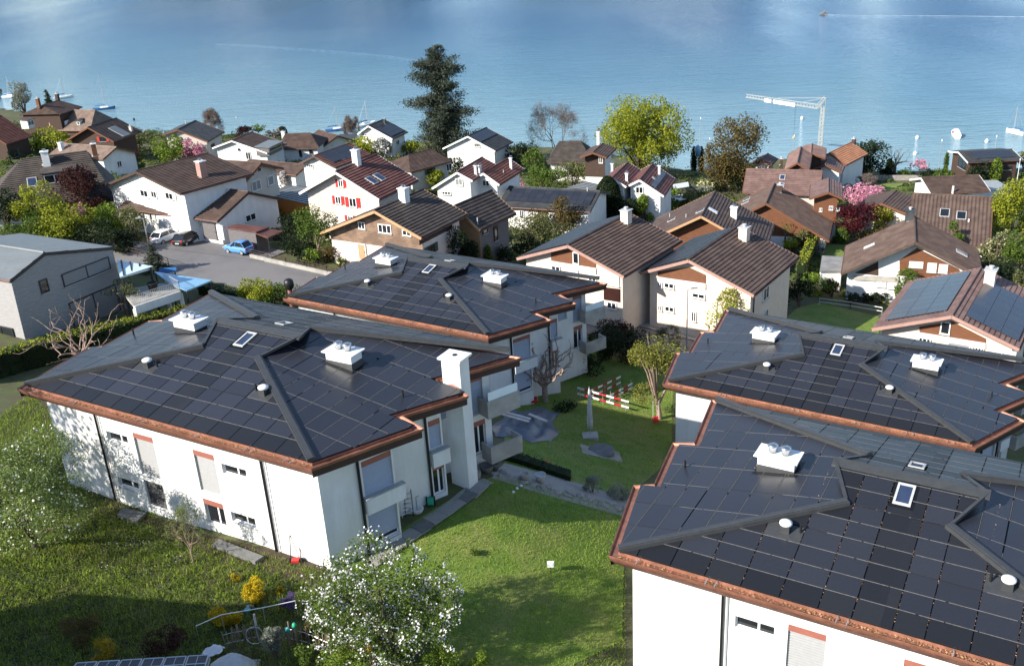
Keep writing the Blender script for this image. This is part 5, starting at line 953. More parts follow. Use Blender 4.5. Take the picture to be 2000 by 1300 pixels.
plant('big bright yellow green bush at the right edge',1974,482,374,78,'bush','leaf_lime',dens=1.3); plant('pale flowering shrub below the bright bush',1945,520,468,60,'bush','leaf_olive',cat='shrub',blossom='petal_cream',bl_n=.3); plant('green shrub at the right edge below the bright bush',1988,535,462,50,'bush','leaf_green',cat='shrub'); plant('dark shrub behind the framed solar roof chimney',1945,560,505,80,'bush','leaf_dark',cat='shrub'); plant('olive shrub by the right edge beside the solar roof',1990,595,530,30,'bush','leaf_olive',cat='shrub'); plant('tall green shrub touching the solar roof at the right edge',1992,700,610,26,'bush','leaf_olive',cat='shrub')
plant('small fan palm by the brown roofed house',1534,462,422,34,'palm','leaf_green',nm='palm_tree'); plant('yellow shrub beside the fan palm',1552,500,468,30,'bush','leaf_lime',cat='shrub'); plant('grey olive bush by the palm house corner',1568,480,440,30,'bush','leaf_olive',cat='shrub')
plant('egg shaped clipped shrub on the small lawn',1645,476,441,24,'ball','leaf_green',cat='shrub',nm='clipped_shrub'); plant('small ball shrub left of the egg shaped one',1630,475,461,12,'ball','leaf_green',cat='shrub',nm='clipped_shrub'); plant('grey leafless shrub by the tall clipped hedge',1597,500,470,18,'bush','twig',cat='shrub')
hedge('tall narrow yellow green hedge climbing between two houses',[(1562,552),(1575,520),(1592,480),(1603,452)],2.6,1.1,'leaf_olive',topm='leaf_lime')
plant('leafy green shrub below the tall clipped hedge',1600,575,540,50,'bush','leaf_fresh',cat='shrub'); plant('dark red shrub below the gravel roofed garage',1625,580,545,22,'bush','leaf_maroon',cat='shrub'); plant('dark hedge shrub in the shade of the right cream house',1562,600,548,40,'bush','leaf_dark',cat='shrub')
plant('mossy green shrub on the white wall of the timber gable house',1775,565,528,42,'bush','leaf_green',cat='shrub')
for i,(x,l) in enumerate(((1662,'leftmost'),(1690,'middle'),(1718,'rightmost'))): plant('low dark shrub along the neighbour fence, %s'%l,x,590,572,24,'bush','leaf_dark',cat='shrub')
plant('yellow green weeping tree in front of the right cream house',1425,668,568,112,'weep','leaf_lime',trunk_h=.25,dens=.55,nm='weeping_tree')
plant('dark pointed yew left of the terraced pair',1188,432,344,52,'column','leaf_dark',dens=1.5); plant('dark shrub right of the pointed yew',1228,428,384,50,'bush','leaf_dark',cat='shrub'); plant('fresh green shrub beneath the solar strip house',1258,422,386,36,'bush','leaf_fresh',cat='shrub'); plant('round green shrub before the white terraced wall',1300,418,378,44,'bush','leaf_green',cat='shrub'); plant('grey green shrub beside the pale canopy',1330,410,372,40,'bush','leaf_olive',cat='shrub'); plant('fresh small tree by the terraced house gable',1310,400,362,30,'tree','leaf_fresh')
plant('golden bronze tree in front of the long solar bungalow',1100,452,377,66,'tree','leaf_bronze',trunk_h=.12); plant('orange red shrub left of the golden bronze tree',1053,446,410,42,'bush','leaf_bronze',cat='shrub'); plant('wide olive shrub below the golden bronze tree',1062,492,432,95,'bush','leaf_olive',cat='shrub'); plant('dark shrub beside the left cream house',1035,505,468,50,'bush','leaf_dark',cat='shrub')
plant('pink magnolia beside the redder terraced roof',1000,385,352,58,'bush','petal_pink',nm='broadleaf_tree'); plant('slender white magnolia behind the ribbed garage',557,368,334,15,'bare','twig',blossom='petal_white',bl_n=.8)
plant('round bright green tree behind the large white house',337,318,261,72,'tree','leaf_fresh',trunk_h=.05,dens=1.3); plant('pink lilac shrub right of the round green tree',378,310,273,30,'bush','petal_pink',cat='shrub'); plant('dark olive shrub beside the pink lilac',398,300,272,30,'bush','leaf_olive',cat='shrub')
plant('crimson copper beech in front of the dark old house',178,446,326,122,'tree','leaf_maroon',trunk_h=.08,dens=1.4)
plant('pale pink magnolia beneath the crimson beech',160,462,392,34,'tree','petal_pink',dens=.6)
for x,y,t,w,k,m_,l in ((92,478,352,84,'tree','leaf_lime','tall yellow green tree left of the crimson beech'),(24,478,372,66,'tree','leaf_dark','dark green tree at the left edge above the grey house'),(135,482,404,90,'bush','leaf_lime','yellow green shrub under the crimson beech'),(212,465,402,62,'bush','leaf_fresh','fresh green shrub at the white house corner'),(262,470,412,48,'bush','leaf_olive','thin olive shrub by the street lamp'),(60,487,418,90,'bush','leaf_green','green shrub just above the grey metal roof'),(175,490,440,80,'bush','leaf_dark','dark green shrub beside the grey house gable'),(240,495,445,70,'bush','leaf_dark','dark shrub between grey house and street lamp'),(110,300,258,60,'bush','leaf_lime','yellow green shrub by the flagpole'),(70,295,262,50,'bush','leaf_green','green shrub left of the flagpole'),(180,290,262,50,'bush','leaf_fresh','fresh green shrub before the red window chalet'),(262,300,262,60,'bush','leaf_olive','olive bush right of the red window chalet'),(268,335,318,30,'bush','leaf_green','small dark shrub by the low white gable')): plant(l,x,y,t,w,k,m_,cat='shrub' if k=='bush' else 'tree')
plant('feathery pale poplar at the shore on the left',52,232,158,48,'tree','leaf_grey',trunk_h=.1); plant('dark conifer behind the old villa',98,215,174,28,'conifer','leaf_dark'); plant('dark tree cut by the left edge at the shore',-2,232,160,30,'tree','leaf_dark')
plant('round leafless tree behind the ribbed metal roof',417,270,211,58,'bare','twig',bark='bark_pale'); plant('small green tree at the shore behind the white bungalow',506,266,242,28,'tree','leaf_fresh'); plant('dark round clipped tree behind the hipped house',553,268,247,19,'ball','leaf_dark',nm='clipped_shrub'); plant('purple grey shrub at the shore',478,270,250,34,'bush','leaf_maroon',cat='shrub'); plant('grey leafless shrub right of the small green tree',535,270,254,24,'bush','twig',cat='shrub')
plant('thin leafless tree with pinkish twigs by the tall shore house',688,276,227,36,'bare','twig',bark='bark_pale'); plant('bright yellow green shrub before the tall shore house',709,305,266,54,'bush','leaf_lime',cat='shrub'); plant('white flowering shrub right of the bright shrub',745,302,276,34,'bush','leaf_grey',cat='shrub',blossom='petal_white',bl_n=.4)
plant('yellow green shrub at the foot of the spruce',800,305,274,34,'bush','leaf_lime',cat='shrub'); plant('olive shrub under the spruce',840,312,280,40,'bush','leaf_olive',cat='shrub'); plant('lime green shrub in front of the beige bungalow',852,360,336,36,'bush','leaf_lime',cat='shrub'); plant('dark shrub right of the beige bungalow',885,345,312,34,'bush','leaf_dark',cat='shrub')
for x,y,t,w,m_,l in ((1020,338,274,52,'leaf_dark','dark leafy tree right of the black roofed house'),(1045,350,290,52,'leaf_green','green tree left of the bare tree trunk'),(1060,330,300,26,'leaf_grey','grey green small tree by the bare tree trunk'),(1118,325,285,50,'leaf_bronze','bronze twiggy bush under the bare tree')): plant(l,x,y,t,w,'tree',m_,trunk_h=.1)
for x,y,t,w,m_,l in ((1070,378,335,60,'leaf_green','green shrub behind the long solar bungalow, left'),(1118,370,325,60,'leaf_olive','olive shrub behind the long solar bungalow, centre'),(1150,360,322,46,'leaf_fresh','fresh shrub beside the arched gable house'),(1165,350,340,40,'leaf_bronze','reddish shrub in front of the arched gable house'),(985,330,300,40,'leaf_dark','dark shrub behind the redder terraced roof'),(850,382,366,40,'leaf_olive','olive shrub before the white conservatory'),(975,300,285,30,'leaf_dark','dark shrub beneath the black roofed house')): plant(l,x,y,t,w,'bush',m_,cat='shrub')
plant('green garden tree beside the brown gabled chalet',624,505,402,72,'tree','leaf_green',trunk_h=.22,bark='bark_pale',dens=1.2)
for x,y,t,w,m_,l in ((612,512,488,26,'leaf_fresh','bright green shrub under the garden tree'),(640,512,485,34,'leaf_bronze','reddish feathery shrub by the chalet wall'),(668,520,505,20,'leaf_green','little green shrub at the chalet door'),(565,470,430,60,'leaf_dark','dark shrub in the shade of the orange wall'),(585,500,465,50,'leaf_dark','dark shrub left of the garden tree'),(905,520,458,60,'leaf_dark','broad dark yew bush before the timber barn'),(880,510,480,40,'leaf_dark','dark shrub at the chalet white wall'),(912,545,505,44,'leaf_maroon','purple leaved shrub below the dark yew bush'),(985,520,490,40,'leaf_dark','dark shrub right of the timber barn')): plant(l,x,y,t,w,'bush',m_,cat='shrub')
plant('narrow clipped cone at the timber barn corner',956,535,478,18,'column','leaf_green',nm='clipped_shrub',cat='shrub')
plant('dusky blue spruce beside the parked cars',304,530,474,64,'conifer','leaf_pine'); plant('small olive tree in front of the grey house blinds',248,630,545,66,'tree','leaf_olive',trunk_h=.5,dens=.4)
for x,y,t,w,m_,l in ((505,598,543,56,'leaf_lime','yellow green shrub at the road edge'),(540,600,560,46,'leaf_green','green shrub right of the yellow green road shrub'),(475,590,565,50,'leaf_olive','olive shrub by the glass carport'),(590,590,560,30,'leaf_grey','thin grey shrub by the dark flue'),(1182,700,636,66,'leaf_dark','round dark bush beside the grey balconies'),(1240,704,652,66,'leaf_dark','round dark bush left of the twiggy shrub'),(1215,668,632,40,'leaf_maroon','dull purple shrub by the road'),(1100,800,785,40,'leaf_dark','low dark plant beneath the pollard tree'),(1140,730,690,60,'leaf_dark','dark shrub in the shade of the balconies')): plant(l,x,y,t,w,'bush',m_,cat='shrub')
plant('leafless twiggy shrub beside the lamp post',1303,705,640,66,'bare','twig',cat='shrub',nm='shrub',bark='bark_grey',blossom='leaf_olive',bl_n=.3)
hedge('dark hedge between the road and the glass carport',[(395,572),(450,585),(560,608)],1.2,1.2,'leaf_dark',topm='leaf_olive')
hedge('long clipped hedge in front of the grey house',[(-60,752),(40,722),(160,690),(280,660),(378,636)],2.1,1.5,'leaf_dark',topm='leaf_lime')
plant('pollarded plane with pale knobbly branches by the hedge',165,722,650,170,'pollard',bark='bark_pale',hmul=1.2)
# --- the gardens between the apartment buildings
plant('leafless pollard tree with gnarled branches on the lawn',1065,785,672,140,'pollard',bark='bark_pale',hmul=1.1)
plant('yellow green young leaved tree behind the barriers',1288,818,672,165,'tree','leaf_yellow_green',trunk_h=.2,dens=.5,bark='bark_pale',lean=-.06,leaf=.16)
plant('blossoming apple tree at the left edge',70,1072,838,310,'tree','leaf_grey_green',trunk_h=.1,dens=1.0,blossom='petal_white',bl_n=.025,leaf=.11,hmul=.9)
plant('thin pinkish shrub at the white house wall',378,1100,975,80,'bare','twig',cat='shrub',nm='shrub',bark='bark_pale',blossom='leaf_fresh',bl_n=.5)
plant('white blossoming apple tree in front of the lawn',768,1296,1075,300,'tree','leaf_green',trunk_h=.06,dens=1.15,blossom='petal_white',bl_n=.16,leaf=.105,hmul=.92)
for x,y,t,w,l in ((500,1170,1128,56,'big yellow flower cushion'),(461,1135,1118,20,'small yellow flower cushion left of the big one'),(446,1216,1186,64,'wide yellow flower cushion under the handrail'),(549,1160,1143,17,'tiny yellow flower tuft right of the big cushion')): plant(l,x,y,t,w,'bush','leaf_yellow',nm='flower_cushion',cat='flowers',blossom='petal_yellow',bl_n=.9,leaf=.06)
plant('purple flower cushion above the handrail',570,1188,1156,38,'bush','petal_purple',nm='flower_cushion',cat='flowers',leaf=.06); plant('dark red shrub at the bottom of the meadow',325,1275,1232,90,'bush','leaf_maroon',cat='shrub'); plant('golden shrub by the bottom solar roof',203,1292,1245,60,'bush','leaf_yellow',cat='shrub'); plant('bronze shrub above the golden shrub',165,1250,1205,100,'bush','leaf_bronze',cat='shrub')
for x,y,t,w,m_,l in ((690,1316,1262,130,'leaf_fresh','leafy green plants inside the picket fence'),(870,1318,1268,90,'leaf_fresh','fresh green shrub right of the apple trunk'),(935,1318,1270,70,'leaf_fresh','fresh green shrub at the lawn corner'),(590,1300,1265,70,'leaf_green','green plants behind the grey tarp heap'),(470,1290,1255,60,'leaf_olive','olive plants at the picket corner'),(1158,962,930,40,'leaf_grey','pale shrub on the stone edging, left one'),(1212,975,948,54,'leaf_grey','pale shrub on the stone edging, right one'),(610,1250,1215,50,'leaf_bronze','rusty leaved plant beside the handrail'),(930,1085,1068,20,'leaf_green','weed tuft at the lawn middle'),(540,1285,1212,56,'leaf_grey','silver leaved mullein inside the picket fence')): plant(l,x,y,t,w,'bush',m_,cat='shrub' if 'plants' not in l else 'plants',nm='shrub' if 'plants' not in l else 'garden_plants')
hedge('low clipped hedge above the stone edging',[(975,893),(1040,912),(1115,938)],.55,.9,'leaf_dark')
# unnumbered low growth between the houses
KEEP_OUT=[[(150,500),(260,520),(400,548),(640,610),(1000,640),(1240,674),(1420,745),(1420,694),(1220,627),(1000,580),(670,545),(430,497),(300,478),(200,455)],[(280,490),(430,505),(570,500),(560,440),(300,440)],[(1500,640),(1720,680),(1722,600),(1600,580)],[(1595,510),(1660,512),(1665,470),(1600,470)],[(1000,655),(1240,676),(1390,720),(1390,640),(1120,575),(990,560)]]
KO=[[tuple(spot(*p)[:2]) for p in k] for k in KEEP_OUT]
def undergrowth(m,n,region,hmax):
    poly=[tuple(spot(*p)[:2]) for p in region]; a=np.array(poly); lo,hi=a.min(0),a.max(0); x=NR.uniform(lo[0],hi[0],n*3); y=NR.uniform(lo[1],hi[1],n*3); k=inside(poly,x,y)
    for q in KO: k&=~inside(q,x,y)
    x,y=x[k][:n],y[k][:n]; z=ground(x,y); h=NR.uniform(.25,1.,len(x))**2*hmax+.15; r=NR.uniform(.6,1.7,len(x)); per=60
    i=np.repeat(np.arange(len(x)),per); e=NR.normal(size=(len(i),3)); e/=np.linalg.norm(e,axis=1)[:,None]; e[:,2]=np.abs(e[:,2]); P=np.stack([x[i]+e[:,0]*r[i],y[i]+e[:,1]*r[i],z[i]+e[:,2]*h[i]],1)
    props(link('undergrowth',leafmesh('undergrowth',P,.34,M[m])),kind='stuff')
REG=[(-150,480),(-100,250),(160,238),(480,268),(900,288),(1330,340),(1640,330),(1990,345),(2100,360),(2050,640),(1500,640),(1000,600),(600,560),(300,500)]
undergrowth('leaf_green',1500,REG,1.7); undergrowth('leaf_dark',1300,REG,1.9); undergrowth('leaf_olive',1100,REG,1.5); undergrowth('leaf_lime',500,REG,1.4)
# meadow flowers
def flowers(m,pix,n,size,h=.12):
    x,y=scatter(pix,6); k=NR.permutation(len(x))[:n]; x,y=x[k],y[k]; c=NR.integers(0,max(1,len(x)//30),len(x)); x=x[c]+NR.normal(0,.35,len(x)); y=y[c]+NR.normal(0,.3,len(x)); z=ground(x,y)+NR.uniform(.06,h,len(x)); props(link('meadow_flowers',leafmesh('meadow_flowers',np.stack([x,y,z],1),size,M[m],.8,.9)),kind='stuff')
flowers('petal_blue',[(-40,1120),(150,1130),(150,1180),(-40,1200)],2600,.07); flowers('petal_blue',[(190,1105),(350,1110),(350,1135),(190,1140)],900,.07); flowers('petal_white',[(60,1020),(420,1080),(430,1120),(60,1100)],260,.06); flowers('petal_yellow',[(120,1060),(280,1080),(260,1110),(120,1100)],160,.06)
for mm_,n_ in (('leaf_fresh',900),('leaf_green',1500),('leaf_dark',900)): 
    x,y=scatter([(-60,900),(300,1040),(560,1130),(640,1190),(560,1220),(360,1280),(-80,1310)],5); k=NR.permutation(len(x))[:n_]; x,y=x[k],y[k]; i=np.repeat(np.arange(len(x)),14); P=np.stack([x[i]+NR.normal(0,.16,len(i)),y[i]+NR.normal(0,.16,len(i)),ground(x,y)[i]+np.abs(NR.normal(0,.13,len(i)))],1); props(link('meadow_herbs',leafmesh('meadow_herbs',P,.09,M[mm_])),kind='stuff')
# left of the frame: house shading the meadow, tree added to shade the wall
def free_tree(label,x,y,Hh,Wd,m):
    o=np.array((x,y,gz(x,y))); root=thing('broadleaf_tree',label,'tree',o); P=lobed(7000,o+UP*Hh*.58,Wd/2,Hh*.42,16,.45); link('crown',leafmesh('crown',P-o,.4,M[m]),root); b=MB(); b.tube([o-UP*.4,o+UP*Hh*.6],[.4,.2],8); b.build('trunk',M['bark'],root)
free_tree('big dark tree in the garden left of the frame',-43,41.,14.5,8.5,'leaf_dark')
hb=thing('house','tall house left of the frame that shades the lower meadow','house',(-36,22,gz(-36,22))); z=gz(-36,22); b=MB(); b.prism([(-39,15,z-2),(-28,15,z-2),(-28,26.5,z-2),(-39,28.8,z-2)],(0,0,38.2-z+2)); b.build('wall',M['white_render'],hb)
b=MB(); b.prism([(-39.3,14.5,38.1),(-39.3,27.5,38.1),(-39.3,21,39.2)],(11.6,0,0)); b.build('roof',M['tile_brown'],hb)
# ------------------------------------------------------------------ cars, street furniture, garden things, boats, crane
def car(label,px,py,yaw,paint,L=3.9,Wd=1.7,Ht=1.48,cat='car'):
    o=spot(px,py,.1); root=thing('parked_car',label,cat,o,'cars parked beside the white annex',yaw); h=L/2
    # body: lofted sections along x
    prof=[(-h,.42,.62,.70),(-h+.12,.30,.86,.80),(-h+.75,.22,.93,.84),(-.35,.2,.96,.86),(.9,.2,.98,.86),(h-.45,.22,.98,.84),(h-.08,.30,.90,.80),(h,.42,.70,.72)]
    mb=MB(); rings=[]
    for x,z0,z1,w in prof:
        w*=Wd/1.7; rings.append([(x,-w*.86,z0),(x,-w,z0+.2),(x,-w,(z0+z1)/2+.12),(x,-w*.9,z1),(x,w*.9,z1),(x,w,(z0+z1)/2+.12),(x,w,z0+.2),(x,w*.86,z0)])
    for a,b in zip(rings[:-1],rings[1:]):
        for k in range(8): mb.poly([a[k],a[(k+1)%8],b[(k+1)%8],b[k]])
    mb.poly(rings[0][::-1]); mb.poly(rings[-1]); body=mb.build('body',M[paint],root,True,local=True)
    w0,w1=Wd*.455,Wd*.37; z0,z1=.95,Ht; xs_=(-h+1.05,-h+1.75,h-.75,h-.22); g=MB()   # cabin: windscreen foot, roof front, roof rear, tailgate
    bl=[(xs_[0],-w0,z0),(xs_[3],-w0,z0),(xs_[3],w0,z0),(xs_[0],w0,z0)]; tl=[(xs_[1],-w1,z1),(xs_[2],-w1,z1-.03),(xs_[2],w1,z1-.03),(xs_[1],w1,z1)]
    g.hexa(bl+tl); g.build('windows',M['glass_dark'],root,local=True)
    r=MB(); r.hexa([(xs_[1]-.04,-w1-.02,z1-.03),(xs_[2]+.08,-w1-.02,z1-.06),(xs_[2]+.08,w1+.02,z1-.06),(xs_[1]-.04,w1+.02,z1-.03),(xs_[1]+.1,-w1+.06,z1+.05),(xs_[2]-.05,-w1+.06,z1+.03),(xs_[2]-.05,w1-.06,z1+.03),(xs_[1]+.1,w1-.06,z1+.05)]); r.build('roof',M[paint],root,True,local=True)
    for i in(0,1,2,3): p=MB(); p.bar(bl[i],tl[i],.07,.07); p.build('pillar',M[paint],root,local=True)
    for s in(-1,1): p=MB(); p.bar((.15,s*w0,z0),(.2,s*w1,z1),.08,.05); p.build('pillar',M[paint],root,local=True)
    for x in(-h+.72,h-.68):
        for s in(-1,1):
            t=MB(); t.tube([(x,s*(Wd/2-.2),.3),(x,s*(Wd/2+.005),.3)],.31,16); w=t.build('wheel',M['rubber'],root,True,local=True); q=MB(); q.tube([(x,s*(Wd/2-.02),.3),(x,s*(Wd/2+.015),.3)],.2,12); q.build('rim',M['galvanised'],w,local=True)
    for s in(-1,1):
        q=MB(); q.box((-h-.01,s*.62-.14,.62),(.06,0,0),(0,.28,0),(0,0,.14)); q.build('headlight',M['zinc_white'],root,local=True); q=MB(); q.box((h-.05,s*.64-.1,.66),(.06,0,0),(0,.2,0),(0,0,.22)); q.build('tail_light',M['tail_red'],root,local=True)
        q=MB(); q.box((-h+1.2,s*(Wd/2)-.06+(.06*s),.98),(.18,0,0),(0,.12,0),(0,0,.13)); q.build('mirror',M[paint],root,local=True)
    q=MB(); q.box((h-.02,-.26,.48),(.03,0,0),(0,.52,0),(0,0,.11)); q.build('number_plate',M['frame_white'],root,local=True)
    return root
def heading(p1,p2): a,b=spot(*p1),spot(*p2); return math.atan2(b[1]-a[1],b[0]-a[0])
car('white hatchback parked beside the black car, rear towards the road',327,470,heading((357,460),(307,472)),'car_white',4.1)
car('black car parked next to the white hatchback, rear towards the road',367,474,heading((392,464),(345,480)),'car_black',4.1)
car('small light blue car parked by the brick shed',468,493,heading((440,488),(492,499)),'car_blue',3.6,1.62,1.5)
def lamp(label,px,py,top_y,arm=(-.9,0)):
    o=spot(px,py); Hh=height_at(o,px,top_y); root=thing('street_lamp',label,'street lamp',o); b=MB(); b.tube([o-UP*.3,o+UP*Hh*.35,o+UP*Hh],[.09,.07,.05],8); b.build('pole',M['galvanised'],root)
    e=o+UP*Hh+np.array((arm[0],arm[1],.08)); b=MB(); b.tube([o+UP*Hh,e],.035,6); b.build('arm',M['galvanised'],root); b=MB(); b.cube(e[0]-.3,e[1]-.12,e[2]-.06,e[0]+.3,e[1]+.12,e[2]+.07); b.build('lamp_head',M['galvanised'],root)
lamp('slim grey street lamp in front of the right cream house',1341,681,566,(.7,.2)); lamp('slim street lamp left of the white parked car',290,476,425,(-.6,0)); lamp('white street lamp by the dark round yew',1694,348,297,(.3,0))
for px,py,ty,l in ((1938,352,308,'slim white pole in front of the boathouse'),(1985,362,312,'slim white mast pole at the right edge'),(1918,340,302,'short lamp pole by the boathouse wall')):
    o=spot(px,py); Hh=height_at(o,px,ty); r=thing('lamp_post',l,'pole',o); b=MB(); b.tube([o-UP*.2,o+UP*Hh],[.07,.04],6); b.build('pole',M['frame_white'],r); b=MB(); b.lathe(o+UP*Hh,[(.12,0),(.14,.15),(.04,.25)],8); b.build('lamp_head',M['frame_white'],r)
o=spot(106,282); Hh=height_at(o,96,240); r=thing('flagpole','white flagpole with furled yellow and red flag before the old villa','flagpole',o); b=MB(); b.tube([o-UP*.2,o+UP*Hh],[.09,.05],6); b.build('pole',M['frame_white'],r); b=MB(); b.tube([o+UP*Hh*.5+(.15,0,0),o+UP*Hh*.75+(.2,0,0),o+UP*Hh*.97+(.12,0,0)],[.12,.22,.08],6); b.build('flag',M['orange_paint'],r)
# railing and low wall along the road
def railing(label,pix,hgt,m='galvanised',rails=2,step=2.,nm='railing',cat='railing',pk=None,post=.06,base=None):
    P=[spot(*p) for p in pix]; root=thing(nm,label,cat,P[len(P)//2])
    for a,b in zip(P[:-1],P[1:]):
        if base: c=MB(); n=unit(np.cross(b-a,UP))*.15; c.hexa([a-n-UP*.5,b-n-UP*.5,b+n-UP*.5,a+n-UP*.5,a-n+UP*base,b-n+UP*base,b+n+UP*base,a+n+UP*base]); c.build('base_wall',M['concrete'],root)
        z=base or 0; a,b=a+UP*z,b+UP*z
        for k in range(rails): q=MB(); h=hgt*(k+1)/rails; q.tube([a+UP*h,b+UP*h],.035,5); q.build('rail',M[m],root)
        L=np.linalg.norm(b-a); n=max(1,int(L/step))
        for i in range(n+1): p=a+(b-a)*i/n; q=MB(); q.bar(p-UP*.1,p+UP*hgt,post,post); q.build('post',M[m],root)
        if pk:
            n=int(L/pk)
            for i in range(n): p=a+(b-a)*(i+.5)/n; q=MB(); q.bar(p+UP*.08,p+UP*hgt,.035,.03); q.build('picket',M[m],root)
    return root
railing('grey metal railing on a low wall above the shaded road',[(1130,590),(1215,611),(1300,638),(1385,664)],1.,base=.25,step=2.6)
railing('rusty picket fence on a low wall by the road bend',[(490,504),(560,520),(640,538),(668,543)],.6,'timber_dark',2,2.4,'fence','fence',base=.5,pk=.35)
railing('low mesh fence with pale posts at the edge of the neighbour lawn',[(1600,596),(1660,604),(1722,615)],.9,'galvanised',2,3.4,'fence','fence',post=.07)
railing('dark low fence beside the cypress hedge near the road board',[(228,492),(290,508),(330,520)],1.,'timber_dark',3,2.,'fence','fence')
# terrace of the grey house
def raised(px,py,h): return spot(px,py,h)
T=[spot(*p,2.9) for p in ((236,566),(322,552),(352,568),(262,598))]; r=thing('terrace','white raised terrace with grey railing beside the grey boarded house','terrace',T[0]); b=MB(); b.prism([p-UP*.25 for p in T],UP*.25); b.build('slab',M['concrete'],r)
for p in T[1:]: b=MB(); b.bar(p-UP*3.4,p-UP*.25,.3,.3); b.build('pillar',M['white_render'],r)
b=MB(); a,c=T[2],T[3]; n=unit(np.cross(c-a,UP))*.1; b.hexa([a-n-UP*.8,c-n-UP*.8,c+n-UP*.8,a+n-UP*.8,a-n,c-n,c+n,a+n]); b.build('beam',M['white_render'],r)
for a,c in ((T[1],T[2]),(T[2],T[3])):
    for h in (.12,1.0): q=MB(); q.tube([a+UP*h,c+UP*h],.03,5); q.build('rail',M['galvanised'],r)
    n=int(np.linalg.norm(c-a)/.22)
    for i in range(n+1): p=a+(c-a)*i/n; q=MB(); q.bar(p+UP*.1,p+UP*1.0,.03,.03); q.build('baluster',M['galvanised'],r)
def pot(label,p,r_,h,m,cat='pot',nm='flower_pot',fill='soil'):
    o=np.array(p); rt=thing(nm,label,cat,o); b=MB(); b.lathe(o,[(r_*.72,0),(r_,h*.9),(r_*1.06,h),(r_*.92,h),(r_*.9,h*.88)],14); b.build('pot',M[m],rt,True); b=MB(); b.lathe(o,[(r_*.89,h*.84),(r_*.5,h*.86)],12); b.build('earth',M[fill],rt); return rt
pot('black round pot on the white terrace',T[0]*.45+T[2]*.55+UP*.0,.5,.8,'rubber')
o=spot(337,566); r=thing('notice_board','small blue roofed notice board by the road','notice board',o); b=MB(); b.cube(o[0]-.7,o[1]-.1,o[2]-.1,o[0]-.6,o[1],o[2]+2.2); b.cube(o[0]+.6,o[1]-.1,o[2]-.1,o[0]+.7,o[1],o[2]+2.2); b.build('post',M['timber_dark'],r); b=MB(); b.cube(o[0]-.6,o[1]-.08,o[2]+.9,o[0]+.6,o[1]-.02,o[2]+1.9); b.build('board',M['aged_white'],r); b=MB(); b.prism([(o[0]-.9,o[1]-.5,o[2]+2.15),(o[0]-.9,o[1]+.4,o[2]+2.15),(o[0]-.9,o[1]-.05,o[2]+2.5)],(1.8,0,0)); b.build('roof',M['boat_blue'],r)
# dark flue at the corner of the rear left building
o=bl_world(1,-.3,.6,-3.5); r=thing('flue','dark metal flue with round cowl at the left end of the rear roof','flue',o); b=MB(); b.lathe(o,[(.22,0),(.22,4.0)],10); b.build('pipe',M['copper_aged'],r,True); b=MB(); b.lathe(o+UP*4.,[(.3,0),(.42,.2),(.45,.5),(.4,.8),(.2,.95)],12); b.build('cowl',M['black_pipe'],r,True)
o=spot(1228,612); r=thing('wood_shelter','small orange timber shelter at the entrance of the cream houses','shelter',o); b=MB(); b.cube(o[0]-1.,o[1]-.7,o[2]-.3,o[0]+1.,o[1]+.7,o[2]+1.5); b.build('body',M['timber_orange'],r); b=MB(); b.prism([(o[0]-1.25,o[1]-.95,o[2]+1.5),(o[0]-1.25,o[1]+.95,o[2]+1.9),(o[0]-1.25,o[1]+.95,o[2]+2.0),(o[0]-1.25,o[1]-.95,o[2]+1.6)],(2.5,0,0)); b.build('roof',M['timber_orange'],r)
# --- lawn between the buildings: red and white barriers
def barrier(label,p1,p2,hgts=(.55,1.0),n=7):
    a,b=spot(*p1),spot(*p2); r=thing('barrier',label,'barrier',(a+b)/2,'red and white construction barriers'); d=b-a
    for h in hgts:
        for i in range(n):
            q=MB(); s=a+d*i/n+UP*h; e=a+d*(i+1)/n+UP*h; q.bar(s,e,.035,.17); q.build('red_board' if i%2 else 'white_board',M['crimson' if i%2 else 'frame_white'],r)
    for t in (.06,.5,.94): q=MB(); p=a+d*t; q.bar(p-UP*.2,p+UP*1.12,.05,.05); q.build('post',M['galvanised'],r)
barrier('red and white double barrier in front, crossing behind the parasol',(1128,778),(1228,806),(.5,1.05)); barrier('red and white double barrier running back under the yellow green tree',(1150,788),(1212,757),(.55,1.1)); barrier('third barrier half hidden by the yellow green tree',(1190,788),(1235,762),(.3,.7),5)
o=spot(1153,856); o[2]=max(gz(o[0]+a,o[1]+b) for a in(-.6,.6) for b in(-.5,.5)); Hh=height_at(o,1155,757); r=thing('parasol','closed grey parasol standing on a square slab','parasol',o); b=MB(); b.tube([o,o+UP*Hh*1.02],.035,7); b.build('pole',M['galvanised'],r)
b=MB(); b.lathe(o+UP*Hh*.16,[(.05,-.05),(.2,.0),(.24,Hh*.12),(.17,Hh*.45),(.1,Hh*.75),(.03,Hh*.84)],9); b.build('canopy',M['cloth_grey'],r,True); b=MB(); b.cube(o[0]-.6,o[1]-.5,o[2]-.8,o[0]+.6,o[1]+.5,o[2]+.06); b.build('base_slab',M['concrete'],r)
o=spot(1174,885); r=thing('pit_cover','round dark pit cover on a square concrete pad','pit cover',o); b=MB(); b.lathe(o,[(.98,-1.),(.98,.30),(.9,.35),(.05,.38)],28); b.build('cover',M['concrete_dark'],r)
b=MB(); q=[np.array((o[0]+a,o[1]+c,gz(o[0]+a,o[1]+c)+.05)) for a,c in((-1.45,-1.2),(1.45,-1.2),(1.45,1.2),(-1.45,1.2))]; b.prism([p-UP*.6 for p in q],UP*.6); b.build('pad',M['concrete'],r)
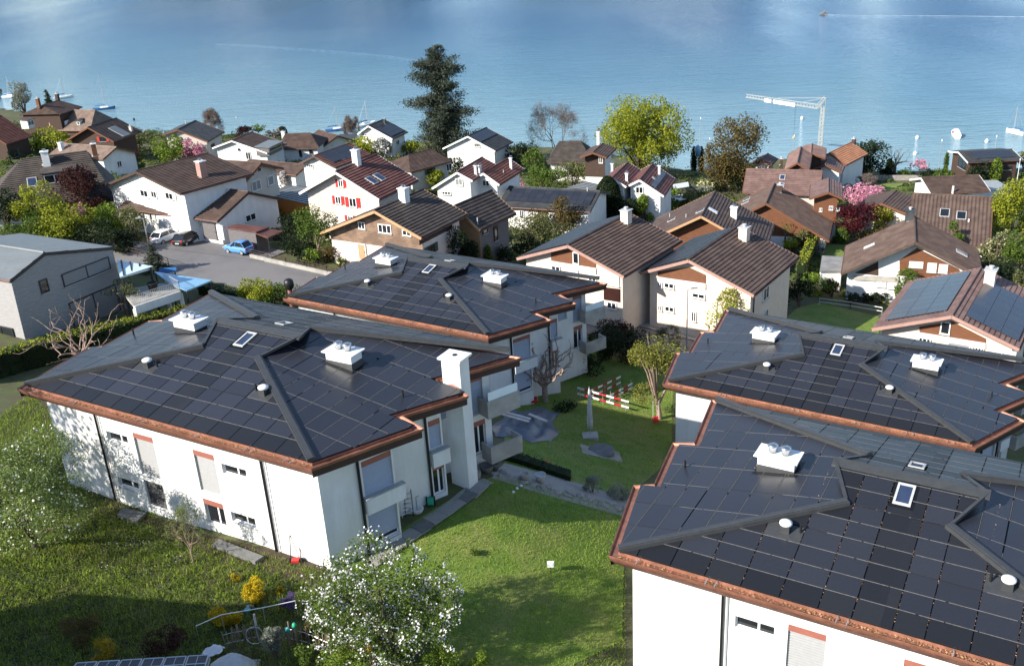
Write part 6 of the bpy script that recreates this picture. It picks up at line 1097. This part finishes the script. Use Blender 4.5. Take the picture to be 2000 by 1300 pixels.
# tarp heap and planks
ctr=spot(1030,832); c2=spot(985,822); r=thing('tarp_heap','crumpled blue grey tarpaulin spread on the lawn','tarpaulin',ctr); nx,ny=26,18; V=[]; ax1=spot(1085,826)-spot(975,818); ax2=spot(1010,856)-spot(1025,800)
for j in range(ny):
    for i in range(nx):
        s,t=i/(nx-1)-.5,j/(ny-1)-.5; e=1-max(abs(s),abs(t))*2; p=ctr+ax1*s*(1+.12*math.sin(t*9))+ax2*t*(1+.15*math.sin(s*11)); z=gz(p[0],p[1])+.05+.55*min(1,e*2.2)*(.55+.25*math.sin(s*17+t*5)+.25*math.sin(t*21-s*7))+R.uniform(0,.05); V.append((p[0],p[1],z))
F=[(j*nx+i,j*nx+i+1,(j+1)*nx+i+1,(j+1)*nx+i) for j in range(ny-1) for i in range(nx-1)]; link('tarp',mesh_np('tarp',np.array(V)-ctr,F,M['tarp'],True),r)
for k,(p,q,l) in enumerate((((978,802),(1036,818),'long pale plank on the tarpaulin heap, upper one'),((972,806),(1033,823),'long pale plank on the tarpaulin heap, lower one'),((1033,808),(1068,822),'pale bent plank at the far side of the tarpaulin'))): a,b=spot(*p,.72),spot(*q,.72); m_=MB(); m_.bar(a,b,.26,.06); props(m_.build('plank',M['timber_weathered']),l,'plank')
def swing(label,px,py,top_y=None):
    o=spot(px,py,.3); r=thing('swing_seat',label,'swing',o); b=MB(); b.cube(o[0]-.28,o[1]-.2,o[2],o[0]+.28,o[1]+.2,o[2]+.1); b.cube(o[0]-.28,o[1]+.15,o[2]+.1,o[0]+.28,o[1]+.2,o[2]+.35); b.build('seat',M['red_paint'],r)
    for s in(-.24,.24): b=MB(); b.tube([o+(s,0,.05),o+(s,0,1.9)],.012,4); b.build('rope',M['frame_white'],r)
swing('red child swing seat under the pollard tree',1044,784); swing('red child swing seat under the yellow green tree',1281,822)
# pots, pails and tools along the stone edging
pot('light grey bucket on the stone edging',spot(1056,942),.33,.6,'sill_grey','bucket','bucket'); pot('dark round pot beside the chimney stack corner',spot(951,922),.42,.5,'concrete_dark'); pot('second dark pot right of the chimney corner pot',spot(966,916),.32,.45,'concrete_dark'); pot('grey pot left of the light grey bucket',spot(1024,938),.28,.5,'concrete'); pot('small terracotta pot on the stone edging',spot(1068,909),.18,.3,'orange_paint'); pot('pale pot at the paving edge',spot(933,935),.22,.5,'concrete')
stn=[]
for i in range(46):
    t=i/45; px,py=968+(1232-968)*t+R.uniform(-6,6),926+(998-926)*t+R.uniform(-5,5); p=spot(px,py); s=R.uniform(.14,.3); b=MB(); b.lathe((0,0,-.05),[(s*.7,0),(s,s*.35),(s*.75,s*.75),(s*.2,s*.85)],6); o=b.build('edging_stone',M['stone'],None,loc=(0,0,0)); o.location=tuple(p); o.rotation_euler=(R.uniform(-.3,.3),R.uniform(-.3,.3),R.uniform(0,6)); o.scale=(R.uniform(.8,1.5),R.uniform(.7,1.1),R.uniform(.6,1.1)); stn.append(o)
es=thing('stone_edging','row of rough stones edging the garden path','stones',spot(1100,960))
for o in stn: o.parent=es; o.location=tuple(np.array(o.location)-np.array(es.location))
rp=thing('rubble_pile','small heap of coloured stones at the chimney stack foot','stones',spot(905,925))
for i in range(26): p=spot(905+R.uniform(-14,22),930+R.uniform(-9,6)); b=MB(); s=R.uniform(.08,.18); b.lathe((0,0,-.03),[(s*.7,0),(s,s*.4),(s*.6,s*.8)],6); o=b.build('stone',M['stone'],None,loc=(0,0,0)); o.location=tuple(p-np.array(rp.location)); o.parent=rp
sl=thing('slab_path','row of concrete slabs along the shaded wall','paving slabs',spot(800,1045))
for i in range(9):
    t=i/8; p=spot(742+(930-742)*t,1090+(958-1090)*t); q=spot(742+(930-742)*(t+.04),1090+(958-1090)*(t+.04)); d=unit((q-p)*(1,1,0)); n=np.array((-d[1],d[0],0)); b=MB(); b.box(p-d*.78-n*.45+UP*.06,d*1.5,n*.95,UP*.06); b.build('slab',M['concrete_dark' if i%3==1 else 'paving'],sl)
ww=thing('light_well_covers','grey slab covers of the light wells at the white house foot','slab cover',spot(470,1075))
for a,b_,c,d in (((240,990),(285,1000),(268,1016),(228,1004)),((428,1052),(515,1085),(498,1096),(415,1062))): q=[spot(*k,.25) for k in (a,b_,c,d)]; m_=MB(); m_.prism([p-UP*.5 for p in q],UP*.5); m_.build('slab',M['concrete_dark'],ww)
o=spot(578,1098); r=thing('push_mower','small red push mower leaning on the white wall','lawn mower',o); b=MB(); b.cube(o[0]-.2,o[1]-.16,o[2]+.08,o[0]+.2,o[1]+.16,o[2]+.22); b.build('deck',M['red_paint'],r)
for s in(-.25,.25): b=MB(); b.tube([o+(s,.1,.2),o+(s*.9,.5,1.3)],.025,5); b.build('handle',M['black_pipe'],r)
for s in(-.3,.3): b=MB(); b.tube([o+(s-.03,0,.14),o+(s+.03,0,.14)],.14,10); b.build('wheel',M['rubber'],r)
b=MB(); b.tube([o+(-.225,.5,1.3),o+(.225,.5,1.3)],.025,5); b.build('grip',M['black_pipe'],r)
o=spot(800,1008); r=thing('ladder','short step ladder leaning at the blinds corner','ladder',o)
for s in(-.22,.22): b=MB(); b.tube([o+(s,0,0),o+(s*.8,.35,1.5)],.025,5); b.build('rail',M['dark_frame'],r)
for k in range(5): b=MB(); t=(k+.6)/5.4; b.bar(o+(-.21,.35*t,1.5*t),o+(.21,.35*t,1.5*t),.06,.03); b.build('rung',M['galvanised'],r)
o=spot(790,1012); r=thing('trellis','white wire trellis on the shaded wall','trellis',o)
for k in range(6): b=MB(); b.bar(o+(-.1,.05,.25*k+.2),o+(.35,.3,.25*k+.2),.03,.03); b.build('bar',M['frame_white'],r)
for s in (0,1): b=MB(); b.bar(o+(-.1+.45*s,.05+.25*s,0),o+(-.1+.45*s,.05+.25*s,1.6),.03,.03); b.build('upright',M['frame_white'],r)
o=spot(842,986); r=thing('hose_reel','green hose reel at the wall foot','hose reel',o); b=MB(); b.tube([o+(-.16,0,.26),o+(.16,0,.26)],.24,12); b.build('drum',M['plastic_green'],r); b=MB(); b.cube(o[0]-.25,o[1]-.06,o[2],o[0]-.19,o[1]+.06,o[2]+.55); b.cube(o[0]+.19,o[1]-.06,o[2],o[0]+.25,o[1]+.06,o[2]+.55); b.build('stand',M['black_pipe'],r)
o=spot(815,998); r=thing('garden_tap','white standpipe with basin at the shaded wall','tap',o); b=MB(); b.lathe(o,[(.3,0),(.38,.18),(.3,.2),(.05,.08)],12); b.build('basin',M['aged_white'],r); b=MB(); b.tube([o+UP*.05,o+UP*.9,o+(.15,0,1.)],.035,6); b.build('pipe',M['galvanised'],r)
o=spot(1076,1118); r=thing('garden_lamp','white square lamp on a thin stake in the lawn','garden lamp',o); b=MB(); b.tube([o,o+UP*.45],.02,5); b.build('stake',M['black_pipe'],r); b=MB(); b.cube(o[0]-.17,o[1]-.1,o[2]+.42,o[0]+.17,o[1]+.1,o[2]+.68); b.build('lamp_head',M['frame_white'],r)
for i,(x,y) in enumerate(((1010,955),(1018,950),(1003,962))): o=spot(x,y); b=MB(); b.lathe(o,[(.06,0),(.1,.06),(.05,.13)],7); props(b.build('ball',M['frame_white']),('pale ball on the shaded lawn, '+('middle','upper','lower')[i]+' of three'),'ball')
# lower garden: handrail, picket fences, posts with caps, hoop, tarp heap, solar roofed shed
r=thing('handrail','thin white handrail sloping above the vegetable garden','handrail',spot(480,1225)); a=[spot(388,1246,.0),spot(440,1236,.0),spot(520,1222,.0),spot(583,1208,.0)]; hts=(.7,1.05,1.05,1.05)
for k in range(3): b=MB(); b.tube([a[k]+UP*hts[k],a[k+1]+UP*hts[k+1]],.02,6); b.build('rail',M['frame_white'],r)
for k in range(4): b=MB(); b.tube([a[k]-UP*.2,a[k]+UP*hts[k]],.018,6); b.build('post',M['galvanised'],r)
def pickets(label,pix,hgt,n,lean=.06):
    P=[spot(*p) for p in pix]; r=thing('picket_fence',label,'fence',P[len(P)//2])
    segs=list(zip(P[:-1],P[1:])); tot=sum(np.linalg.norm(b-a) for a,b in segs)
    for a,b in segs:
        k=max(2,int(n*np.linalg.norm(b-a)/tot))
        for i in range(k): p=a+(b-a)*(i+.5)/k; h=hgt*R.uniform(.82,1.15); q=MB(); q.bar(p-UP*.1,p+UP*h+np.array((R.gauss(0,lean),R.gauss(0,lean),0)),.05,.035); q.build('picket',M['wicker'],r)
        for h in(.25,.75): q=MB(); q.tube([a+UP*hgt*h,(a+b)/2+UP*(hgt*h+.03),b+UP*hgt*h],.014,4); q.build('wire',M['galvanised'],r)
pickets('grey picket fence, short piece left of the wire hoop',[(440,1266),(475,1258),(512,1250)],1.0,16); pickets('rustic chestnut picket fence beneath the apple blossom',[(560,1254),(600,1262),(640,1280),(700,1300),(790,1330)],1.05,44)
for x,y,ty,m_,l in ((582,1262,1216,'plastic_green','fence post capped with a bright green cup'),(568,1262,1225,'plastic_teal','thin fence post with turquoise cup'),(727,1306,1262,'orange_paint','fence post with orange pot on top'),(506,1250,1196,None,'bare weathered post crossing the handrail'),(650,1290,1236,None,'tall grey post in the picket fence')):
    o=spot(x,y); h=height_at(o,x,ty); r=thing('fence_post',l,'post',o); b=MB(); b.tube([o-UP*.2,o+UP*h],[.07,.05],7); b.build('post',M['timber_weathered' if m_ is None else 'wicker'],r)
    if m_: b=MB(); b.lathe(o+UP*(h-.16),[(.11,0),(.1,.12),(.07,.2),(.02,.22)],10); b.build('cup',M[m_],r,True)
o=spot(497,1240,.75); b=MB(); b.tube([o+np.array((.38*math.cos(t),.1*math.sin(t),.38*math.sin(t))) for t in np.linspace(0,6.283,22)],.02,5,cap=False); props(b.build('wire_hoop',M['galvanised']),'grey wire hoop hanging on the picket fence','hoop')
o=spot(452,1296,.3); nx=16; V=[]
for j in range(nx):
    for i in range(nx): s,t=i/(nx-1)-.5,j/(nx-1)-.5; e=max(0,1-4*(s*s+t*t)); V.append((s*2.1,t*1.3,-.4+.75*e**.5+.08*math.sin(9*s+5*t)*e+R.uniform(0,.04)))
r=thing('tarp_heap','grey cloth covered heap at the bottom edge','covered heap',o); link('tarp',mesh_np('tarp',np.array(V),[(j*nx+i,j*nx+i+1,(j+1)*nx+i+1,(j+1)*nx+i) for j in range(nx-1) for i in range(nx-1)],M['cloth_grey'],True),r)
o=spot(418,1275,.15); V=[(s*.9,t*.5,.1*math.sin(5*s+3*t)+R.uniform(0,.1)+.12) for t in np.linspace(-.5,.5,8) for s in np.linspace(-.5,.5,10)]; r=thing('garden_fleece','white folded garden fleece beside the picket corner','cloth',o); link('sheet',mesh_np('sheet',np.array(V),[(j*10+i,j*10+i+1,(j+1)*10+i+1,(j+1)*10+i) for j in range(7) for i in range(9)],M['cloth_white'],True),r)
o=spot(486,1186); b=MB(); b.box(o-(.1,.1,.02),(.34,.05,0),(-.06,.26,.02),(.02,0,.05)); props(b.build('paper_sheet',M['cloth_white']),'small pale slab lying under the yellow cushion','slab')
o=spot(484,1196); b=MB(); b.lathe(o,[(.1,0),(.14,.2),(.15,.22)],9); props(b.build('watering_pot',M['plastic_teal']),'turquoise pot in the shaded meadow','pot')
h_=1.9; q=[spot(*p,h_) for p in ((150,1297),(410,1281),(395,1335),(110,1352))]; r=thing('shed','shed with framed solar panels on its roof at the bottom edge','shed',sum(q)/4-UP*h_)
b=MB(); b.prism([p-UP*.15 for p in q],UP*.13); b.build('roof',M['roof_zinc'],r); ctr=sum(q)/4; inn=[p+(ctr-p)*.12 for p in q]; b=MB(); b.prism([np.array((*p[:2],ctr[2]-2.6)) for p in inn],UP*2.4); b.build('wall',M['timber_grey'],r)
for i in range(6):
    f=lambda s,t:(q[0]+(q[1]-q[0])*s)*(1-t)+(q[3]+(q[2]-q[3])*s)*t+UP*.05; s0,s1=i/6+.008,(i+1)/6-.008; b=MB(); b.prism([f(s0,.02),f(s1,.02),f(s1,.95),f(s0,.95)],UP*.05); k=b.build('solar_panel',M['solar_glass'],r); b=MB()
    for t0 in (.02,.33,.64): b.bar(f(s0,t0)+UP*.06,f(s1,t0)+UP*.06,.05,.02)
    for s_ in (s0,(s0+s1)/2,s1): b.bar(f(s_,.02)+UP*.06,f(s_,.95)+UP*.06,.04 if s_!=(s0+s1)/2 else .02,.021)
    b.build('panel_frame',M['galvanised'],k)
# conservatory in front of the white terraced house
def conserv(label,px,py,w,d,hh,yaw):
    o=spot(px,py); r=thing('conservatory',label,'conservatory',o,None,yaw); b=MB()
    for x in np.linspace(-w/2,w/2,5):
        for y in(-d/2,d/2): b.bar((x,y,0),(x,y,hh*.7),.07,.07)
        b.bar((x,-d/2,hh*.7),(x,0,hh),.06,.06); b.bar((x,d/2,hh*.7),(x,0,hh),.06,.06)
    for y,z in((-d/2,hh*.7),(d/2,hh*.7),(0,hh)): b.bar((-w/2,y,z),(w/2,y,z),.07,.07)
    b.build('frame',M['frame_white'],r,local=True); g=MB(); g.prism([(-w/2+.05,-d/2+.05,0),(-w/2+.05,d/2-.05,0),(-w/2+.05,d/2-.05,hh*.68),(-w/2+.05,0,hh*.97),(-w/2+.05,-d/2+.05,hh*.68)],(w-.1,0,0)); g.build('glazing',M['pale_glass'],r,local=True)
conserv('white framed glass conservatory before the terraced house',900,392,3.2,2.4,3.,.3); conserv('smaller white framed conservatory by the redder terraced house',945,385,2.2,1.8,2.6,.3)
# --- the lake: boats, buoys, crane
def sailboat(label,px,py,top_y,L,yaw,hull='boat_white',nmast=True,cover='boat_blue'):
    o=level(px,py,0); r=thing('sailing_boat',label,'sailing boat',o,None,yaw); h=L/2; b=MB(); rings=[]
    for x,w,z in ((-h,.62,.75),(-h*.5,.95,.7),(0,1.,.72),(h*.55,.72,.85),(h*.85,.35,.98),(h,.03,1.08)): w*=L*.15; rings.append([(x,-w,z),(x,-w*.8,.15),(x*.96,0,-.25),(x,w*.8,.15),(x,w,z)])
    for a,c in zip(rings[:-1],rings[1:]):
        for k in range(4): b.poly([a[k],c[k],c[k+1],a[k+1]])
        b.poly([a[0],a[4],c[4],c[0]])
    b.poly(rings[0]); b.build('hull',M[hull],r,local=True); b=MB(); b.hexa([(-h*.35,-L*.08,.7),(h*.45,-L*.06,.8),(h*.45,L*.06,.8),(-h*.35,L*.08,.7),(-h*.3,-L*.065,1.15),(h*.35,-L*.04,1.1),(h*.35,L*.04,1.1),(-h*.3,L*.065,1.15)]); b.build('cabin',M['boat_white'],r,local=True)
    if nmast:
        Hm=height_at(o,px,top_y); b=MB(); b.tube([(h*.12,0,.7),(h*.12,0,Hm)],[.09,.06],6); b.build('mast',M['mast'],r,local=True); b=MB(); b.tube([(h*.1,0,1.6),(-h*.8,0,1.5)],[.16,.13],6); b.build('boom_cover',M[cover],r,local=True)
        for x,y in ((h*.97,0),(-h*.95,0),(0,L*.14),(0,-L*.14)): b=MB(); b.tube([(x,y,.9),(h*.12,0,Hm*.96)],.018,3); b.build('stay',M['mast'],r,local=True)
sailboat('dark hulled sailing boat with tall mast off the old villa',204,214,144,7.6,.1,'boat_blue'); sailboat('white sailing boat behind the pale poplar',20,191,148,7.,-.3); sailboat('sailing boat half hidden by the dark conifer',125,192,150,7.,.5); sailboat('blue hulled sailing boat moored left of the tall shore house',658,256,208,6.5,.15,'boat_blue'); sailboat('sailing boat whose masts rise behind the tall shore house',716,246,196,7.,.8); sailboat('white sailing boat with bare mast at the right edge',1982,262,208,5.5,1.9)
def post(label,px,py,ty):
    o=level(px,py,0); Hh=height_at(o,px,ty); r=thing('mooring_post',label,'mooring post',o,'white mooring poles standing in the lake'); b=MB(); b.tube([o-UP*2,o+UP*Hh],[.09,.06],6); b.build('pole',M['galvanised'],r); b=MB(); b.lathe(o+UP*Hh,[(.10,-.3),(.11,-.05),(.04,.1)],7); b.build('cap',M['frame_white'],r)
for x,y,ty,l in ((466,258,228,'white mooring pole left of the small green shore tree'),(1385,322,270,'white mooring pole left of the bronze cedar'),(1367,300,230,'thin mooring pole above the slim cypresses'),(1549,305,264,'white mooring pole left of the crane mast'),(1833,333,273,'left of the two mooring poles by the boathouse'),(1942,300,265,'mooring pole behind the boathouse roof')): post(l,x,y,ty)
def buoy(label,px,py,r_=.45,m='boat_white'):
    o=level(px,py,0); r=thing('buoy',label,'buoy',o,'mooring buoys on the lake'); b=MB(); b.lathe(o,[(r_*.5,-.2),(r_,.1),(r_*.95,.45),(r_*.4,.75),(.06,.8)],10); b.build('float',M[m],r,True); b=MB(); b.tube([o+UP*.7,o+UP*1.1],.04,5); b.build('ring_stem',M['mast'],r)
buoy('white buoy behind the crane jib',1566,233); buoy('pale buoy left of the covered motorboat',1791,271); buoy('white buoy right of the covered motorboat',1927,278); buoy('white buoy near the magenta blossom tree',1787,302); buoy('dark buoy off the white chalet roof',262,235,.35,'rubber')
def motorboat(label,px,py,L,yaw,covered=True,stripe='crimson',hull='boat_white'):
    o=level(px,py,0); r=thing('motor_boat',label,'motor boat',o,None,yaw); h=L/2; b=MB(); rings=[]
    for x,w,z in ((-h,.85,.85),(0,1.,.85),(h*.6,.75,1.),(h,.06,1.15)): w*=L*.19; rings.append([(x,-w,z),(x,-w*.75,.05),(x,0,-.2),(x,w*.75,.05),(x,w,z)])
    for a,c in zip(rings[:-1],rings[1:]):
        for k in range(4): b.poly([a[k],c[k],c[k+1],a[k+1]])
        b.poly([a[0],a[4],c[4],c[0]])
    b.poly(rings[0]); b.build('hull',M[hull],r,local=True); b=MB(); b.hexa([(-h*.8,-L*.16,.86),(h*.5,-L*.12,.95),(h*.5,L*.12,.95),(-h*.8,L*.16,.86),(-h*.6,-L*.09,1.75),(h*.05,-L*.07,1.85),(h*.05,L*.07,1.85),(-h*.6,L*.09,1.75)]); b.build('cover',M[hull],r,local=True); b=MB(); b.cube(-h*.5,-L*.17,1.0,-h*.1,L*.17,1.35); b.build('stripe',M[stripe],r,local=True)
motorboat('white covered motor boat with red marking on the right',1866,266,5.5,1.3); motorboat('tiny motor boat drawing a wake far out on the right',1608,29,4.,3.0,stripe='boat_blue',hull='concrete_dark')
def wake(label,pix,wd,n=40,m='foam'):
    P=[level(*p,0) for p in pix]; V=[]; 
    for i in range(n+1):
        t=i/n*(len(P)-1); k=min(int(t),len(P)-2); p=P[k]+(P[k+1]-P[k])*(t-k); d=unit(P[k+1]-P[k]); w=np.array((-d[1],d[0],0))*wd*(.25+.75*i/n)*R.uniform(.45,1.); V+= [p-w+UP*.03,p+UP*.06*R.random()+UP*.05,p+w+UP*.03]
    F=[(3*i+j,3*i+j+1,3*i+j+4,3*i+j+3) for i in range(n) for j in range(2)]; props(link('boat_wake',mesh_np('boat_wake',np.array(V),F,M[m],True)),kind='structure')
wake('wake',[(1608,29),(1700,31),(1800,31),(1900,32),(2060,34)],0.9,90); wake('wake',[(838,121),(760,110),(640,99),(480,88),(420,86)],0.3,120,'wake_water')
# crane
o=spot(1599,316); zt=level(1605,212,0)[2]; r=thing('tower_crane','white and yellow self erecting crane beside the peaked roofs','crane',o); dist=math.hypot(o[0],o[1]); Ht=height_at(o,1603,208)
b=MB(); k=.36
for sx in(-k,k):
    for sy in(-k,k): b.tube([o+(sx,sy,0),o+(sx*.8,sy*.8,Ht)],.06,4)
nz_=14
for i in range(nz_):
    z0,z1=Ht*i/nz_,Ht*(i+1)/nz_
    for sx,sy,ex,ey in((-k,-k,k,-k),(k,-k,k,k),(k,k,-k,k),(-k,k,-k,-k)): b.tube([o+(sx*.9,sy*.9,z0),o+(ex*.9,ey*.9,z1)],.03,3)
b.build('mast',M['crane_white'],r); topp=o+UP*Ht
def at_dist(px,py,d): rr=sight(px,py); return OE+rr*d/math.hypot(rr[0],rr[1])
tip=at_dist(1457,190,dist*1.02); apex=at_dist(1613,191,dist*.995); bend=at_dist(1597,212,dist)
def lattice(name,a,c,w,n,m):
    b=MB(); d=unit(c-a); s=unit(np.cross(d,UP)); u_=np.cross(s,d); corners=[-s*w/2,s*w/2,u_*w*.9]
    for q in corners: b.tube([a+q,c+q*.7],.05,4)
    for i in range(n):
        p0,p1=a+(c-a)*i/n,a+(c-a)*(i+1)/n
        for q,q2 in((0,2),(2,1),(1,0)): b.tube([p0+corners[q],p1+corners[q2]],.028,3)
    return b.build(name,M[m],r)
lattice('jib',bend,tip,.95,24,'crane_white'); lattice('apex_strut',bend,apex,.8,5,'crane_white'); b=MB(); m1=bend+(tip-bend)*.55; b.tube([apex,m1+UP*.9],.035,4); b.tube([apex,bend+(tip-bend)*.2+UP*.9],.03,4); b.tube([apex,o+(.9,.9,1.5)],.03,4); b.build('tie_rope',M['crane_white'],r)
for t,l_ in ((.38,2.6),(.52,2.6),(.68,1.6)): b=MB(); p=bend+(tip-bend)*t; d=unit(tip-bend); s=unit(np.cross(d,UP)); b.box(p-d*l_/2-s*.62-UP*.3,d*l_,s*.06,UP*.8); b.build('sign_board',M['frame_white'],r)
b=MB(); b.cube(o[0]-1.3,o[1]-1.3,o[2]-.3,o[0]+1.3,o[1]+1.3,o[2]+1.6); b.build('ballast',M['crane_yellow'],r); p=bend+(tip-bend)*.3; b=MB(); b.tube([p,p-UP*7],.025,3); b.build('hoist_rope',M['black_pipe'],r); b=MB(); b.lathe(p-UP*7.6,[(.05,0),(.25,.2),(.25,.5),(.05,.6)],7); b.build('hook_block',M['crane_yellow'],r)
# blue covered mast between the cypresses
o=spot(1362,336); h=height_at(o,1364,283); r=thing('sail_cover','blue and white covered parasol between the slim cypresses','parasol',o); b=MB(); b.tube([o,o+UP*h],.06,6); b.build('pole',M['frame_white'],r); b=MB(); b.lathe(o+UP*h*.72,[(.5,-h*.12),(.55,0),(.75,h*.08),(.6,h*.2),(.1,h*.28)],9); b.build('cover',M['carport_glass'],r,True)
# stone wall on the promenade, bins, satellite dish
o1=[spot(*p) for p in ((1688,352),(1760,352),(1790,352))]; r=thing('stone_wall','low pale stone wall along the promenade','wall',o1[1])
for a,c in zip(o1[:-1],o1[1:]): n=unit(np.cross(c-a,UP))*.25; b=MB(); b.hexa([a-n-UP*.5,c-n-UP*.5,c+n-UP*.5,a+n-UP*.5,a-n+UP*1.,c-n+UP*1.,c+n+UP*1.,a+n+UP*1.]); b.build('wall_section',M['stone'],r)
